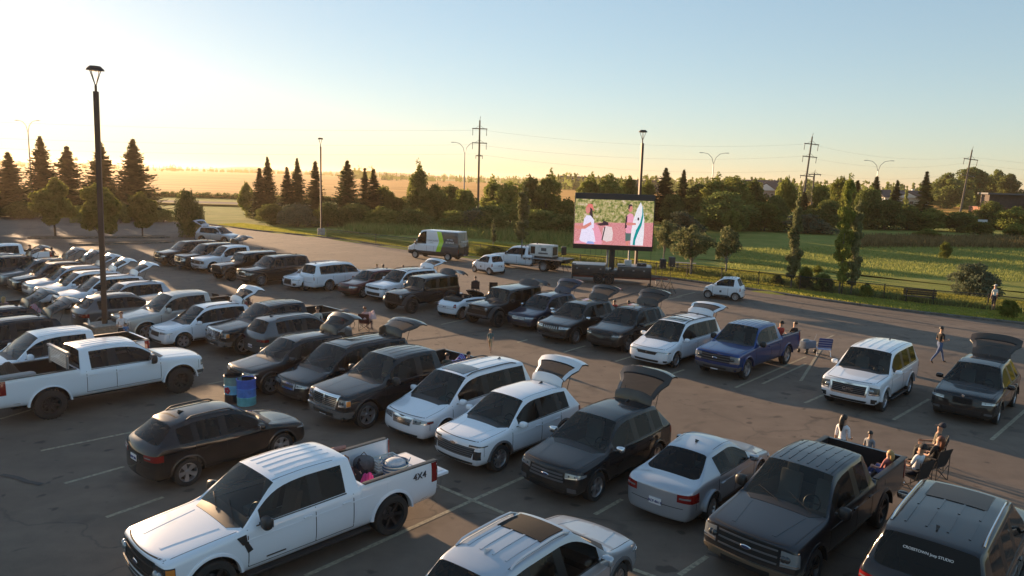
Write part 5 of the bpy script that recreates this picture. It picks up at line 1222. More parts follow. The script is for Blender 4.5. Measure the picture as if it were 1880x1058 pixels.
def proto_dec(seed, h=6., w=2.2, n=7000, m=L_DEC, base=.22, size=.11, trunk_r=.10, bark=BARK, shape='round', nc=16, stems=1, gap=1.0, elong=1.5):
    rng = np.random.default_rng(seed); cl = []; tips = []
    for k in range(nc):
        f = rng.uniform(0, 1); zz = h * (base + (1 - base) * (.12 + .80 * f))
        if shape == 'round': pr = math.sqrt(max(.05, 1 - (2 * f - .85) ** 2 * .85))
        elif shape == 'column': pr = .55 + .45 * math.sin(math.pi * min(1, f * 1.1 + .1))
        elif shape == 'bush': pr = math.sqrt(max(.1, 1 - f * f * .9))
        elif shape == 'flame': pr = (1 - f ** 1.6) ** .55 * .95 + .08
        an = rng.uniform(0, 6.283); rr = w * pr * rng.uniform(.25, .80); c = (math.cos(an) * rr, math.sin(an) * rr, zz); s = w * rng.uniform(.28, .46) * (.55 + .6 * pr) * gap; cl.append((c, (s, s, s * rng.uniform(.6, 1.1)))); tips.append(c)
    cl.append(((0, 0, h * (base + .5 * (1 - base))), (w * .5, w * .5, h * (1 - base) * .40))); cl.append(((rng.uniform(-.1, .1) * w, 0, h * .93), (w * .14, w * .14, h * .075)))
    if shape in ('flame', 'bush'):
        for k in range(26):
            an = rng.uniform(0, 6.283); q = rng.uniform(.1, .95); zz = h * (base + (1 - base) * ((1 - q) * .62 + .28)); s = w * .085; hh = h * rng.uniform(.06, .13)
            cl.append(((math.cos(an) * w * q * .9, math.sin(an) * w * q * .9, zz + hh), (s, s, hh * 1.5)))
    V, F = leaves(rng, cl, n, size, elong); V[:, 2] = np.maximum(V[:, 2], .05)
    K = Kit(); t = MB(); r_ = random.Random(seed)
    for s_ in range(stems):
        ox, oy = (r_.uniform(-.25, .25) * w, r_.uniform(-.25, .25) * w) if stems > 1 else (0, 0); hh = h * (.62 if shape != 'column' else .9)
        t.tube([(ox * .3, oy * .3, -.3), (ox * .5 + .03, oy * .5, hh * .35), (ox * .8 - .03, oy * .8 + .04, hh * .7), (ox, oy, hh)], [trunk_r, trunk_r * .8, trunk_r * .5, trunk_r * .2], 7)
    for c in tips[:12]:
        z0 = min(c[2] * .6, h * .5); t.tube([(0, 0, z0 * .8), (c[0] * .4, c[1] * .4, z0 + (c[2] - z0) * .45), c], [trunk_r * .45, trunk_r * .3, trunk_r * .1], 5)
    K.add('trunk', t.mesh('trunk', bark)); K.add('crown', np_mesh('crown', V, F, m)); return K, h
TP = {}
def tp(kind, i):
    k = (kind, i)
    if k in TP: return TP[k]
    s = hash(kind) % 7 + 0; s = sum(map(ord, kind)) + i * 17
    TP[k] = {
        'spruce': lambda: proto_spruce(s, 10, 2.3 + .25 * (i % 3)),
        'thin_spruce': lambda: proto_spruce(s, 10, 1.35, dens=.8),
        'young': lambda: proto_dec(s, 6, 2.0, 9000, L_LIT, .16, .12),
        'shrub': lambda: proto_dec(s, 5, 2.6, 9000, [L_DEC, L_DRK, L_LIT][i % 3], .02, .11, .06, BARK, 'bush', 24, 5),
        'wild': lambda: proto_dec(s, 8, 2.6, 10000, [L_DEC, L_DRK, L_DEC][i % 3], .04, .12, .08, BARK, 'flame', 26, 5),
        'dark': lambda: proto_dec(s, 6, 3.2, 10000, L_DRK, .02, .12, .07, BARK, 'bush', 28, 4),
        'pale': lambda: proto_dec(s, 4, 2.0, 6000, L_LIT, .03, .10, .05, BARK, 'bush', 18, 4),
        'silver': lambda: proto_dec(s, 4, 2.4, 7000, L_SIL, .02, .10, .05, BARK, 'bush', 20, 4),
        'poplar': lambda: proto_dec(s, 9, .95, 10000, [L_APP, L_DEC][i % 2], .0, .085, .10, BARKL, 'column', 34, 1, 1.15, 1.2),
        'apple': lambda: proto_dec(s, 4.4, 2.1, 3600, L_APP, .30, .085, .12, BARKL, 'round', 24, 1, .62, 1.3),
        'big': lambda: proto_dec(s, 12, 5.0, 12000, L_DRK, .08, .22, .25, BARK, 'round', 36, 1),
        'sapling': lambda: proto_dec(s, 3, .35, 500, L_APP, .1, .07, .03, BARKL, 'column', 9, 1),
    }[kind](); return TP[k]
CATS = {'spruce': ('spruce_tree', 'conifer'), 'thin_spruce': ('spruce_tree', 'conifer'), 'young': ('broadleaf_tree', 'tree'), 'shrub': ('shrub', 'bush'), 'wild': ('broadleaf_tree', 'tree'), 'dark': ('shrub', 'bush'), 'pale': ('shrub', 'bush'), 'silver': ('shrub', 'bush'), 'poplar': ('poplar_tree', 'tree'), 'apple': ('apple_tree', 'tree'), 'big': ('broadleaf_tree', 'tree'), 'sapling': ('sapling', 'tree')}
TR = random.Random(11)
def tree(kind, i, px, yb, yt, label, group=None, wpx=None, dist=None):
    """a tree whose foot and tip are seen at photo heights yb and yt"""
    z = 0.
    for _ in range(6):
        p = at(px, yb, z) if dist is None else at(px, 400, 0, dist=dist); z = terr(p.x, p.y) if (to_uv(p.x, p.y)[0] > ukerb(to_uv(p.x, p.y)[1])) else 0
    K, h0 = tp(kind, i); D_ = p.y * math.cos(pitch); top = at(px, yt, 0, dist=p.y).z; h = top - z; s = h / h0
    nm, ct = CATS[kind]; t = thing(nm, label, ct, (p.x, p.y, z), TR.uniform(0, 6.28), group)
    sw = s if wpx is None else wpx * p.y / F_PX / (2 * {'spruce': 2.0, 'thin_spruce': 1.15, 'young': 2.2, 'shrub': 2.9, 'wild': 2.6, 'dark': 3.6, 'pale': 2.2, 'silver': 2.7, 'poplar': 1.15, 'apple': 2.2, 'big': 5.4, 'sapling': .45}[kind])
    t.scale = (sw, sw, s); K.place(t); return t
# ---- trees, from the left edge to the right
GS = 'spruces behind the far left lot'; GI = 'small trees on the parking islands'
for i, (px, yb, yt, w_, lab) in enumerate([(22, 398, 278, 90, 'leftmost spruce, cut by the left edge of the view'), (82, 396, 248, 80, 'tall spruce second from the left, beside the thin double street light'), (130, 396, 266, 78, 'spruce between the two tallest of the left group'),
        (190, 398, 258, 92, 'spruce right behind the tall lamp post'), (250, 404, 253, 96, 'broadest spruce at the right end of the left group'), (-45, 398, 262, 90, 'spruce just outside the left edge casting shade into the lot'), (-120, 398, 240, 100, 'second spruce outside the left edge casting shade')]):
    tree('spruce', i % 3, px, yb, yt, lab, GS, w_)
for i, (px, yb, yt, w_, lab) in enumerate([(102, 436, 327, 84, 'sunlit young tree on the left parking island'), (183, 446, 336, 80, 'young tree on the nearer island beside the lamp post'), (262, 436, 352, 62, 'darker young tree at the right end of the parking island')]):
    tree('young', i, px, yb, yt, lab, GI, w_)
tree('dark', 0, 348, 434, 350, 'round dark tree beside the silver suv at the far lot', None, 66)
tree('shrub', 1, 222, 410, 372, 'low yellow-green bush at the foot of the broadest spruce', None, 40)
for i, (px, yb, yt, w_) in enumerate([(150, 408, 378, 60), (300, 408, 384, 50), (40, 402, 372, 70), (-60, 400, 370, 90)]):
    tree('dark', i, px, yb, yt, ['low dark bush under the left spruces behind the young trees', 'low dark bush right of the broadest spruce', 'low bush under the leftmost spruce', 'bush outside the left edge'][i], 'bushes under the left spruces', w_)
GC = 'spruces in the middle of the hedgerow'
for i, (px, yb, yt, w_, lab) in enumerate([(478, 404, 308, 42, 'short spruce left of the tallest middle spruce'), (493, 404, 286, 46, 'tallest middle spruce with a thin tip'), (528, 404, 306, 38, 'narrow spruce between two taller ones'), (547, 404, 289, 46, 'tall spruce left of the second lamp post'),
        (580, 404, 294, 44, 'spruce touching the second lamp post'), (638, 406, 292, 58, 'lone spruce right of the second lamp post'), (670, 404, 308, 36, 'left one of a spruce pair'), (686, 406, 309, 42, 'right one of a spruce pair'),
        (1217, 410, 306, 56, 'broad spruce just right of the big screen'), (1250, 410, 311, 38, 'thin spruce second to the right of the big screen'), (1602, 408, 322, 40, 'spruce left of the white house'), (1640, 410, 330, 30, 'small spruce in front of the white house'), (1692, 410, 314, 40, 'spruce right of the white house'), (1568, 408, 330, 34, 'spruce behind the double poplar'), (1472, 410, 352, 40, 'low spruce behind the single poplar')]):
    tree('thin_spruce' if w_ < 45 else 'spruce', i % 3, px, yb, yt, lab, GC, w_ * 1.05)
GH = 'broadleaf hedgerow along the meadow'
H_ = [(452, 400, 338, 34, 'pale', 'pale birch-like sapling left of the middle spruces'), (500, 412, 374, 70, 'dark', 0), (545, 416, 376, 90, 'silver', 0), (600, 416, 372, 80, 'dark', 0), (655, 416, 374, 80, 'dark', 0), (705, 404, 343, 56, 'shrub', 'round green bush right of the spruce pair'), (700, 418, 380, 80, 'shrub', 0),
      (728, 404, 362, 60, 'pale', 0), (768, 410, 302, 62, 'wild', 'bushy tree with a lone thin tip right of the spruce pair'), (800, 412, 340, 90, 'shrub', 0), (826, 410, 334, 70, 'wild', 0), (850, 414, 350, 80, 'pale', 0), (760, 420, 384, 90, 'dark', 0), (840, 422, 386, 100, 'dark', 0),
      (905, 412, 322, 60, 'wild', 0), (935, 414, 326, 90, 'wild', 0), (972, 412, 318, 70, 'wild', 0), (1005, 414, 312, 64, 'wild', 'leafy tree with an upright tip left of the screen'), (900, 424, 378, 110, 'dark', 0), (985, 426, 384, 110, 'dark', 0), (870, 424, 384, 70, 'silver', 0), (1040, 420, 368, 80, 'pale', 0), (1030, 428, 392, 90, 'dark', 0),
      (1080, 410, 318, 66, 'wild', 0), (1115, 412, 312, 84, 'wild', 0), (1150, 410, 320, 76, 'wild', 0), (1185, 408, 322, 60, 'wild', 0), (1110, 430, 380, 120, 'dark', 0),
      (1280, 412, 330, 76, 'wild', 0), (1310, 414, 318, 90, 'wild', 0), (1345, 414, 316, 90, 'wild', 0), (1378, 412, 324, 70, 'wild', 0), (1330, 424, 356, 140, 'dark', 0), (1252, 436, 390, 78, 'silver', 'dome-shaped grey-green willow bush right of the screen'), (1342, 434, 386, 44, 'pale', 'small pointed bush below the tall hedge'),
      (1418, 418, 362, 70, 'dark', 0), (1440, 412, 330, 50, 'pale', 0), (1500, 416, 338, 50, 'pale', 0), (1515, 420, 370, 90, 'dark', 0), (1536, 412, 316, 56, 'wild', 'yellowish tree rising behind the double poplar'), (1480, 428, 394, 110, 'silver', 0), (1555, 414, 320, 50, 'wild', 0), (1590, 420, 346, 76, 'dark', 0), (1625, 422, 366, 90, 'dark', 0), (1665, 422, 378, 84, 'dark', 0),
      (1710, 424, 384, 90, 'shrub', 0), (1760, 426, 388, 80, 'dark', 0), (1812, 420, 372, 76, 'dark', 0), (1862, 424, 380, 90, 'shrub', 0), (1905, 424, 370, 90, 'dark', 0), (1800, 434, 408, 60, 'pale', 0), (1862, 440, 412, 60, 'pale', 0),
      (1230, 412, 356, 60, 'dark', 0), (1400, 424, 372, 90, 'shrub', 0), (1700, 440, 420, 60, 'pale', 0)]
NB = {'wild': 'tall leafy tree', 'dark': 'dark rounded bush', 'shrub': 'green bush', 'pale': 'yellow-green bush', 'silver': 'grey-green willow bush'}
marks = [(590, 'the second lamp post'), (690, 'the spruce pair'), (765, 'the lone thin-tipped tree'), (876, 'the tall black utility pole'), (958, 'the poplar behind the flatbed'), (1125, 'the big screen'), (1217, 'the screenside broad spruce'), (1303, 'the double street light'), (1452, 'the single poplar'), (1550, 'the double poplar'), (1650, 'the white house'), (1760, 'the leaning right-hand pole'), (1850, 'the brown building')]
used = {}
for i, (px, yb, yt, w_, k, lab) in enumerate(H_):
    if not lab:
        mk_ = min(marks, key=lambda q: abs(q[0] - px)); side = 'just left of' if px < mk_[0] - 8 else ('just right of' if px > mk_[0] + 8 else 'directly behind'); depth = '' if 'tall' in NB[k] else ('high ' if yt < 345 else ('mid-height ' if yt < 375 else 'low '))
        lab = f'{depth}{NB[k]} in the hedge {side} {mk_[1]}'; used[lab] = used.get(lab, 0) + 1
        if used[lab] > 1: lab = lab.replace('just ', '%s one ' % ('second', 'third', 'fourth')[used[lab] - 2])
    tree(k, i % 3, px, yb, yt + (7 if k == 'wild' and not (740 < px < 790) else 0), lab, GH, w_)
GP = 'poplars beyond the lot edge'
tree('poplar', 0, 958, 452, 334, 'slim poplar rising behind the flatbed truck', GP, 34); tree('sapling', 0, 905, 456, 400, 'thin young sapling between the van and the poplar')
tree('poplar', 0, 1452, 528, 352, 'single slim poplar beside the fence', GP, 34); tree('poplar', 1, 1540, 540, 318, 'taller left half of the double poplar', GP, 36); tree('poplar', 0, 1562, 541, 362, 'lower right half of the double poplar', GP, 32)
tree('apple', 0, 1268, 504, 412, 'open-branched fruit tree over the picnic table', 'fruit trees by the fence', 104); tree('apple', 1, 1332, 506, 414, 'fruit tree right of the picnic table', 'fruit trees by the fence', 66); tree('apple', 2, 1218, 486, 404, 'pale fruit tree touching the right side of the screen', 'fruit trees by the fence', 60)
tree('silver', 1, 1785, 545, 484, 'wide round bush behind the fence at the right', None, 104)
for i, (px, yb, yt, w_, k, lab) in enumerate([(1478, 530, 490, 36, 'shrub', 'sprout between the single and the double poplar'), (1510, 535, 502, 46, 'dark', 'dark low bush left of the double poplar'), (1426, 522, 505, 30, 'pale', 'yellow-green clump at the foot of the single poplar'), (1590, 545, 520, 30, 'shrub', 'low clump right of the double poplar'), (905, 470, 452, 70, 'shrub', 'green bush under the thin sapling behind the fence'), (1850, 582, 552, 44, 'pale', 'tuft of tall weeds beside the person at the fence'), (1500, 505, 488, 26, 'pale', 'small sprig in the meadow left of the double poplar'), (1733, 478, 444, 26, 'pale', 'lone pale bush in the tall meadow grass')]):
    tree(k, i % 3, px, yb, yt, lab, 'clumps along the fence', w_)
for i, (px, yb, yt, w_) in enumerate([(1738, 372, 316, 70), (1778, 372, 306, 84), (1822, 372, 310, 60), (1845, 374, 318, 56)]):
    tree('big', i % 2, px, yb + 14, yt, ['big dark tree left of the leaning right-hand pole', 'biggest dark tree behind the leaning right-hand pole', 'big tree right of the leaning right-hand pole', 'big tree in front of the brown building'][i], 'big trees at the right', w_)
for k_, (x_, y_) in enumerate([(-50.5, 60), (-57, 72)]):  # unseen trees, added to shade the lower left of the lot
    K_, h0_ = tp('big', k_); t_ = thing('broadleaf_tree', ['unseen big tree added left of the view for shade, nearer one', 'unseen big tree added left of the view for shade, farther one'][k_], 'tree', (x_, y_, 0)); K_.place(t_)
tree('thin_spruce', 2, 1798, 384, 332, 'narrow pale tree in front of the big trees at the right', None, 14)

# ---- far woods and the tree lines between (nobody could count them)
def woods(name, ranges, seed, m, label):
    rng = np.random.default_rng(seed); V = []
    for (x0, x1, d0, d1, h0, h1, n, con) in ranges:
        for k in range(n):
            px = rng.uniform(x0, x1); d = rng.uniform(d0, d1); x, y = far(px, d); h = rng.uniform(h0, h1); z0 = 1.2 + 2.6 * ease((d - 300) / 1000) - 1.0; c = rng.random() < con; w_ = h * (.20 if c else .42)
            nt_ = 70 if d < 450 else (40 if d < 700 else 22)
            for j in range(nt_):
                f = rng.uniform(0, 1) ** (1.2 if c else 1); r = w_ * ((1 - f) + .06 if c else math.sqrt(max(.06, 1 - (1.7 * f - .75) ** 2))); an = rng.uniform(0, 6.283); q = np.array([x + math.cos(an) * r * .6, y + math.sin(an) * r * .6, z0 + f * h * .95])
                s = h * (.055 if c else .075) * rng.uniform(.6, 1.5); a = rng.normal(size=3); a /= np.linalg.norm(a); b = np.cross(a, rng.normal(size=3)); b /= np.linalg.norm(b)
                V += [q - a * s, q + b * s, q + a * s * 1.2, q - b * s]
            if c: V += [np.array([x - w_ * .35, y, z0]), np.array([x + w_ * .35, y, z0]), np.array([x + .1, y, z0 + h * .98]), np.array([x - .1, y, z0 + h])]
            else: V += [np.array([x - w_ * .8, y, z0]), np.array([x + w_ * .8, y, z0]), np.array([x + w_ * .6, y, z0 + h * .6]), np.array([x - w_ * .6, y, z0 + h * .6])]
    o = link(name, np_mesh(name, np.array(V), np.arange(len(V)).reshape(-1, 4), m)); return tag(o, label, 'woodland', kind='stuff')
woods('distant_woodland', [(300, 1050, 1250, 1600, 5, 10, 380, .35), (-500, 330, 1000, 1500, 5, 12, 200, .3), (700, 1250, 700, 900, 5, 10, 230, .7), (630, 680, 800, 820, 14, 17, 7, 0)], 1, L_DRK, 'thin blue-green line of far trees along the horizon')
woods('village_trees', [(1000, 1420, 480, 620, 7, 13, 190, .6), (1380, 2100, 340, 480, 7, 12.5, 260, .65), (1560, 2100, 270, 330, 5, 9, 40, .5), (1240, 1500, 400, 440, 8, 13, 50, .8)], 2, L_DRK, 'dark mixed trees standing round the houses beyond the field')
woods('roadside_scrub', [(-500, 700, 196, 199, .9, 1.6, 900, 0), (700, 1100, 198, 204, .9, 2.0, 300, 0)], 3, L_DRK, 'dark strip of scrub between the road and the wheat field')
# ---- tall grass and turf
def tufts(name, n, sampler, hgt, m, label, seed, w_=.02):
    rng = np.random.default_rng(seed); P0 = np.array([sampler(rng) for _ in range(n)]); h = hgt * rng.uniform(.5, 1.25, n)[:, None]; an = rng.uniform(0, 6.283, n); s = np.stack([np.cos(an), np.sin(an), np.zeros(n)], 1) * w_
    lean = rng.normal(size=(n, 3)) * .22 * h; lean[:, 2] = 0; tip = P0 + lean + np.concatenate([np.zeros((n, 2)), h], 1); V = np.stack([P0 - s, P0 + s, tip + s * .3, tip - s * .3], 1).reshape(-1, 3)
    return tag(link(name, np_mesh(name, V, np.arange(n * 4).reshape(-1, 4), m)), label, 'grass', kind='stuff')
def px_sampler(x0, x1, ya, yb_):
    """photo-space band -> ground points; ya/yb_ give the band's edges at x0 and x1"""
    c = [at(x0, ya[0]), at(x1, ya[1]), at(x1, yb_[1]), at(x0, yb_[0])]
    def f(rng):
        s, t = rng.uniform(0, 1), rng.uniform(0, 1); p = c[0].lerp(c[1], s).lerp(c[3].lerp(c[2], s), t) + Vector((rng.normal() * .5, rng.normal() * .5, 0)); return (p.x, p.y, terr(p.x, p.y) - .03)
    return f
G_TALL = leaf_mat('tall_grass_blades', (.19, .22, .055), (.32, .33, .11), .5); G_DRY = leaf_mat('dry_grass_blades', (.16, .12, .05), (.30, .22, .10), .4); G_TURF = leaf_mat('turf_blades', (.26, .27, .05), (.36, .34, .08), .5)
tufts('tall_grass', 36000, px_sampler(1340, 1960, (446, 458), (474, 502)), .24, G_TALL, 'band of tall green grass across the meadow', 5, .03)
tufts('dry_grass', 9000, px_sampler(1560, 1960, (440, 448), (452, 462)), .9, G_DRY, 'pale dry seed-head grass in the sunlit meadow', 6, .07)
tufts('hedge_foot_weeds', 9000, px_sampler(640, 1200, (414, 424), (432, 446)), .9, G_TALL, 'rough weeds along the foot of the hedge', 7, .09)
def verge(rng):
    v = rng.uniform(-100, 6); d = rng.uniform(.1, 4.2); u = ukerb(v) + d; p = uv(u, v); return (p.x, p.y, terr(p.x, p.y) - .02)
tufts('verge_turf', 60000, verge, .10, G_TURF, 'short sunlit turf on the verge along the kerb', 8, .035)
def lawn_(rng):
    v = rng.uniform(-62, 6); d = rng.uniform(4.2, 17); u = ukerb(v) + d; p = uv(u, v); return (p.x, p.y, terr(p.x, p.y) - .02)
tufts('lawn_turf', 70000, lawn_, .13, G_TURF, 'mown grass lit in strips behind the fence', 10, .045)
def fence_weeds(rng):
    v = rng.uniform(-55, 4); d = rng.normal() * .5 + 4.4; u = ukerb(v) + d; p = uv(u, v); return (p.x, p.y, terr(p.x, p.y) - .02)
tufts('fence_weeds', 12000, fence_weeds, .38, G_TALL, 'long weeds left standing along the fence line', 9, .03)
# ================================================================ lamps, poles, fence, houses, screen
BRONZE = mat('bronze_paint', (.060, .038, .028), .55, .3); STEEL = mat('galvanised_steel', (.28, .28, .29), .45, .8); BLACKP = mat('black_powder_coat', (.012, .012, .012), .5)
def lot_lamp(px, yb, label, bz=.0, H_=12.0, base=(.62, .85), p=None):
    p = p or at(px, yb, bz); t = thing('lot_lamp', label, 'lamp post', (p.x, p.y, bz), R(20), 'lamp posts of the parking lot'); b0 = base[1]
    b = MB(); b.lathe([(.001, b0), (base[0] * .5 - .04, b0), (base[0] * .5, b0 - .05), (base[0] * .5 + .02, -.05)], 20); b.build('concrete_base', CONC, t)
    m = MB(); m.box((0, 0, b0 + .02), (.34, .34, .03)); vs_ = []
    m.prism([(-.10, -.10, b0), (.10, -.10, b0), (.10, .10, b0), (-.10, .10, b0)], (0, 0, H_ - 1.05 - b0)); m.box((0, 0, b0 + .35), (.16, .24, .3), b=.02); m.build('pole', BRONZE, t)
    h = MB(); z = H_ - 1.05; h.tube([(0, 0, z), (0, 0, z + .25)], .05, 10)
    for k in range(4): a = math.pi / 4 + math.pi / 2 * k; h.tube([(0, 0, z + .2), (math.cos(a) * .26, math.sin(a) * .26, H_ - .16)], .018, 6)
    h.build('lamp_bracket', BRONZE, t)
    c = MB(); c.lathe([(.001, H_), (.22, H_), (.34, H_ - .12), (.36, H_ - .17), (.30, H_ - .17), (.001, H_ - .15)], 4 if False else 24); c.build('lamp_head', BRONZE, t)
    g = MB(); g.lathe([(.001, H_ - .19), (.26, H_ - .19), (.30, H_ - .16)], 20); g.build('lamp_lens', M_LENS, t); return t
pl_ = at(194, 628)
lamp1 = lot_lamp(194, 618, 'nearest tall brown lamp post, rising from the tan planter box', p=Vector((pl_.x, pl_.y, 0)), base=(.5, .5)); lamp1.rotation_euler = (0, R(.75), R(20))
lot_lamp(590, 434, 'lamp post on a round concrete foot at the kerb left of the van', base=(.9, 1.0)); lot_lamp(1166, 508, 'dark lamp post right behind the big screen')
# tan planter around the foot of the nearest lamp
TAN = mat('tan_masonry', (.30, .25, .19), .9, noise=(8, .25), bump=.3)
pb = thing('planter_box', 'tan masonry box around the foot of the nearest lamp post', 'planter', (pl_.x, pl_.y, 0), R(48.5)); MB().box((0, 0, .40), (1.25, 1.25, .80), b=.03).build('box', TAN, pb); MB().box((0, 0, .82), (1.35, 1.35, .07), b=.02).build('cap', CONC, pb)
BOT = mat('bottle_white', (.7, .7, .72), .3); tag(MB().lathe([(.001, .0), (.045, 0), (.045, .17), (.016, .23), (.016, .27), (.001, .27)], 12, (pl_.x - .5, pl_.y - .35, .86)).build('bottle', BOT), 'white bottle standing on the planter box', 'bottle')
# double-arm street lights along the road
SL = None
for i, (px, yt, d, lab) in enumerate([(62, 222, 150, 'double-arm street light behind the left spruces'), (851, 262, 158, 'double-arm street light left of the tall black utility pole'), (1303, 281, 160, 'double-arm street light above the tall hedge right of the screen'), (1603, 295, 165, 'double-arm street light left of the white house')]):
    p = at(px, 400, 0, dist=d); H_ = at(px, yt, 0, dist=d).z; t = thing('street_light', lab, 'street light', (p.x, p.y, .3), R(-15), 'double-arm street lights')
    m = MB(); m.tube([(0, 0, 0), (0, 0, H_ * .6), (0, 0, H_ - 2.6)], [.16, .12, .08], 8)
    m.build('pole', STEEL, t)
    for sg in (1, -1):
        a = MB(); a.tube([(0, 0, H_ - 2.7), (sg * .4, 0, H_ - 1.3), (sg * 1.2, 0, H_ - .5), (sg * 2.3, 0, H_ - .25)], [.06, .055, .05, .045], 7); a.build('arm', STEEL, t)
        MB().box((sg * 2.7, 0, H_ - .27), (.8, .3, .12), b=.04).build('lamp_head', STEEL, t)
# utility poles
WOOD = mat('creosote_pole', (.045, .036, .03), .9, noise=(5, .3)); WOODG = mat('weathered_pole', (.12, .10, .085), .9, noise=(5, .3)); INS = mat('insulator', (.03, .03, .03), .7)
POLES = []
def utility(px, yb, yt, d, arms, lab, m=WOOD, lean=0., grp='wooden utility poles along the road'):
    p = at(px, 400, 0, dist=d); z0 = terr(p.x, p.y); H_ = at(px, yt, 0, dist=d).z - z0; t = thing('utility_pole', lab, 'utility pole', (p.x, p.y, z0), 0, grp); t.rotation_euler = (0, lean, R(8))
    b = MB(); b.tube([(0, 0, -.5), (0, 0, H_ * .5), (0, 0, H_)], [.30, .24, .17], 10); b.build('pole', m, t)
    for (f, L_, ins) in arms:
        z = H_ * f; a = MB(); a.box((0, -.22, z), (L_, .18, .22)); a.tube([(-L_ * .32, -.22, z), (0, -.2, z + L_ * .22)], .035, 5); a.tube([(L_ * .32, -.22, z), (0, -.2, z + L_ * .22)], .035, 5); a.build('crossarm', m, t)
        for sg in (1, -1): i_ = MB(); i_.tube([(sg * L_ * .46, -.22, z - .1), (sg * L_ * .46, -.22, z - ins)], .07, 6); i_.build('insulator', INS, t)
    b = MB(); b.tube([(0, 0, H_ - .1), (.15, 0, H_ + .9)], .05, 5); b.build('lightning_spike', m, t); POLES.append((p, z0, H_, arms)); return t
utility(877, 385, 221, 178, [(.905, 3.6, 1.6), (.745, 3.6, 1.5), (.60, 1.7, .7)], 'tall black utility pole with three crossarms left of the screen')
utility(1470, 385, 250, 190, [(.905, 4.0, 1.6), (.745, 4.0, 1.5), (.50, 3.8, .7)], 'grey utility pole with three crossarms above the single poplar', WOODG, R(3.5))
utility(1761, 380, 274, 205, [(.86, 4.4, 1.6), (.62, 4.0, .5)], 'leaning pale utility pole at the right in front of the big trees', WOODG, R(4.5))
utility(1488, 385, 318, 190, [(.97, 3.4, .4)], 'short utility pole just right of the grey three-arm pole', WOODG)
def wires():
    t = thing('overhead_wires', 'thin sagging power lines strung between the utility poles', 'power lines', (0, 0, 0)); W_ = mat('wire', (.05, .05, .05), .6); ends = []
    A = [at(877, 400, 0, dist=178), at(1470, 400, 0, dist=190), at(1761, 400, 0, dist=205)]; zs = [[at(877, y, 0, dist=178).z for y in (239, 266, 283)], [at(1474, y, 0, dist=190).z for y in (264, 287, 314)], [at(1765, y, 0, dist=205).z for y in (288, 300, 318)]]
    L0 = at(-700, 400, 0, dist=150); R0 = at(2500, 400, 0, dist=250)
    P_ = [L0] + A + [R0]; Z = [[z - 1 for z in zs[0]]] + zs + [[z - 2 for z in zs[2]]]
    for k in range(3):
        b = MB()
        for i in range(4):
            q = []
            for j in range(15):
                f = j / 14; p = P_[i].lerp(P_[i + 1], f); q.append((p.x + (1.6 if k == 0 else -1.6) * .5, p.y, Z[i][k] * (1 - f) + Z[i + 1][k] * f - 4 * f * (1 - f) * 1.9))
            b.tube(q, .011, 4)
        b.build('wire', W_, t)
wires()
# fence
FPX = [(600, 436), (690, 447), (760, 455), (815, 461), (882, 468), (945, 475), (1005, 482), (1065, 489), (1130, 496), (1204, 505), (1261, 509), (1324, 516), (1392, 523), (1468, 532), (1545, 541), (1622, 549), (1712, 560), (1812, 569), (1925, 582)]
def fence():
    pts = []
    for x, y in FPX:
        z = .15
        for _ in range(4): p = at(x, y, z); z = max(.1, terr(p.x, p.y))
        pts.append(Vector((p.x, p.y, z)))
    t = thing('fence', 'low black chain-link fence running along the lot edge', 'fence', pts[0])
    o = pts[0]; h = 1.0; r_ = MB(); mm = MB()
    m = bpy.data.materials.new('chain_link'); m.use_nodes = True; MATS['chain_link'] = m; n = m.node_tree; p = n.nodes['Principled BSDF']; p.inputs['Base Color'].default_value = (.012, .012, .012, 1); p.inputs['Roughness'].default_value = .6; p.inputs['Alpha'].default_value = .22
    for a, b in zip(pts[:-1], pts[1:]):
        r_.tube([a - o + Vector((0, 0, h)), b - o + Vector((0, 0, h))], .028, 7); r_.tube([a - o + Vector((0, 0, .06)), b - o + Vector((0, 0, .06))], .016, 5)
        q0, q1 = a - o, b - o; mm.prism([q0 + Vector((0, 0, .07)), q1 + Vector((0, 0, .07)), q1 + Vector((0, 0, h - .02)), q0 + Vector((0, 0, h - .02))], (0, .006, 0))
    for q in pts: b = MB(); b.tube([q - o - Vector((0, 0, .2)), q - o + Vector((0, 0, h + .03))], .038, 8); b.ball(q - o + Vector((0, 0, h + .05)), .045, 8, 6); b.build('post', BLACKP, t)
    r_.build('rail', BLACKP, t); mm.build('chain_link_mesh', m, t, False)
fence()
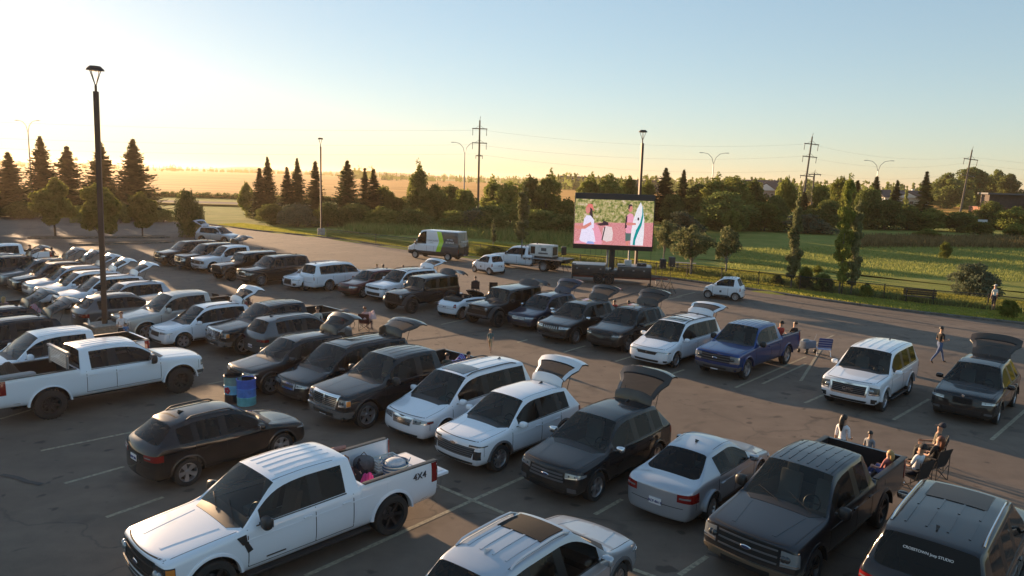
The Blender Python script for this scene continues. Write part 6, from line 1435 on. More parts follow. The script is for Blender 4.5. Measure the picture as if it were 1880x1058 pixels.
# houses far behind
ROOF = mat('roof_shingle', (.055, .055, .06), .9, noise=(2, .2)); WALLW = mat('house_white', (.62, .62, .60), .8); WALLG = mat('house_grey', (.22, .21, .20), .85); PANE = mat('window_pane', (.03, .04, .05), .1, 0, .5)
def house(px, d, w_, dp, hw, hr, rot, lab, wall=WALLG, roof=ROOF, gables=2, roofm=None, z0=1.0):
    p = at(px, 400, 0, dist=d); t = thing('house', lab, 'house', (p.x, p.y, z0), R(rot)); MB().box((0, 0, hw / 2 - .3), (w_, dp, hw + .6)).build('wall', wall, t)
    r = MB(); e = .5; r.prism([(-w_ / 2 - e, -dp / 2 - e, hw - .05), (-w_ / 2 - e, dp / 2 + e, hw - .05), (-w_ / 2 - e, 0, hw + hr)], (w_ + 2 * e, 0, 0))
    for k in range(gables):
        x = (-.5 + (k + .5) / gables) * w_ * .9; g = w_ / gables * .33; r.prism([(x - g, -dp / 2 - .9, hw - .03), (x + g, -dp / 2 - .9, hw - .03), (x, -dp / 2 - .9, hw + hr * .8)], (0, dp * .5, 0))
    ro = r.build('roof', roof, t, False); MB().box((w_ * .3, .6, hw + hr * .9), (.9, .9, 1.8)).build('chimney', wall, ro)
    for k in range(gables):
        x = (-.5 + (k + .5) / gables) * w_ * .9; g = w_ / gables * .27; MB().prism([(x - g, -dp / 2 - .93, hw + .02), (x + g, -dp / 2 - .93, hw + .02), (x, -dp / 2 - .93, hw + hr * .64)], (0, -.05, 0)).build('gable', wall if wall is WALLW else WALLW, ro, False)
    nw = max(2, int(w_ / 4))
    for k in range(nw):
        x = (-.5 + (k + .5) / nw) * w_ * .88; f = MB().box((x, -dp / 2 - .03, hw * .52), (1.7, .1, 1.3)).build('window', WALLW, t); MB().box((x, -dp / 2 - .09, hw * .52), (1.5, .04, 1.1)).build('pane', PANE, f)
    MB().box((w_ * .06, -dp / 2 - .04, 1.0), (1.0, .1, 2.1)).build('door', M_GREY, t)
    return t
house(1062, 560, 30, 14, 3.4, 6.0, 4, 'dark-roofed house with two pale gables beyond the field left of the screen', z0=1.5)
house(1396, 400, 20, 12, 4.5, 5.5, -5, 'large grey roof of a house between hedge and grey utility pole', gables=1); house(1448, 390, 13, 11, 3.4, 3.8, 3, 'small grey house left of the grey utility pole', gables=1); house(1180, 520, 18, 12, 3.4, 5, 3, 'house roof showing through the trees behind the screen', gables=1)
hw_ = house(1648, 300, 17.5, 11, 3.8, 3.0, 0, 'white house with a dark roof and wide windows', wall=WALLW, gables=1, z0=1.0)
house(1318, 480, 16, 11, 3.4, 4.5, 0, 'house behind the tall hedge right of the screen', gables=1); house(1880, 330, 20, 12, 3.6, 4, -6, 'house at the far right behind the brown building', gables=1)
bb_ = at(1862, 400, 0, dist=150); t = thing('brown_building', 'brown and rust flat-roofed building cut by the right edge', 'building', (bb_.x, bb_.y, .8), R(-20))
RUST = mat('rust_band', (.20, .075, .04), .8, noise=(2, .2)); BRN = mat('brown_cladding', (.075, .055, .045), .85, noise=(2, .2))
MB().box((0, 0, 1.4), (14, 9, 3.4)).build('wall', BRN, t); MB().box((0, -.1, 3.5), (14.6, 9.6, 1.3)).build('rust_fascia', RUST, t); MB().box((.8, .6, 5.4), (12.5, 7, 2.6)).build('upper_wall', BRN, t); MB().box((.8, .3, 6.85), (13.6, 8.6, .35)).build('roof', M_GREY, t)
for k in range(5): f = MB().box((-5.6 + k * 2.8, -4.53, 1.6), (1.6, .08, 1.5)).build('window', M_GREY, t); MB().box((-5.6 + k * 2.8, -4.58, 1.6), (1.4, .04, 1.3)).build('pane', PANE, f)
sg_ = at(1806, 392, 0, dist=128); t = thing('roadside_sign', 'small white sign among the bushes at the right', 'sign', (sg_.x, sg_.y, .4), 0); MB().box((0, 0, 2.0), (1.6, .1, 1.5)).build('panel', mat('sign_white', (.5, .5, .52), .6), t)
for x in (-.6, .6): MB().tube([(x, 0, -.2), (x, 0, 2.4)], .06, 6).build('post', STEEL, t)
# park bench, picnic table
WD = mat('weathered_wood', (.14, .095, .06), .85, noise=(7, .3)); GRYW = mat('grey_planks', (.20, .20, .19), .85, noise=(7, .3))
p = at(1687, 556, .2); t = thing('park_bench', 'dark wooden bench behind the fence', 'bench', (p.x, p.y, terr(p.x, p.y)), R(-28))
for z, y in ((.58, .28), (.72, .30), (.86, .32)): MB().box((0, y, z), (2.0, .04, .12)).build('backrest_slat', WD, t)
MB().box((0, 0, .45), (2.0, .45, .05)).build('seat', WD, t)
for x in (-.8, .8): MB().box((x, .1, .4), (.08, .45, .9)).build('leg', BLACKP, t)
p = at(1256, 505, .2); t = thing('picnic_table', 'grey picnic table on the grass behind the fence', 'picnic table', (p.x + .6, p.y + 2.6, terr(p.x, p.y + 2.6)), R(-20))
MB().box((0, 0, .75), (1.9, .75, .05)).build('tabletop', GRYW, t)
for y in (-.72, .72): MB().box((0, y, .44), (1.9, .26, .045)).build('bench_plank', GRYW, t)
for x in (-.6, .6): b = MB(); b.box((x, 0, .40), (.07, 1.5, .09)); b.box((x, -.35, .36), (.07, .09, .8), M=Matrix.Rotation(R(18), 3, 'X')); b.box((x, .35, .36), (.07, .09, .8), M=Matrix.Rotation(R(-18), 3, 'X')); b.build('leg_frame', GRYW, t)

# ================================================================ the screen on its trailer
def screen():
    pL, pR = at(1056, 522), at(1200, 516); D_ = 55.0
    c = at(1127, 400, 0, dist=56.2); rot = R(-9)
    t = thing('video_screen', 'big outdoor video wall showing two people on a pink road', 'screen', (c.x, c.y, 0), rot)
    z0, z1 = at(1127, 459, 0, dist=56.2).z, at(1127, 356, 0, dist=56.2).z; Wd = 6.1; H_ = z1 - z0
    fr = MB(); fr.box((0, .16, (z0 + z1) / 2), (Wd, .30, H_), b=.02); fr.build('cabinet', BLACKP, t)
    zt_, zb_ = z1 - .46, z0 + .36; hh = zt_ - zb_; ww = Wd - .12
    def em(name, col, k=1.0, tex=None):
        m = bpy.data.materials.new(name); m.use_nodes = True; MATS[name] = m; n = m.node_tree; n.nodes.clear(); o = n.nodes.new('ShaderNodeOutputMaterial'); e = n.nodes.new('ShaderNodeEmission'); e.inputs[0].default_value = (*col, 1); e.inputs[1].default_value = k * .40
        tc = n.nodes.new('ShaderNodeTexCoord')
        if tex is None:
            f = NZ(n, tc, 9, 5, .7); q_ = [tuple(c_ * v_ for c_ in col) for v_ in (.82, 1.0, 1.06)]; n.links.new(RAMP(n, f, [(.32, q_[0]), (.52, q_[1]), (.7, q_[2])]), e.inputs[0])
        if tex:
            f = NZ(n, tc, tex[0], 6, .75, (1, 1, 1)); n.links.new(RAMP(n, f, tex[1]), e.inputs[0])
        n.links.new(e.outputs[0], o.inputs[0]); return m
    fol = em('screen_foliage', (.3, .35, .1), .85, (3.4, [(.36, (.04, .06, .03)), (.44, (.18, .22, .06)), (.52, (.46, .40, .16)), (.58, (.62, .50, .30)), (.68, (.85, .68, .58))]))
    road = em('screen_road', (.7, .25, .28), .85, (11, [(.34, (.52, .16, .18)), (.5, (.72, .28, .30)), (.68, (.86, .48, .46))]))
    X = lambda f: -ww / 2 + ww * f
    Z = lambda f: zb_ + hh * f
    lay = [0]
    def flat_(name, pts, m, parent=None):
        lay[0] += 1; y = .004 - .002 * lay[0] - 0.0; b = MB(); b.add([(X(a), y, Z(c_)) for a, c_ in pts], [tuple(range(len(pts)))]); return b.build(name, m, parent or t, False)
    pic = flat_('picture', [(0, 0), (1, 0), (1, 1), (0, 1)], fol)
    def blob(cx, cy, rx, ry, n=14, k=1.0): return [(cx + rx * math.cos(6.2832 * i / n), cy + ry * math.sin(6.2832 * i / n)) for i in range(n)]
    flat_('pink_road', [(0, 0), (1, 0), (1, .53), (.66, .50), (.45, .50), (0, .46)], road, t)
    SK = em('screen_skin', (.75, .28, .24), .85); WHs = em('screen_white', (.80, .74, .92), .95); DK = em('screen_dark', (.05, .03, .04), 1); PK = em('screen_pink', (.85, .36, .48), .9); BW = em('screen_board', (.82, .80, .86), .95); TE = em('screen_teal', (.0, .30, .32), .9); GR = em('screen_shorts', (.10, .16, .15), .9); RD = em('screen_hat', (.78, .20, .18), .9); LT = em('screen_light', (.82, .68, .68), .9); BL = em('screen_blue', (.34, .42, .80), .9); BAR = em('screen_bark', (.42, .25, .25), .8)
    # scooter
    flat_('scooter', [(.0, .03), (.05, .02), (.36, -.0 + .01), (.36, .20), (.30, .42), (.25, .46), (.22, .30), (.10, .10)], PK); flat_('scooter_box', [(.36, .12), (.37, .36), (.40, .42), (.48, .40), (.50, .26), (.49, .10), (.42, .07)], LT); flat_('strap', [(.355, .10), (.385, .40), (.40, .40), (.37, .10)], DK); flat_('saddle', [(.28, .46), (.36, .49), (.37, .54), (.43, .50), (.44, .44), (.33, .42)], DK)
    # rider seen from the side
    flat_('skirt', [(.09, .06), (.07, .10), (.10, .40), (.20, .42), (.25, .30), (.28, .06), (.18, .02)], WHs); flat_('jeans', [(.16, .0 + .01), (.18, .07), (.25, .06), (.27, .01)], BL); flat_('shirt', [(.11, .38), (.12, .56), (.15, .64), (.20, .64), (.25, .54), (.25, .36)], WHs)
    flat_('hair', [(.155, .86), (.18, .88), (.22, .80), (.23, .64), (.24, .58), (.20, .64), (.18, .72)], DK); flat_('face', blob(.165, .76, .030, .085, 12), SK); flat_('hat', [(.13, .80), (.15, .84), (.17, .90), (.22, .89), (.235, .80), (.25, .72), (.21, .80), (.17, .83)], RD)
    flat_('arm', [(.0, .36), (.0, .41), (.12, .41), (.21, .50), (.22, .44), (.14, .34), (.05, .33)], SK)
    # man with a board
    flat_('leg', [(.665, .01), (.668, .14), (.70, .14), (.70, .01)], SK); flat_('shorts', [(.66, .10), (.655, .30), (.73, .30), (.725, .12)], GR); flat_('vest', [(.665, .28), (.655, .50), (.66, .66), (.70, .72), (.74, .70), (.755, .62), (.735, .28)], PK); flat_('backpack', [(.645, .38), (.65, .64), (.672, .66), (.67, .40)], DK); flat_('head', blob(.705, .82, .028, .075, 12), SK); flat_('man_hair', [(.675, .82), (.68, .90), (.71, .92), (.735, .88), (.70, .87), (.69, .80)], DK)
    flat_('surfboard', [(.725, .02), (.73, .35), (.75, .60), (.79, .82), (.83, .97), (.86, .84), (.885, .60), (.89, .30), (.885, .02)], BW); flat_('board_stripe', [(.755, .02), (.76, .16), (.79, .36), (.835, .52), (.855, .70), (.852, .90), (.862, .84), (.872, .66), (.855, .46), (.81, .26), (.785, .12), (.785, .02)], TE); flat_('forearm', [(.66, .46), (.665, .52), (.78, .51), (.785, .47), (.70, .45)], SK)
    flat_('board_mark', blob(.81, .60, .012, .035, 10), DK)
    # mast
    b = MB(); b.box((.0, .5, z0 * .5 + .55), (.42, .34, z0 + .2)); b.build('mast', BLACKP, t); b = MB(); b.tube([(-.35, .3, 1.2), (-.35, .3, z0 + .1)], .09, 8); b.build('hydraulic_ram', CONC, t); b = MB(); b.tube([(1.3, .4, 1.6), (1.3, .4, z0 + .1)], .07, 8); b.build('support_tube', STEEL, t)
    for k in range(10): MB().tube([(-2.1 + k * .42, .2, z0 + .02), (-2.1 + k * .42, .22, z0 - .4 - (k % 3) * .08)], .012, 5).build('hanging_cable', BLACKP, t)
    MB().tube([(Wd / 2 - .1, .1, z0), (Wd / 2 - .05, .2, .9)], .014, 5).build('guy_cable', BLACKP, t)
    # trailer
    T0 = thing('screen_trailer', 'long black two-axle trailer carrying the big screen', 'trailer', (c.x, c.y, 0), rot); DKG = mat('trailer_black', (.022, .023, .025), .45, .1, .3, noise=(2, .3))
    for x, w2 in ((-1.75, 2.55), (1.75, 2.55)): b = MB(); b.box((x, .3, .98), (w2, 2.0, .80), b=.03); b.build('storage_box', DKG, T0); MB().box((x, .3, 1.40), (w2 + .05, 2.05, .045), b=.01).build('box_lid', mat('diamond_plate', (.22, .22, .23), .35, .8), T0)
    b = MB(); b.box((0, .3, .80), (1.1, 1.9, .55), b=.02); b.build('middle_box', DKG, T0)
    for x in (-2.6, -1.7, -.8, .9, 1.7, 2.5): MB().box((x, -.715, 1.12), (.14, .03, .10), b=.01).build('latch', STEEL, T0)
    b = MB(); b.box((.2, .3, .50), (6.3, .12, .12)); b.box((.2, -.45, .50), (6.3, .10, .14)); b.box((3.7, .3, .48), (1.3, .12, .12)); [b.box((x, .3, .48), (.1, 1.6, .1)) for x in (-2.9, -1.6, 1.2, 2.8)]; b.build('chassis', mat('red_oxide', (.16, .03, .02), .6), T0)
    ty, ri, hu = wheel_meshes(.38, 'black', .24)
    for x in (-.95, -.10):
        for sg in (1, -1): h = link('wheel', hu, T0); h.location = (x, .3 + sg * 1.05, .38); h.rotation_euler = (0, 0, 0 if sg > 0 else math.pi); link('tyre', ty, h); link('rim', ri, h)
        MB().box((x, -.76, .83), (.86, .30, .04), b=.01).build('mudguard', DKG, T0)
    for x in (-2.95, 3.0): b = MB(); b.box((x, -.85, .55), (.09, .09, 1.1)); b.box((x, -.85, .03), (.45, .3, .05)); b.build('stabiliser_leg', BLACKP, T0)
    MB().tube([(3.5, .3, .5), (3.5, .3, .06)], .05, 8).build('jockey_leg', STEEL, T0)
    Tm = T0.matrix_basis if False else Matrix.Translation(Vector((c.x, c.y, 0))) @ Matrix.Rotation(rot, 4, 'Z')
    def on(x, y, z): return Tm @ Vector((x, y, z))
    for nm, lab, cat, q, d, m in (('equipment_case', 'white equipment box on the trailer beneath the screen', 'box', (1.25, .3, 1.62), (.55, .5, .40), mat('case_white', (.45, .45, .44), .5)), ('equipment_case', 'flat black case on the right end of the trailer', 'box', (2.3, .2, 1.53), (.75, .5, .22), M_BLK), ('equipment_case', 'low open laptop-like case on the trailer left of the white box', 'box', (.75, -.2, 1.455), (.6, .4, .06), M_GREY)):
        o = thing(nm, lab, cat, on(q[0], q[1], q[2] - d[2] / 2), rot); MB().box((0, 0, d[2] / 2), d, b=.02).build('case', m, o); MB().box((0, -d[1] / 2 - .01, d[2] * .7), (.12, .03, .04)).build('handle', STEEL, o)
    return Tm
TRM = screen()
def speaker(x, y, h, rz, lab):
    t = thing('loudspeaker_stand', lab.replace('loudspeaker on a tripod', 'tripod of the loudspeaker'), 'speaker stand', (x, y, 0), rz); b = MB(); b.tube([(0, 0, .25), (0, 0, h)], .022, 8); b.build('pole', BLACKP, t)
    for k in range(3): a = k * 2.094 + .4; b = MB(); b.tube([(0, 0, .95), (math.cos(a) * .62, math.sin(a) * .62, .02)], .018, 6); b.tube([(0, 0, .45), (math.cos(a) * .3, math.sin(a) * .3, .48)], .012, 5); b.build('leg', BLACKP, t)
    s = thing('loudspeaker', lab, 'loudspeaker', (x, y, h), rz); b = MB(); b.prism([(-.21, -.19, 0), (.21, -.19, 0), (.15, .19, 0), (-.15, .19, 0)], (0, 0, .68)); b.build('cabinet', M_BLK, s, False)
    MB().box((0, -.20, .34), (.36, .015, .60), b=.004).build('grille', M_BLK, s); MB().box((0, -.205, .10), (.06, .01, .05)).build('logo_plate', M_CHR, s)
for (px, yb, h, lab) in ((1213, 537, 1.75, 'loudspeaker on a tripod just right of the trailer, the lower of two'), (1229, 541, 2.0, 'loudspeaker on a tripod right of the trailer, the higher of two'), (1033, 500, 1.5, 'loudspeaker on a tripod between the flatbed truck and the trailer')):
    p = at(px, yb); speaker(p.x, p.y, h, R(10), lab)
p = at(1050, 520); t = thing('utility_stand', 'short dark post stand at the left end of the trailer', 'stand', (p.x, p.y, 0)); MB().box((0, 0, .75), (.09, .09, 1.5)).build('post', BLACKP, t); MB().box((0, 0, .03), (.7, .5, .05), b=.01).build('foot', BLACKP, t); MB().box((0, 0, 1.52), (.5, .05, .05)).build('crossbar', BLACKP, t)
p = at(1118, 524); t = thing('utility_stand', 'short dark post stand with a light in front of the trailer wheels', 'stand', (p.x, p.y, 0)); MB().box((0, 0, .62), (.06, .06, 1.25)).build('post', BLACKP, t); MB().box((0, 0, .02), (.5, .5, .04)).build('foot', BLACKP, t); MB().box((0, -.05, 1.3), (.18, .10, .12), b=.02).build('lamp', M_LENS, t)
b = MB(); b.tube([at(1190, 520, .02), at(1185, 532, .02), at(1160, 540, .02), at(1130, 548, .02), at(1095, 556, .02)], .02, 6); tag(b.build('power_cable', M_BLK), 'black cable snaking over the asphalt from the speakers', 'cable')

# painted barrels
def barrel(px, yb, r, h, cols, lab, flower, head):
    p = at(px, yb); t = thing('painted_barrel', lab, 'barrel', (p.x, p.y, 0), R(head), 'painted barrels'); b = MB(); zc = [0, .30 * h, .34 * h, .64 * h, .68 * h, .96 * h]
    m = [mat('barrel_' + str(i) + lab[:5], c, .45, 0, .3, noise=(5, .2)) for i, c in enumerate(cols)]
    for k in range(3):
        z0, z1 = h * k / 3, h * (k + 1) / 3; b.lathe([(r * .985, z0), (r * 1.0, z0 + .03), (r * 1.0, z1 - .04), (r * 1.035, z1 - .02), (r * .985, z1)], 28, mi=k)
    b.lathe([(r * .985, h), (r * .93, h), (r * .93, .1), (.001, .1)], 28, mi=3); b.build('drum', m + [M_WELL], t); b = MB(); b.lathe([(r * 1.03, h - .02), (r * 1.045, h + .012), (r * .99, h + .02), (r * .93, h)], 28); b.build('rim', m[2] if not flower else M_BLK, t)
    if flower:
        f = MB()
        for k in range(5): a = 2 * math.pi * k / 5; f.ball((0.0 + math.cos(a) * .07, -r - .008, h * .5 + math.sin(a) * .07), (.055, .012, .055), 10, 6)
        f.build('painted_flower', mat('flower_red', (.40, .02, .04), .5), t)
barrel(430, 737, .31, .92, [(.02, .02, .025), (.16, .48, .70), (.20, .34, .34)], 'light blue barrel painted with a red flower, left of two', 1, -20)
barrel(453, 742, .31, .88, [(.14, .46, .52), (.08, .22, .62), (.06, .14, .55)], 'deep blue barrel, right of two by the black minivan', 0, 0)
# ================================================================ people
SKIN = mat('skin', (.50, .29, .20), .55); SKIN2 = mat('skin_tan', (.34, .19, .12), .55)
HAIRS = {'dark': mat('hair_dark', (.012, .009, .008), .5), 'brown': mat('hair_brown', (.05, .025, .012), .5), 'blond': mat('hair_blond', (.42, .26, .10), .5), 'red': mat('hair_auburn', (.12, .035, .015), .5)}
CL = {}
def cloth(c):
    k = 'cloth_%02d_%02d_%02d' % tuple(int(x * 99) for x in c)
    return mat(k, c, .85, noise=(14, .18), bump=.15)
EYE = mat('eye', (.02, .015, .012), .2)
def body_mesh(pose, top, bot, shoe, skin, sleeves=.45, legs=1.0, fat=1.0):
    """one continuous figure: skeleton of joints -> skin -> subdivision; clothing colours follow the limbs"""
    bm_v = []; bm_e = []; rad = []; zone = []
    def add(p, r, z, par=None):
        bm_v.append(Vector(p)); rad.append(r); zone.append(z)
        if par is not None: bm_e.append((par, len(bm_v) - 1))
        return len(bm_v) - 1
    hip = Vector(pose.get('hip', (0, 0, .95))); ln = pose.get('lean', (0, 0)); up = Vector((ln[0], ln[1], 1)).normalized(); sd = Vector((1, 0, 0)); sd = Vector((math.cos(pose.get('twist', 0)), math.sin(pose.get('twist', 0)), 0))
    P0 = add(hip, .125 * fat, 'b'); W1 = add(hip + up * .14, .108 * fat, 't', P0); C1 = add(hip + up * .30, .125 * fat, 't', W1); C2 = add(hip + up * .42, .115, 't', C1); N0 = add(hip + up * .53, .055, 's', C2)
    hd = (up + Vector((pose.get('nod', (0, 0))[0], pose.get('nod', (0, 0))[1], 0))).normalized(); fwd = Vector(pose.get('face', (0, 1, 0))).normalized()
    J = add(hip + up * .585 + fwd * .015, .068, 's', N0); H1 = add(bm_v[N0] + hd * .145 + fwd * .012, .084, 's', J); H2 = add(bm_v[N0] + hd * .225 - fwd * .005, .062, 's', H1)
    hc = bm_v[N0] + hd * .15; add(hc + fwd * .098 + hd * -.012, .014, 's', H1)
    def limb(root, pts, rs, zs):
        a = root
        for p, r, z in zip(pts, rs, zs): a = add(p, r, z, a)
        return a
    res = {}
    for s, key in ((-1, 'L'), (1, 'R')):
        th = Vector(pose.get('thigh' + key, (0, 0, -1))).normalized(); sh = Vector(pose.get('shin' + key, (0, 0, -1))).normalized(); ft = Vector(pose.get('foot' + key, (0, 1, -.15))).normalized()
        h0 = hip + sd * .085 * s + Vector((0, 0, -.04)); kn = h0 + th * .42; an = kn + sh * .41
        zt = 'b'; zs = 'b' if legs > .9 else 's'
        a = limb(P0, [h0, h0 + th * .2, kn, kn + sh * .14, an], [.095 * fat, .082 * fat, .056, .055, .036], ['b', 'b', 'b' if legs > .4 else 's', zs, zs]); limb(a, [an + Vector((0, 0, -.045)) + ft * .03, an + ft * .15 + Vector((0, 0, -.05))], [.040, .030], ['f', 'f'])
        ua = Vector(pose.get('arm' + key, (s * .18, 0, -1))).normalized(); fa = Vector(pose.get('fore' + key, (s * .1, .15, -1))).normalized(); s0 = hip + up * .43 + sd * .165 * s; el = s0 + ua * .27; wr = el + fa * .24
        a = limb(C2, [s0, s0 + ua * .12, el, el + fa * .09, wr], [.056, .046, .036, .035, .024], ['t', 't', 't' if sleeves > .6 else 's', 't' if sleeves > .9 else 's', 't' if sleeves > .95 else 's'])
        pn = sd * -s; ax = fa.cross(pn).normalized() if fa.cross(pn).length > .1 else Vector((0, 1, 0)); pm = add(wr + fa * .055, .026, 's', a)
        for k in range(4):
            o = ax * (k - 1.5) * .019; L_ = (.060, .072, .068, .052)[k]; k1 = add(wr + fa * .095 + o, .0095, 's', pm); k2 = add(wr + fa * (.095 + L_ * .6) + o + pn * .012, .0085, 's', k1); add(wr + fa * (.095 + L_) + o + pn * .032, .008, 's', k2)
        t1 = add(wr + fa * .05 + ax * -.034 + pn * .01, .011, 's', pm); add(wr + fa * .085 + ax * -.052 + pn * .022, .009, 's', t1)
        res[key] = wr + fa * .1
    me = bpy.data.meshes.new('p'); me.from_pydata(bm_v, bm_e, []); o = bpy.data.objects.new('p', me); COL.objects.link(o); sk = o.modifiers.new('s', 'SKIN'); o.modifiers.new('u', 'SUBSURF').levels = 1
    for i, v in enumerate(me.skin_vertices[0].data): v.radius = (rad[i], rad[i] * (.82 if zone[i] in 'tb' and i < 4 else 1.0)); v.use_root = (i == 0)
    dg = bpy.context.evaluated_depsgraph_get(); out = bpy.data.meshes.new_from_object(o.evaluated_get(dg)); bpy.data.objects.remove(o); bpy.data.meshes.remove(me)
    out.materials.clear(); zi = {'s': 0, 't': 1, 'b': 2, 'f': 3}
    for m in (skin, top, bot, shoe): out.materials.append(m)
    A = np.array([tuple(bm_v[a]) for a, b in bm_e]); B = np.array([tuple(bm_v[b]) for a, b in bm_e]); ez = [(zone[a], zone[b]) for a, b in bm_e]; AB = B - A; L2 = (AB ** 2).sum(1) + 1e-9
    for f in out.polygons:
        c = np.array(f.center); t = np.clip(((c - A) * AB).sum(1) / L2, 0, 1); dd = np.linalg.norm(c - (A + AB * t[:, None]), axis=1); k = int(dd.argmin()); z = ez[k][0] if t[k] < .62 else ez[k][1]
        if ez[k][0] == 't' and ez[k][1] == 's': z = 't' if t[k] < .55 else 's'
        f.material_index = zi[z]
    for f in out.polygons: f.use_smooth = True
    return out, hc, hd, fwd, res
PM = {}
def person(label, x, y, z, head, pose, top=(.5, .5, .5), bot=(.05, .07, .13), shoe=(.04, .04, .04), hair='brown', hairlen=0, skin=None, sleeves=.3, legs=1.0, h=1.75, cap=None, group=None, fat=1.0):
    head = head - 90 if head >= 60 else head
    t = thing('person', label, 'person', (x, y, z), R(head), group); s = h / 1.78; me, hc, hd, fwd, res = body_mesh(pose, cloth(top), cloth(bot), cloth(shoe), skin or SKIN, sleeves, legs, fat); me.name = 'body'
    o = link('body', me, t); t.scale = (s, s, s)
    b = MB(); ax = hd; sx = fwd.cross(ax).normalized(); Mx = Matrix((sx, -fwd, ax)).transposed()
    def cp(v): return hc + Mx @ Vector(v)
    rings = [(.1, .105), (.5, .098), (.9, .075), (1.25, .035)]
    n = 14; V = []; F = []
    for j in range(7):
        ph = j / 6 * (1.75 if hairlen == 0 else 2.15)
        for k in range(n):
            th = 2 * math.pi * k / n; yy = math.cos(th); r = .094 * (1.0 + .03 * math.sin(5 * th)); cut = 1 - .42 * max(0, -yy) * (j / 6)
            V.append(cp((r * math.sin(ph * cut) * math.sin(th), r * 1.08 * math.sin(ph * cut) * math.cos(th) + .010, .105 * math.cos(ph * cut) + .028)))
    for j in range(6):
        for k in range(n): F.append((j * n + k, j * n + (k + 1) % n, (j + 1) * n + (k + 1) % n, (j + 1) * n + k))
    b.add(V, F)
    if hairlen > 0:
        L_ = hairlen
        b.tube([cp((0, .065, .03)), cp((0, .098, -.05)), cp((0, .11, -.05 - L_ * .5)), cp((0, .10, -.05 - L_))], [.070, .074, .062, .022], 9)
    if hairlen < 0: b.ball(cp((0, .05, .14)), .045, 10, 8)
    b.build('hair', HAIRS[hair], t)
    e = MB()
    for sx_ in (-.030, .030): e.ball(cp((sx_, -.076, .022)), .0095, 8, 6)
    e.build('eyes', EYE, t); m = MB(); m.ball(cp((0, -.076, -.047)), (.022, .008, .006), 8, 5); m.build('mouth', mat('lips', (.32, .10, .09), .5), t)
    if cap: c = MB(); c.lathe([(.001, .155), (.05, .145), (.088, .10), (.104, .045), (.106, .035)], 16); c.v = [tuple(cp((v[0], v[1], v[2] - .005))) for v in c.v]; c.prism([cp((-.07, -.09, .045)), cp((.07, -.09, .045)), cp((.055, -.175, .03)), cp((-.055, -.175, .03))], hd * .012); c.build('cap', cloth(cap), t)
    e2 = MB()
    for sx_ in (-.086, .086): e2.ball(cp((sx_, .0, -.005)), (.012, .02, .028), 7, 6)
    e2.build('ears', skin or SKIN, t); return t, res, s
STAND = dict()
WALK = dict(thighL=(0, .55, -1), shinL=(0, .12, -1), thighR=(0, -.35, -1), shinR=(0, -.75, -1), footR=(0, .8, -.6), hip=(0, 0, .88))
def SIT(**k):
    d = dict(hip=(0, 0, .52), thighL=(-.08, 1, .02), thighR=(.08, 1, .02), shinL=(0, .1, -1), shinR=(0, .15, -1), lean=(0, -.22), armL=(-.15, .35, -1), armR=(.15, .35, -1), foreL=(.1, 1, -.1), foreR=(-.1, 1, -.1)); d.update(k); return d
def SITBED(**k): return SIT(**{**dict(hip=(0, 0, .12), thighL=(-.12, 1, .45), thighR=(.12, 1, .45), shinL=(0, .55, -1), shinR=(0, .6, -1), lean=(0, -.12)), **k})
def uvd(u, v, z=0.): p = uv(u, v); return p.x, p.y, z
# walking man on the aisle
p = at(1722, 666); _, res, s_ = person('man in a black t-shirt and jeans striding right with a phone held out', p.x, p.y, 0, -78, {**WALK, 'thighL': (0, .62, -1), 'shinL': (0, .30, -1), 'thighR': (0, -.5, -1), 'shinR': (0, -.9, -1), 'armL': (-.1, -.05, -1), 'foreL': (.15, 1, .05), 'armR': (.1, -.05, -1), 'foreR': (-.15, 1, .1)}, (.012, .012, .014), (.06, .10, .20), (.10, .06, .04), 'dark', 0, SKIN2, .35, 1., 1.8)
M_ = Matrix.Translation((p.x, p.y, 0)) @ Matrix.Rotation(R(-78), 4, 'Z'); q = M_ @ (res['R'] * s_ + Vector((-.02, .08, .035))); tag(MB().box(q, (.075, .16, .012), M=Matrix.Rotation(R(-78), 3, 'Z'), b=.003).build('mobile_phone', M_BLK), 'black mobile phone in the hand of the walking man', 'phone')
p = at(1837, 575, .15); z = terr(p.x, p.y); person('person in a white shirt and dark shorts standing among weeds at the fence', p.x, p.y + .8, z, 100, STAND, (.55, .55, .52), (.03, .03, .04), (.05, .05, .05), 'brown', 0, None, .35, .5, 1.75, cap=(.5, .48, .45))
p = at(900, 646); person('small child in a teal shirt and khaki shorts walking across the aisle', p.x, p.y, 0, 260, WALK, (.10, .16, .16), (.40, .30, .18), (.1, .08, .06), 'blond', 0, None, .4, .5, 1.12)
x, y, z = uvd(20.6, -5.9); person('woman with long dark hair and white jacket standing behind the dark grey pickup', x, y, 0, -60, {**STAND, 'foreR': (-.3, .9, -.3)}, (.62, .62, .66), (.02, .02, .03), (.03, .03, .03), 'dark', .32, SKIN2, .7, 1, 1.70)
x, y, z = uvd(21.0, -5.3); person('boy in a grey t-shirt standing beside the woman in the white jacket', x, y, 0, -60, STAND, (.20, .22, .25), (.05, .05, .07), (.1, .1, .1), 'dark', 0, SKIN2, .4, .5, 1.28)
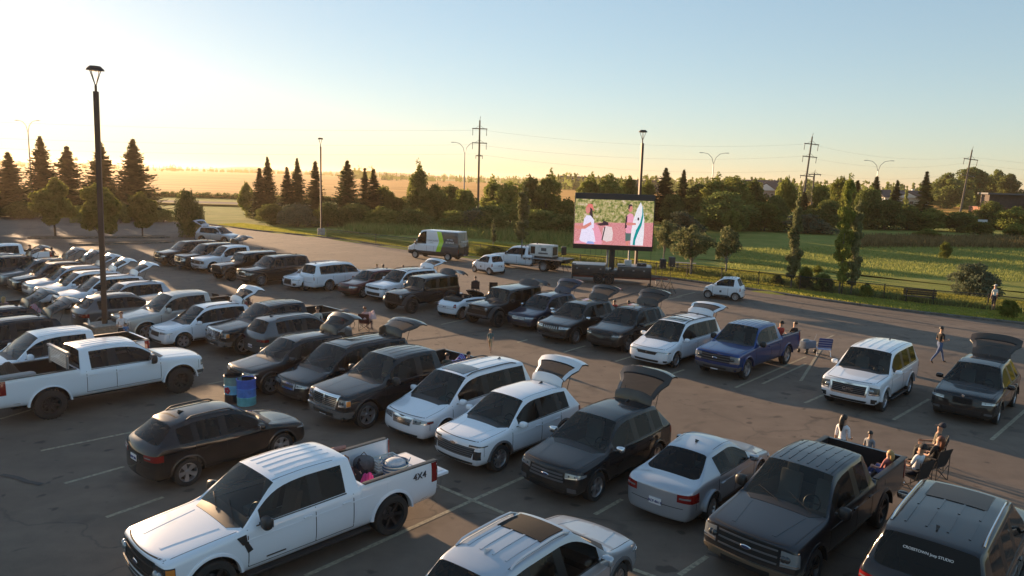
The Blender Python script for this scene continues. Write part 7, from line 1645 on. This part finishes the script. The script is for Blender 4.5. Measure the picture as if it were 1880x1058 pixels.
def camp_chair(x, y, head, col, label, group='folding camp chairs'):
    head = head - 90 if head >= 60 else head
    t = thing('camp_chair', label, 'camp chair', (x, y, 0), R(head), group); c = cloth(col); b = MB()
    for sx in (-.27, .27): b.tube([(sx, .26, 0), (-sx * .9, -.2, .40)], .010, 5); b.tube([(sx, -.26, 0), (sx, .26, .42)], .010, 5); b.tube([(sx, -.30, 0), (sx, -.30, .88)], .011, 5); b.tube([(sx, .24, 0), (sx, .24, .62)], .010, 5)
    b.tube([(-.27, -.28, 0), (.27, -.28, .4)], .010, 5); b.tube([(.27, -.28, 0), (-.27, -.28, .4)], .010, 5); b.build('frame', M_BLK, t)
    s = MB(); s.prism([(-.27, .25, .44), (.27, .25, .44), (.25, -.22, .38), (-.25, -.22, .38)], (0, 0, -.015)); s.build('seat', c, t); s = MB(); s.prism([(-.28, -.22, .40), (.28, -.22, .40), (.28, -.36, .90), (-.28, -.36, .90)], (0, .015, 0)); s.build('backrest', c, t)
    for sx in (-.29, .29): MB().prism([(sx - .04, .26, .63), (sx + .04, .26, .63), (sx + .04, -.28, .66), (sx - .04, -.28, .66)], (0, 0, -.012)).build('armrest', c, t)
    return t
# group at the tail of the dark grey pickup: they face the screen (up-left)
SCR = 118.
x, y, z = uvd(20.8, -4.1); camp_chair(x, y, SCR, (.012, .012, .014), 'black camp chair of the man in the white t-shirt, nearest of three'); person('man in a white t-shirt seated in a camp chair behind the dark grey pickup', x, y, 0, SCR, SIT(), (.62, .64, .68), (.03, .04, .07), (.03, .03, .03), 'dark', 0, SKIN2, .4, 1, 1.78, cap=(.02, .02, .02))
x, y, z = uvd(22.1, -3.95); camp_chair(x, y, SCR, (.014, .012, .012), 'black camp chair of the auburn-haired woman, middle of three'); person('woman with long auburn hair in a black sleeveless top seated in a camp chair', x, y, 0, SCR, SIT(), (.015, .013, .013), (.02, .02, .02), (.03, .03, .03), 'red', .30, SKIN, .05, .3, 1.70)
x, y, z = uvd(23.1, -4.15); camp_chair(x, y, 150, (.02, .02, .02), 'black camp chair of the man in the dark cap, farthest of three'); person('man with a dark cap seated behind the two nearer camp chairs', x, y, 0, 150, SIT(), (.10, .085, .06), (.03, .03, .03), (.03, .03, .03), 'dark', 0, SKIN2, .4, 1, 1.76, cap=(.015, .02, .03))
x, y, z = uvd(18.7, -4.3); person('blond child wrapped in a blanket sitting on the tail of the dark grey pickup', x, y, .90, SCR, SITBED(hip=(0, 0, .16)), (.30, .10, .10), (.08, .12, .3), (.1, .1, .1), 'blond', .18, None, .9, 1, 1.35)
def blanket(name, label, cx, cy, cz, w_, d_, rot, cols, hump=.15, seed=0, sc_=6):
    m, n, pp, tc = node_mat('blanket_%d' % seed, .95); wv = n.nodes.new('ShaderNodeTexWave'); wv.inputs['Scale'].default_value = sc_; wv.inputs['Distortion'].default_value = 2; n.links.new(tc.outputs['Object'], wv.inputs['Vector']); n.links.new(RAMP(n, wv.outputs['Fac'], [(.2, cols[0]), (.5, cols[1]), (.8, cols[2])]), pp.inputs['Base Color'])
    r_ = np.random.default_rng(seed); N = 14; V = []; ph = r_.uniform(0, 6, 4)
    for side in (0, 1):
        for i in range(N + 1):
            for j in range(N + 1):
                a, b_ = i / N - .5, j / N - .5; z = hump * (math.sin(7 * a + ph[0]) * .35 + math.sin(9 * b_ + 4 * a + ph[1]) * .3 + math.sin(15 * a - 8 * b_ + ph[2]) * .18 + .5) * (1 - (2 * abs(a)) ** 4) * (1 - (2 * abs(b_)) ** 4) + .01; V.append((a * w_ * (1 + .08 * math.sin(9 * b_ + ph[3])), b_ * d_ * (1 + .08 * math.sin(8 * a)), max(.004, z) + (.012 if not side else 0)))
    k = N + 1; F = [(i * k + j, i * k + j + 1, (i + 1) * k + j + 1, (i + 1) * k + j) for i in range(N) for j in range(N)]; F += [tuple(q + k * k for q in f[::-1]) for f in F]
    me = bpy.data.meshes.new(name); me.from_pydata(V, [], F); me.materials.append(m); shade(me, 60); o = link(name, me); o.location = (cx, cy, cz); o.rotation_euler = (0, 0, R(rot)); return tag(o, label, 'blanket')
x, y, z = uvd(17.9, -5.0); blanket('blanket', 'red, white and blue patterned blanket heaped in the dark grey pickup bed', x, y, 1.0, 1.1, .9, 48, [(.50, .50, .55), (.05, .12, .45), (.45, .03, .05)], .45, 1, 2.2)
# blue pickup: three in the bed
for i, (du, dv, tp_, cp_, hh, lb) in enumerate([(31.6, -13.1, (.45, .42, .12), None, 1.5, 'person with dark hair low in the blue pickup bed next to the cab'), (32.3, -12.35, (.42, .05, .04), (.01, .01, .01), 1.75, 'person in a red top and black cap sitting in the blue pickup bed'), (32.75, -11.9, (.03, .02, .02), None, 1.75, 'person with sandy hair sitting at the tail of the blue pickup bed')]):
    x, y, z = uvd(du, dv); person(lb, x, y, .92, 110, SITBED(), tp_, (.05, .05, .09), (.05, .05, .05), ['dark', 'dark', 'brown'][i], 0, None, .5, 1, hh, cap=cp_)
# beach chair and odds and ends right of the blue pickup
def beach_chair(x, y, head, label):
    t = thing('beach_chair', label, 'beach chair', (x, y, 0), R(head - 90)); fr = M_CHR; m, n, pp, tc = node_mat('beach_stripes', .8); wv = n.nodes.new('ShaderNodeTexWave'); wv.bands_direction = 'Z'; wv.inputs['Scale'].default_value = 2.6; n.links.new(tc.outputs['Object'], wv.inputs['Vector']); n.links.new(RAMP(n, wv.outputs['Fac'], [(.45, (.04, .07, .30)), (.75, (.35, .38, .55))]), pp.inputs['Base Color'])
    b = MB()
    for sx in (-.3, .3): b.tube([(sx, .3, .0), (sx, -.25, .35), (sx, -.50, .85)], .014, 6); b.tube([(sx, -.35, 0), (sx, .25, .33)], .014, 6); b.tube([(sx, .3, .33), (sx, .3, .0)], .014, 6)
    b.build('frame', fr, t); MB().prism([(-.29, -.27, .38), (.29, -.27, .38), (.29, -.51, .90), (-.29, -.51, .90)], (0, .02, 0)).build('backrest', m, t, False); MB().prism([(-.29, .28, .30), (.29, .28, .30), (.29, -.26, .30), (-.29, -.26, .30)], (0, 0, .02)).build('seat', m, t, False)
p = at(1511, 652); beach_chair(p.x, p.y, 75, 'blue striped beach chair behind the blue pickup')
p = at(1481, 648); t = thing('folding_wagon', 'light grey folding wagon loaded with bags behind the blue pickup', 'wagon', (p.x, p.y, 0), R(30)); MB().box((0, 0, .42), (.75, .42, .34), b=.04).build('basket', cloth((.14, .17, .22)), t)
for x_ in (-.3, .3):
    for y_ in (-.22, .22): MB().lathe([(.001, -.02), (.09, -.02), (.10, 0), (.09, .02), (.001, .02)], 14, (x_, y_, .10), 'Y').build('wheel', M_BLK, t)
MB().tube([(.38, 0, .4), (.62, 0, .85)], .012, 6).build('handle', STEEL, t); b = MB(); b.ball((-.1, 0, .58), (.2, .15, .10), 10, 8, 0, .8); tag(b.build('tote_bag', cloth((.2, .24, .26)), None), 'grey bag piled on the folding wagon', 'bag').matrix_world = t.matrix_world @ Matrix.Identity(4)
bpy.data.objects['tote_bag'].location = (p.x, p.y, 0)
# adult and child by the planter
x, y = -16.75, 30.75
person('adult with auburn hair in a white shirt standing beside the planter box', x, y, 0, -140, {**STAND, 'armL': (-.15, .3, -1), 'foreL': (.55, .9, .2), 'armR': (.15, .3, -1), 'foreR': (-.3, 1, .1)}, (.55, .58, .62), (.03, .03, .04), (.1, .1, .1), 'red', 0, None, .35, 1, 1.68)
p = at(236, 586, 1.2); person('toddler in a blue shirt carried by the adult beside the planter box', -16.45, 30.55, .62, 20, SIT(hip=(0, 0, .38), shinL=(0, -.1, -1), shinR=(0, -.1, -1)), (.05, .18, .42), (.3, .3, .35), (.4, .4, .4), 'dark', 0, None, .4, .4, .92)
# behind the off-roader
p = at(985, 560); x, y, z = uvd(37.2, -31.0); camp_chair(x, y, 95, (.03, .035, .05), 'dark camp chair of the blond person behind the boxy off-roader'); person('blond person in a dark jacket sitting in a camp chair behind the boxy off-roader', x, y, 0, 95, SIT(), (.05, .055, .08), (.04, .05, .08), (.05, .05, .05), 'blond', .12, None, 1, 1, 1.7)
x, y, z = uvd(35.6, -33.2); camp_chair(x, y, 95, (.02, .018, .018), 'empty black camp chair behind the black four-door off-roader')
x, y, z = uvd(34.9, -34.2); camp_chair(x, y, 95, (.02, .02, .03), 'black camp chair right behind the raised glass of the four-door off-roader'); person('person with brown hair seated low behind the four-door off-roader', x, y, 0, 95, SIT(), (.03, .03, .035), (.04, .04, .05), (.05, .05, .05), 'brown', 0, None, .9, 1, 1.68)
# people in the convertible
for k, (dx, dy) in enumerate(((.30, .32), (.30, -.32))):
    q = Matrix.Translation((-2.45, 41.2, 0)) @ Matrix.Rotation(R(50), 4, 'Z') @ Vector((dx - .35, dy, .42)); person(['person with dark hair in the left seat of the convertible', 'person with dark hair in the right seat of the convertible'][k], q.x, q.y, .28, -40, SIT(hip=(0, 0, .30), thighL=(-.1, 1, .2), thighR=(.1, 1, .2)), [(.04, .045, .03), (.03, .03, .035)][k], (.03, .03, .05), (.03, .03, .03), 'dark', .1 * k, None, .8, 1, 1.55)
# rows of viewers behind cars
for i, (u_, v_, hr, c, lb) in enumerate([(33.8, -43.4, 'blond', (.35, .34, .33), 'blond person seated behind the maroon suv, leftmost of four'), (34.0, -42.9, 'dark', (.05, .05, .06), 'dark-haired person seated behind the maroon suv, second of four'), (34.9, -41.7, 'brown', (.20, .08, .07), 'brown-haired person seated behind the maroon suv, third of four'), (35.1, -41.0, 'blond', (.4, .4, .42), 'person in a pale top seated behind the maroon suv, rightmost of four'),
        (34.3, -22.6, 'brown', (.45, .03, .03), 'person in a red top behind the suv with the slotted grille'), (34.8, -22.0, 'dark', (.10, .02, .02), 'dark-haired person seated beside the one in the red top'), (33.9, -26.7, 'red', (.2, .1, .08), 'person whose head just shows over the navy crossover'), (31.8, -56.0, 'dark', (.05, .05, .06), 'lone viewer seated behind the dark flat-roofed off-roader'),
        (20.3, -37.8, 'brown', (.12, .04, .04), 'brown-haired person behind the white crossover by the silver pickup'), (17.9, -65.8, 'brown', (.12, .1, .08), 'left one of a seated pair at the far left'), (18.3, -65.2, 'dark', (.1, .1, .1), 'right one of a seated pair at the far left'), (19.3, -66.8, 'dark', (.3, .2, .2), 'person with dark hair beside the raised liftgate at the far left')]):
    x, y, z = uvd(u_, v_); camp_chair(x, y, 90, (.03, .03, .04), 'chair of the ' + lb, 'camp chairs of the viewers'); person(lb, x, y, 0, 90, SIT(), c, (.04, .05, .08), (.05, .05, .05), hr, .1 if i % 2 else 0, None, .7, 1, 1.68, group='viewers sitting behind the cars')
# in pickup beds
for (u_, v_, zb_, hr, c, hh, lb, hl) in [(18.6, -28.2, .92, 'brown', (.55, .55, .52), 1.7, 'person in a white t-shirt in the black pickup bed near the maroon chair', 0), (17.3, -18.25, .92, 'dark', (.10, .12, .10), 1.5, 'left dark-haired person in the black pickup beside the white minivan', 0), (18.0, -17.9, .92, 'dark', (.05, .06, .2), 1.5, 'right dark-haired person in the black pickup beside the white minivan', 0),
        (9.35, -39.6, .92, 'blond', (.55, .32, .32), 1.55, 'blond girl with long hair sitting in a pickup bed at the left edge', .25), (29.9, -52.9, .92, 'dark', (.04, .04, .05), 1.7, 'person sitting at the tail of the white pickup in the second row', 0), (16.9, -63.6, .92, 'dark', (.1, .1, .1), 1.7, 'dark-haired person in the bed of the farthest left white pickup', 0), (17.8, -63.9, .92, 'red', (.2, .05, .05), 1.6, 'auburn-haired person in the bed of the farthest left white pickup', 0)]:
    x, y, z = uvd(u_, v_); person(lb, x, y, zb_, 95, SITBED(), c, (.05, .06, .1), (.05, .05, .05), hr, hl, None, .5, 1, hh)
x, y, z = uvd(17.6, -18.1); blanket('blanket', 'blue and white blanket in the bed of the black pickup beside the white minivan', x, y, 1.0, 1.2, 1.0, 48, [(.05, .12, .45), (.45, .5, .6), (.10, .04, .28)], .45, 3, 3)
x, y, z = uvd(9.9, -39.2); blanket('blanket', 'pink patterned bedding in the pickup bed at the left edge', x, y, .98, 1.4, 1.2, 48, [(.50, .10, .18), (.5, .42, .42), (.15, .2, .22)], .42, 4, 4)
x, y, z = uvd(22.2, -29.4); camp_chair(x, y, 80, (.10, .03, .03), 'maroon camp chair behind the dark grey tail-out suv'); person('auburn-haired person under a pink blanket in a camp chair between the rows', x, y, 0, 80, SIT(), (.5, .32, .32), (.3, .2, .2), (.1, .1, .1), 'red', 0, None, 1, 1, 1.7)
blanket('blanket', 'pale pink blanket draped over the camp chair between the rows', x + .12, y + .12, .62, .7, .85, 20, [(.55, .38, .36), (.62, .5, .48), (.5, .3, .3)], .40, 5, 5)
def stroller(x, y, head, label):
    t = thing('stroller', label, 'stroller', (x, y, 0), R(head)); b = MB(); b.tube([(-.3, -.28, .28), (.3, 0, .2), (.1, 0, .75)], .014, 6); b.tube([(-.3, .28, .28), (.3, 0, .2)], .014, 6); b.tube([(-.3, -.26, .28), (-.45, -.2, 1.0), (-.45, .2, 1.0), (-.3, .26, .28)], .014, 6); b.build('frame', M_BLK, t)
    MB().ball((.02, 0, .62), (.3, .24, .26), 12, 8, 0, .8).build('seat', cloth((.03, .03, .035)), t); MB().ball((-.12, 0, .92), (.26, .24, .16), 12, 8).build('canopy', cloth((.16, .14, .14)), t)
    for q, r in (((-.32, -.3, .25), .25), ((-.32, .3, .25), .25), ((.42, 0, .18), .18)): MB().lathe([(r, -.02), (r + .012, 0), (r, .02), (r - .02, 0)], 20, q, 'Y', closed=True).build('wheel', M_BLK, t)
x, y, z = uvd(21.6, -30.2); stroller(x, y, 60, 'black three-wheeled stroller beside the pink blanket between the rows')
x, y, z = uvd(19.6, -39.4); camp_chair(x, y, 60, (.02, .02, .02), 'black camp chair behind the warm silver pickup, left of two'); x, y, z = uvd(20.0, -38.8); camp_chair(x, y, 100, (.03, .02, .02), 'black camp chair behind the warm silver pickup, right of two')
# load of the foreground pickup; local frame of that truck
TM = Matrix.Translation((-4.42, 14.38, 0)) @ Matrix.Rotation(R(226.9), 4, 'Z')
def tb(x, y, z): return TM @ Vector((x, y, z))
q = tb(-1.55, -.30, .88); person('small child with a brown hair bun sitting in the bed of the white foreground pickup', q.x, q.y, .88, 60, SITBED(hip=(0, 0, .10)), (.12, .03, .04), (.03, .03, .05), (.1, .1, .1), 'red', -1, None, .9, 1, 1.25)
q = tb(-1.75, .35, .88); blanket('blanket', 'bright pink fleece in the bed of the white foreground pickup', q.x, q.y, .89, .6, .5, 10, [(.60, .04, .22), (.65, .10, .30), (.5, .03, .15)], .32, 6, 5)
q = tb(-1.75, -.45, .88); blanket('blanket', 'dark blanket behind the cab in the bed of the white foreground pickup', q.x, q.y, .885, .8, .7, 40, [(.03, .02, .02), (.05, .03, .03), (.02, .02, .03)], .5, 7, 5)
q = tb(-2.45, .25, .88); t = thing('wicker_basket', 'round blue and teal laundry-style basket in the bed of the white foreground pickup', 'basket', (q.x, q.y, .885), 0); TQ, n_, p_, tc_ = node_mat('basket_weave', .7); wv = n_.nodes.new('ShaderNodeTexWave'); wv.bands_direction = 'Z'; wv.inputs['Scale'].default_value = 4; n_.links.new(tc_.outputs['Object'], wv.inputs['Vector']); n_.links.new(RAMP(n_, wv.outputs['Fac'], [(.2, (.03, .09, .20)), (.6, (.12, .32, .40)), (.9, (.45, .5, .5))]), p_.inputs['Base Color'])
MB().lathe([(.001, .02), (.24, .02), (.29, .20), (.31, .38), (.325, .40), (.30, .40), (.27, .2), (.22, .05)], 24).build('body', TQ, t)
for sg in (1, -1): MB().tube([(sg * .30, -.1, .38), (sg * .34, -.06, .48), (sg * .34, .06, .48), (sg * .30, .1, .38)], .014, 6).build('handle', TQ, t)
MB().ball((0, 0, .36), (.25, .25, .12), 14, 8).build('contents', cloth((.4, .45, .5)), t)
q = tb(-2.62, -.35, .88); t = thing('laundry_crate', 'white plastic crate in the bed of the white foreground pickup', 'crate', (q.x, q.y, .885), R(40)); cw = mat('crate_white', (.6, .6, .58), .5)
for a_ in ((0, .2), (0, -.2)): [MB().box((0, a_[1], .05 + .07 * k), (.6, .02, .045)).build('slat', cw, t) for k in range(4)]
for sx in (-.3, .3): [MB().box((sx, 0, .05 + .07 * k), (.02, .4, .045)).build('slat', cw, t) for k in range(4)]
MB().box((0, 0, .01), (.6, .4, .02)).build('floor', cw, t)
q = tb(-2.15, -.55, .88); b = MB(); b.ball((q.x, q.y, 1.07), (.26, .22, .20), 14, 10, 0, .85); b.tube([(q.x - .12, q.y, 1.22), (q.x, q.y, 1.36), (q.x + .12, q.y, 1.22)], .014, 6); tag(b.build('duffel_bag', cloth((.10, .10, .11))), 'grey duffel bag in the bed of the white foreground pickup', 'bag')
q = tb(-1.9, -.94, 1.40); b = MB(); b.tube([tb(-1.35, -.94, 1.42), tb(-1.6, -.93, 1.45), tb(-1.9, -.95, 1.44)], [.04, .07, .05], 8); tag(b.build('rolled_blanket', cloth((.36, .18, .15))), 'dusty pink blanket roll lying on the far bed rail of the white foreground pickup', 'blanket')
lw = lettering('side_lettering', '4X4', .22, mat('decal_black', (.02, .02, .03), .4), frame((0, 0, 0), (-1, 0, 0), (0, 0, 1))); o = link('side_lettering', lw, f150); o.location = (-2.55, 1.018, 1.14)
# fender vents of the two white pickups
vb = kit('truck_vented').bvh
for root, kb, x0 in ((f150, vb, 1.52),):
    for sg, vw in ((1, 'left'), (-1, 'right')):
        b = MB(); patch(b, kb, vw, [(x0, 1.00), (x0 + .10, 1.00), (x0 + .20, 1.16), (x0 + .02, 1.18)], 2, 3, .012, .02); patch(b, kb, vw, [(x0 - .10, .86), (x0 + .0, .82), (x0 + .08, 1.02), (x0, 1.04)], 2, 2, .012, .02); link('fender_vent', b.mesh('fender_vent', M_BLK), root)
        b = MB(); patch(b, kb, vw, rect(.75, .60, 1.15, .625), 3, 1, .012, .02); link('side_badge', b.mesh('side_badge', M_BLK), root)
# slatted rack, load of the tall pickup
GMt = gmc; b = MB()
for y_ in (-.80, .80): b.box((-1.22, y_, 1.62), (.06, .07, .50))
for k in range(9): b.box((-1.22, 0, 1.46 + k * .055), (.05, 1.58, .022), M=Matrix.Rotation(R(25), 3, 'Y'))
b.box((-1.22, 0, 1.97), (.10, 1.75, .06)); b.build('window_rack', mat('rack_aluminium', (.35, .35, .36), .4, .8), gmc)
def gm(x, y, z): return Matrix.Translation((-13.72, 23.74, 0)) @ Matrix.Rotation(R(49.3), 4, 'Z') @ Vector((x, y, z))
q = gm(-2.6, .1, 1.2); blanket('tarpaulin', 'crumpled dark brown load in the bed of the tall side-on pickup', q.x, q.y, 1.10, 1.6, 1.2, 49, [(.05, .035, .025), (.09, .065, .05), (.03, .025, .02)], .5, 8, 5)['category'] = 'tarpaulin'
q = gm(-2.9, -.62, 1.33); tag(MB().box(q, (1.7, .42, .36), M=Matrix.Rotation(R(49.3), 3, 'Z'), b=.12).build('tool_chest', mat('chest_grey', (.22, .22, .22), .5)), 'long grey rounded chest along the side of the tall pickup bed', 'chest')
# wagon roof lettering on the rear window
wb = kit('suv_wagon').bvh; h_ = wb.ray_cast(Vector((-4, 0, 1.70)), Vector((1, 0, 0))); h2 = wb.ray_cast(Vector((-4, 0, 1.58)), Vector((1, 0, 0)))
if h_[0] is not None: link('window_lettering', lettering('window_lettering', 'CROSSTOWN Jeep STUDIO', .062, _W, frame((h_[0].x - .02, 0, h_[0].z), (0, -1, 0), h_[0] - h2[0])), wag)
h_ = wb.ray_cast(Vector((-4, 0, 1.16)), Vector((1, 0, 0)))
if h_[0] is not None: link('badge_lettering', lettering('badge_lettering', 'W A G O N E E R', .09, FS, frame((h_[0].x - .015, 0, 1.16), (0, -1, 0), (0, 0, 1))), wag)
# ---- evening air: haze volume, added also for the sun's glare at the left
hz = MB(); hz.box((0, 1900, 15), (9000, 4700, 36)); hm = bpy.data.materials.new('haze_air'); hm.use_nodes = True; n = hm.node_tree; n.nodes.clear(); o = n.nodes.new('ShaderNodeOutputMaterial'); v = n.nodes.new('ShaderNodeVolumePrincipled')
v.inputs['Color'].default_value = (1.0, .80, .60, 1); v.inputs['Density'].default_value = .00014; v.inputs['Anisotropy'].default_value = .5; n.links.new(v.outputs[0], o.inputs['Volume'])
tag(hz.build('haze', hm, smooth=False), 'warm thin evening haze over the whole place, added for sun glare', kind='stuff')
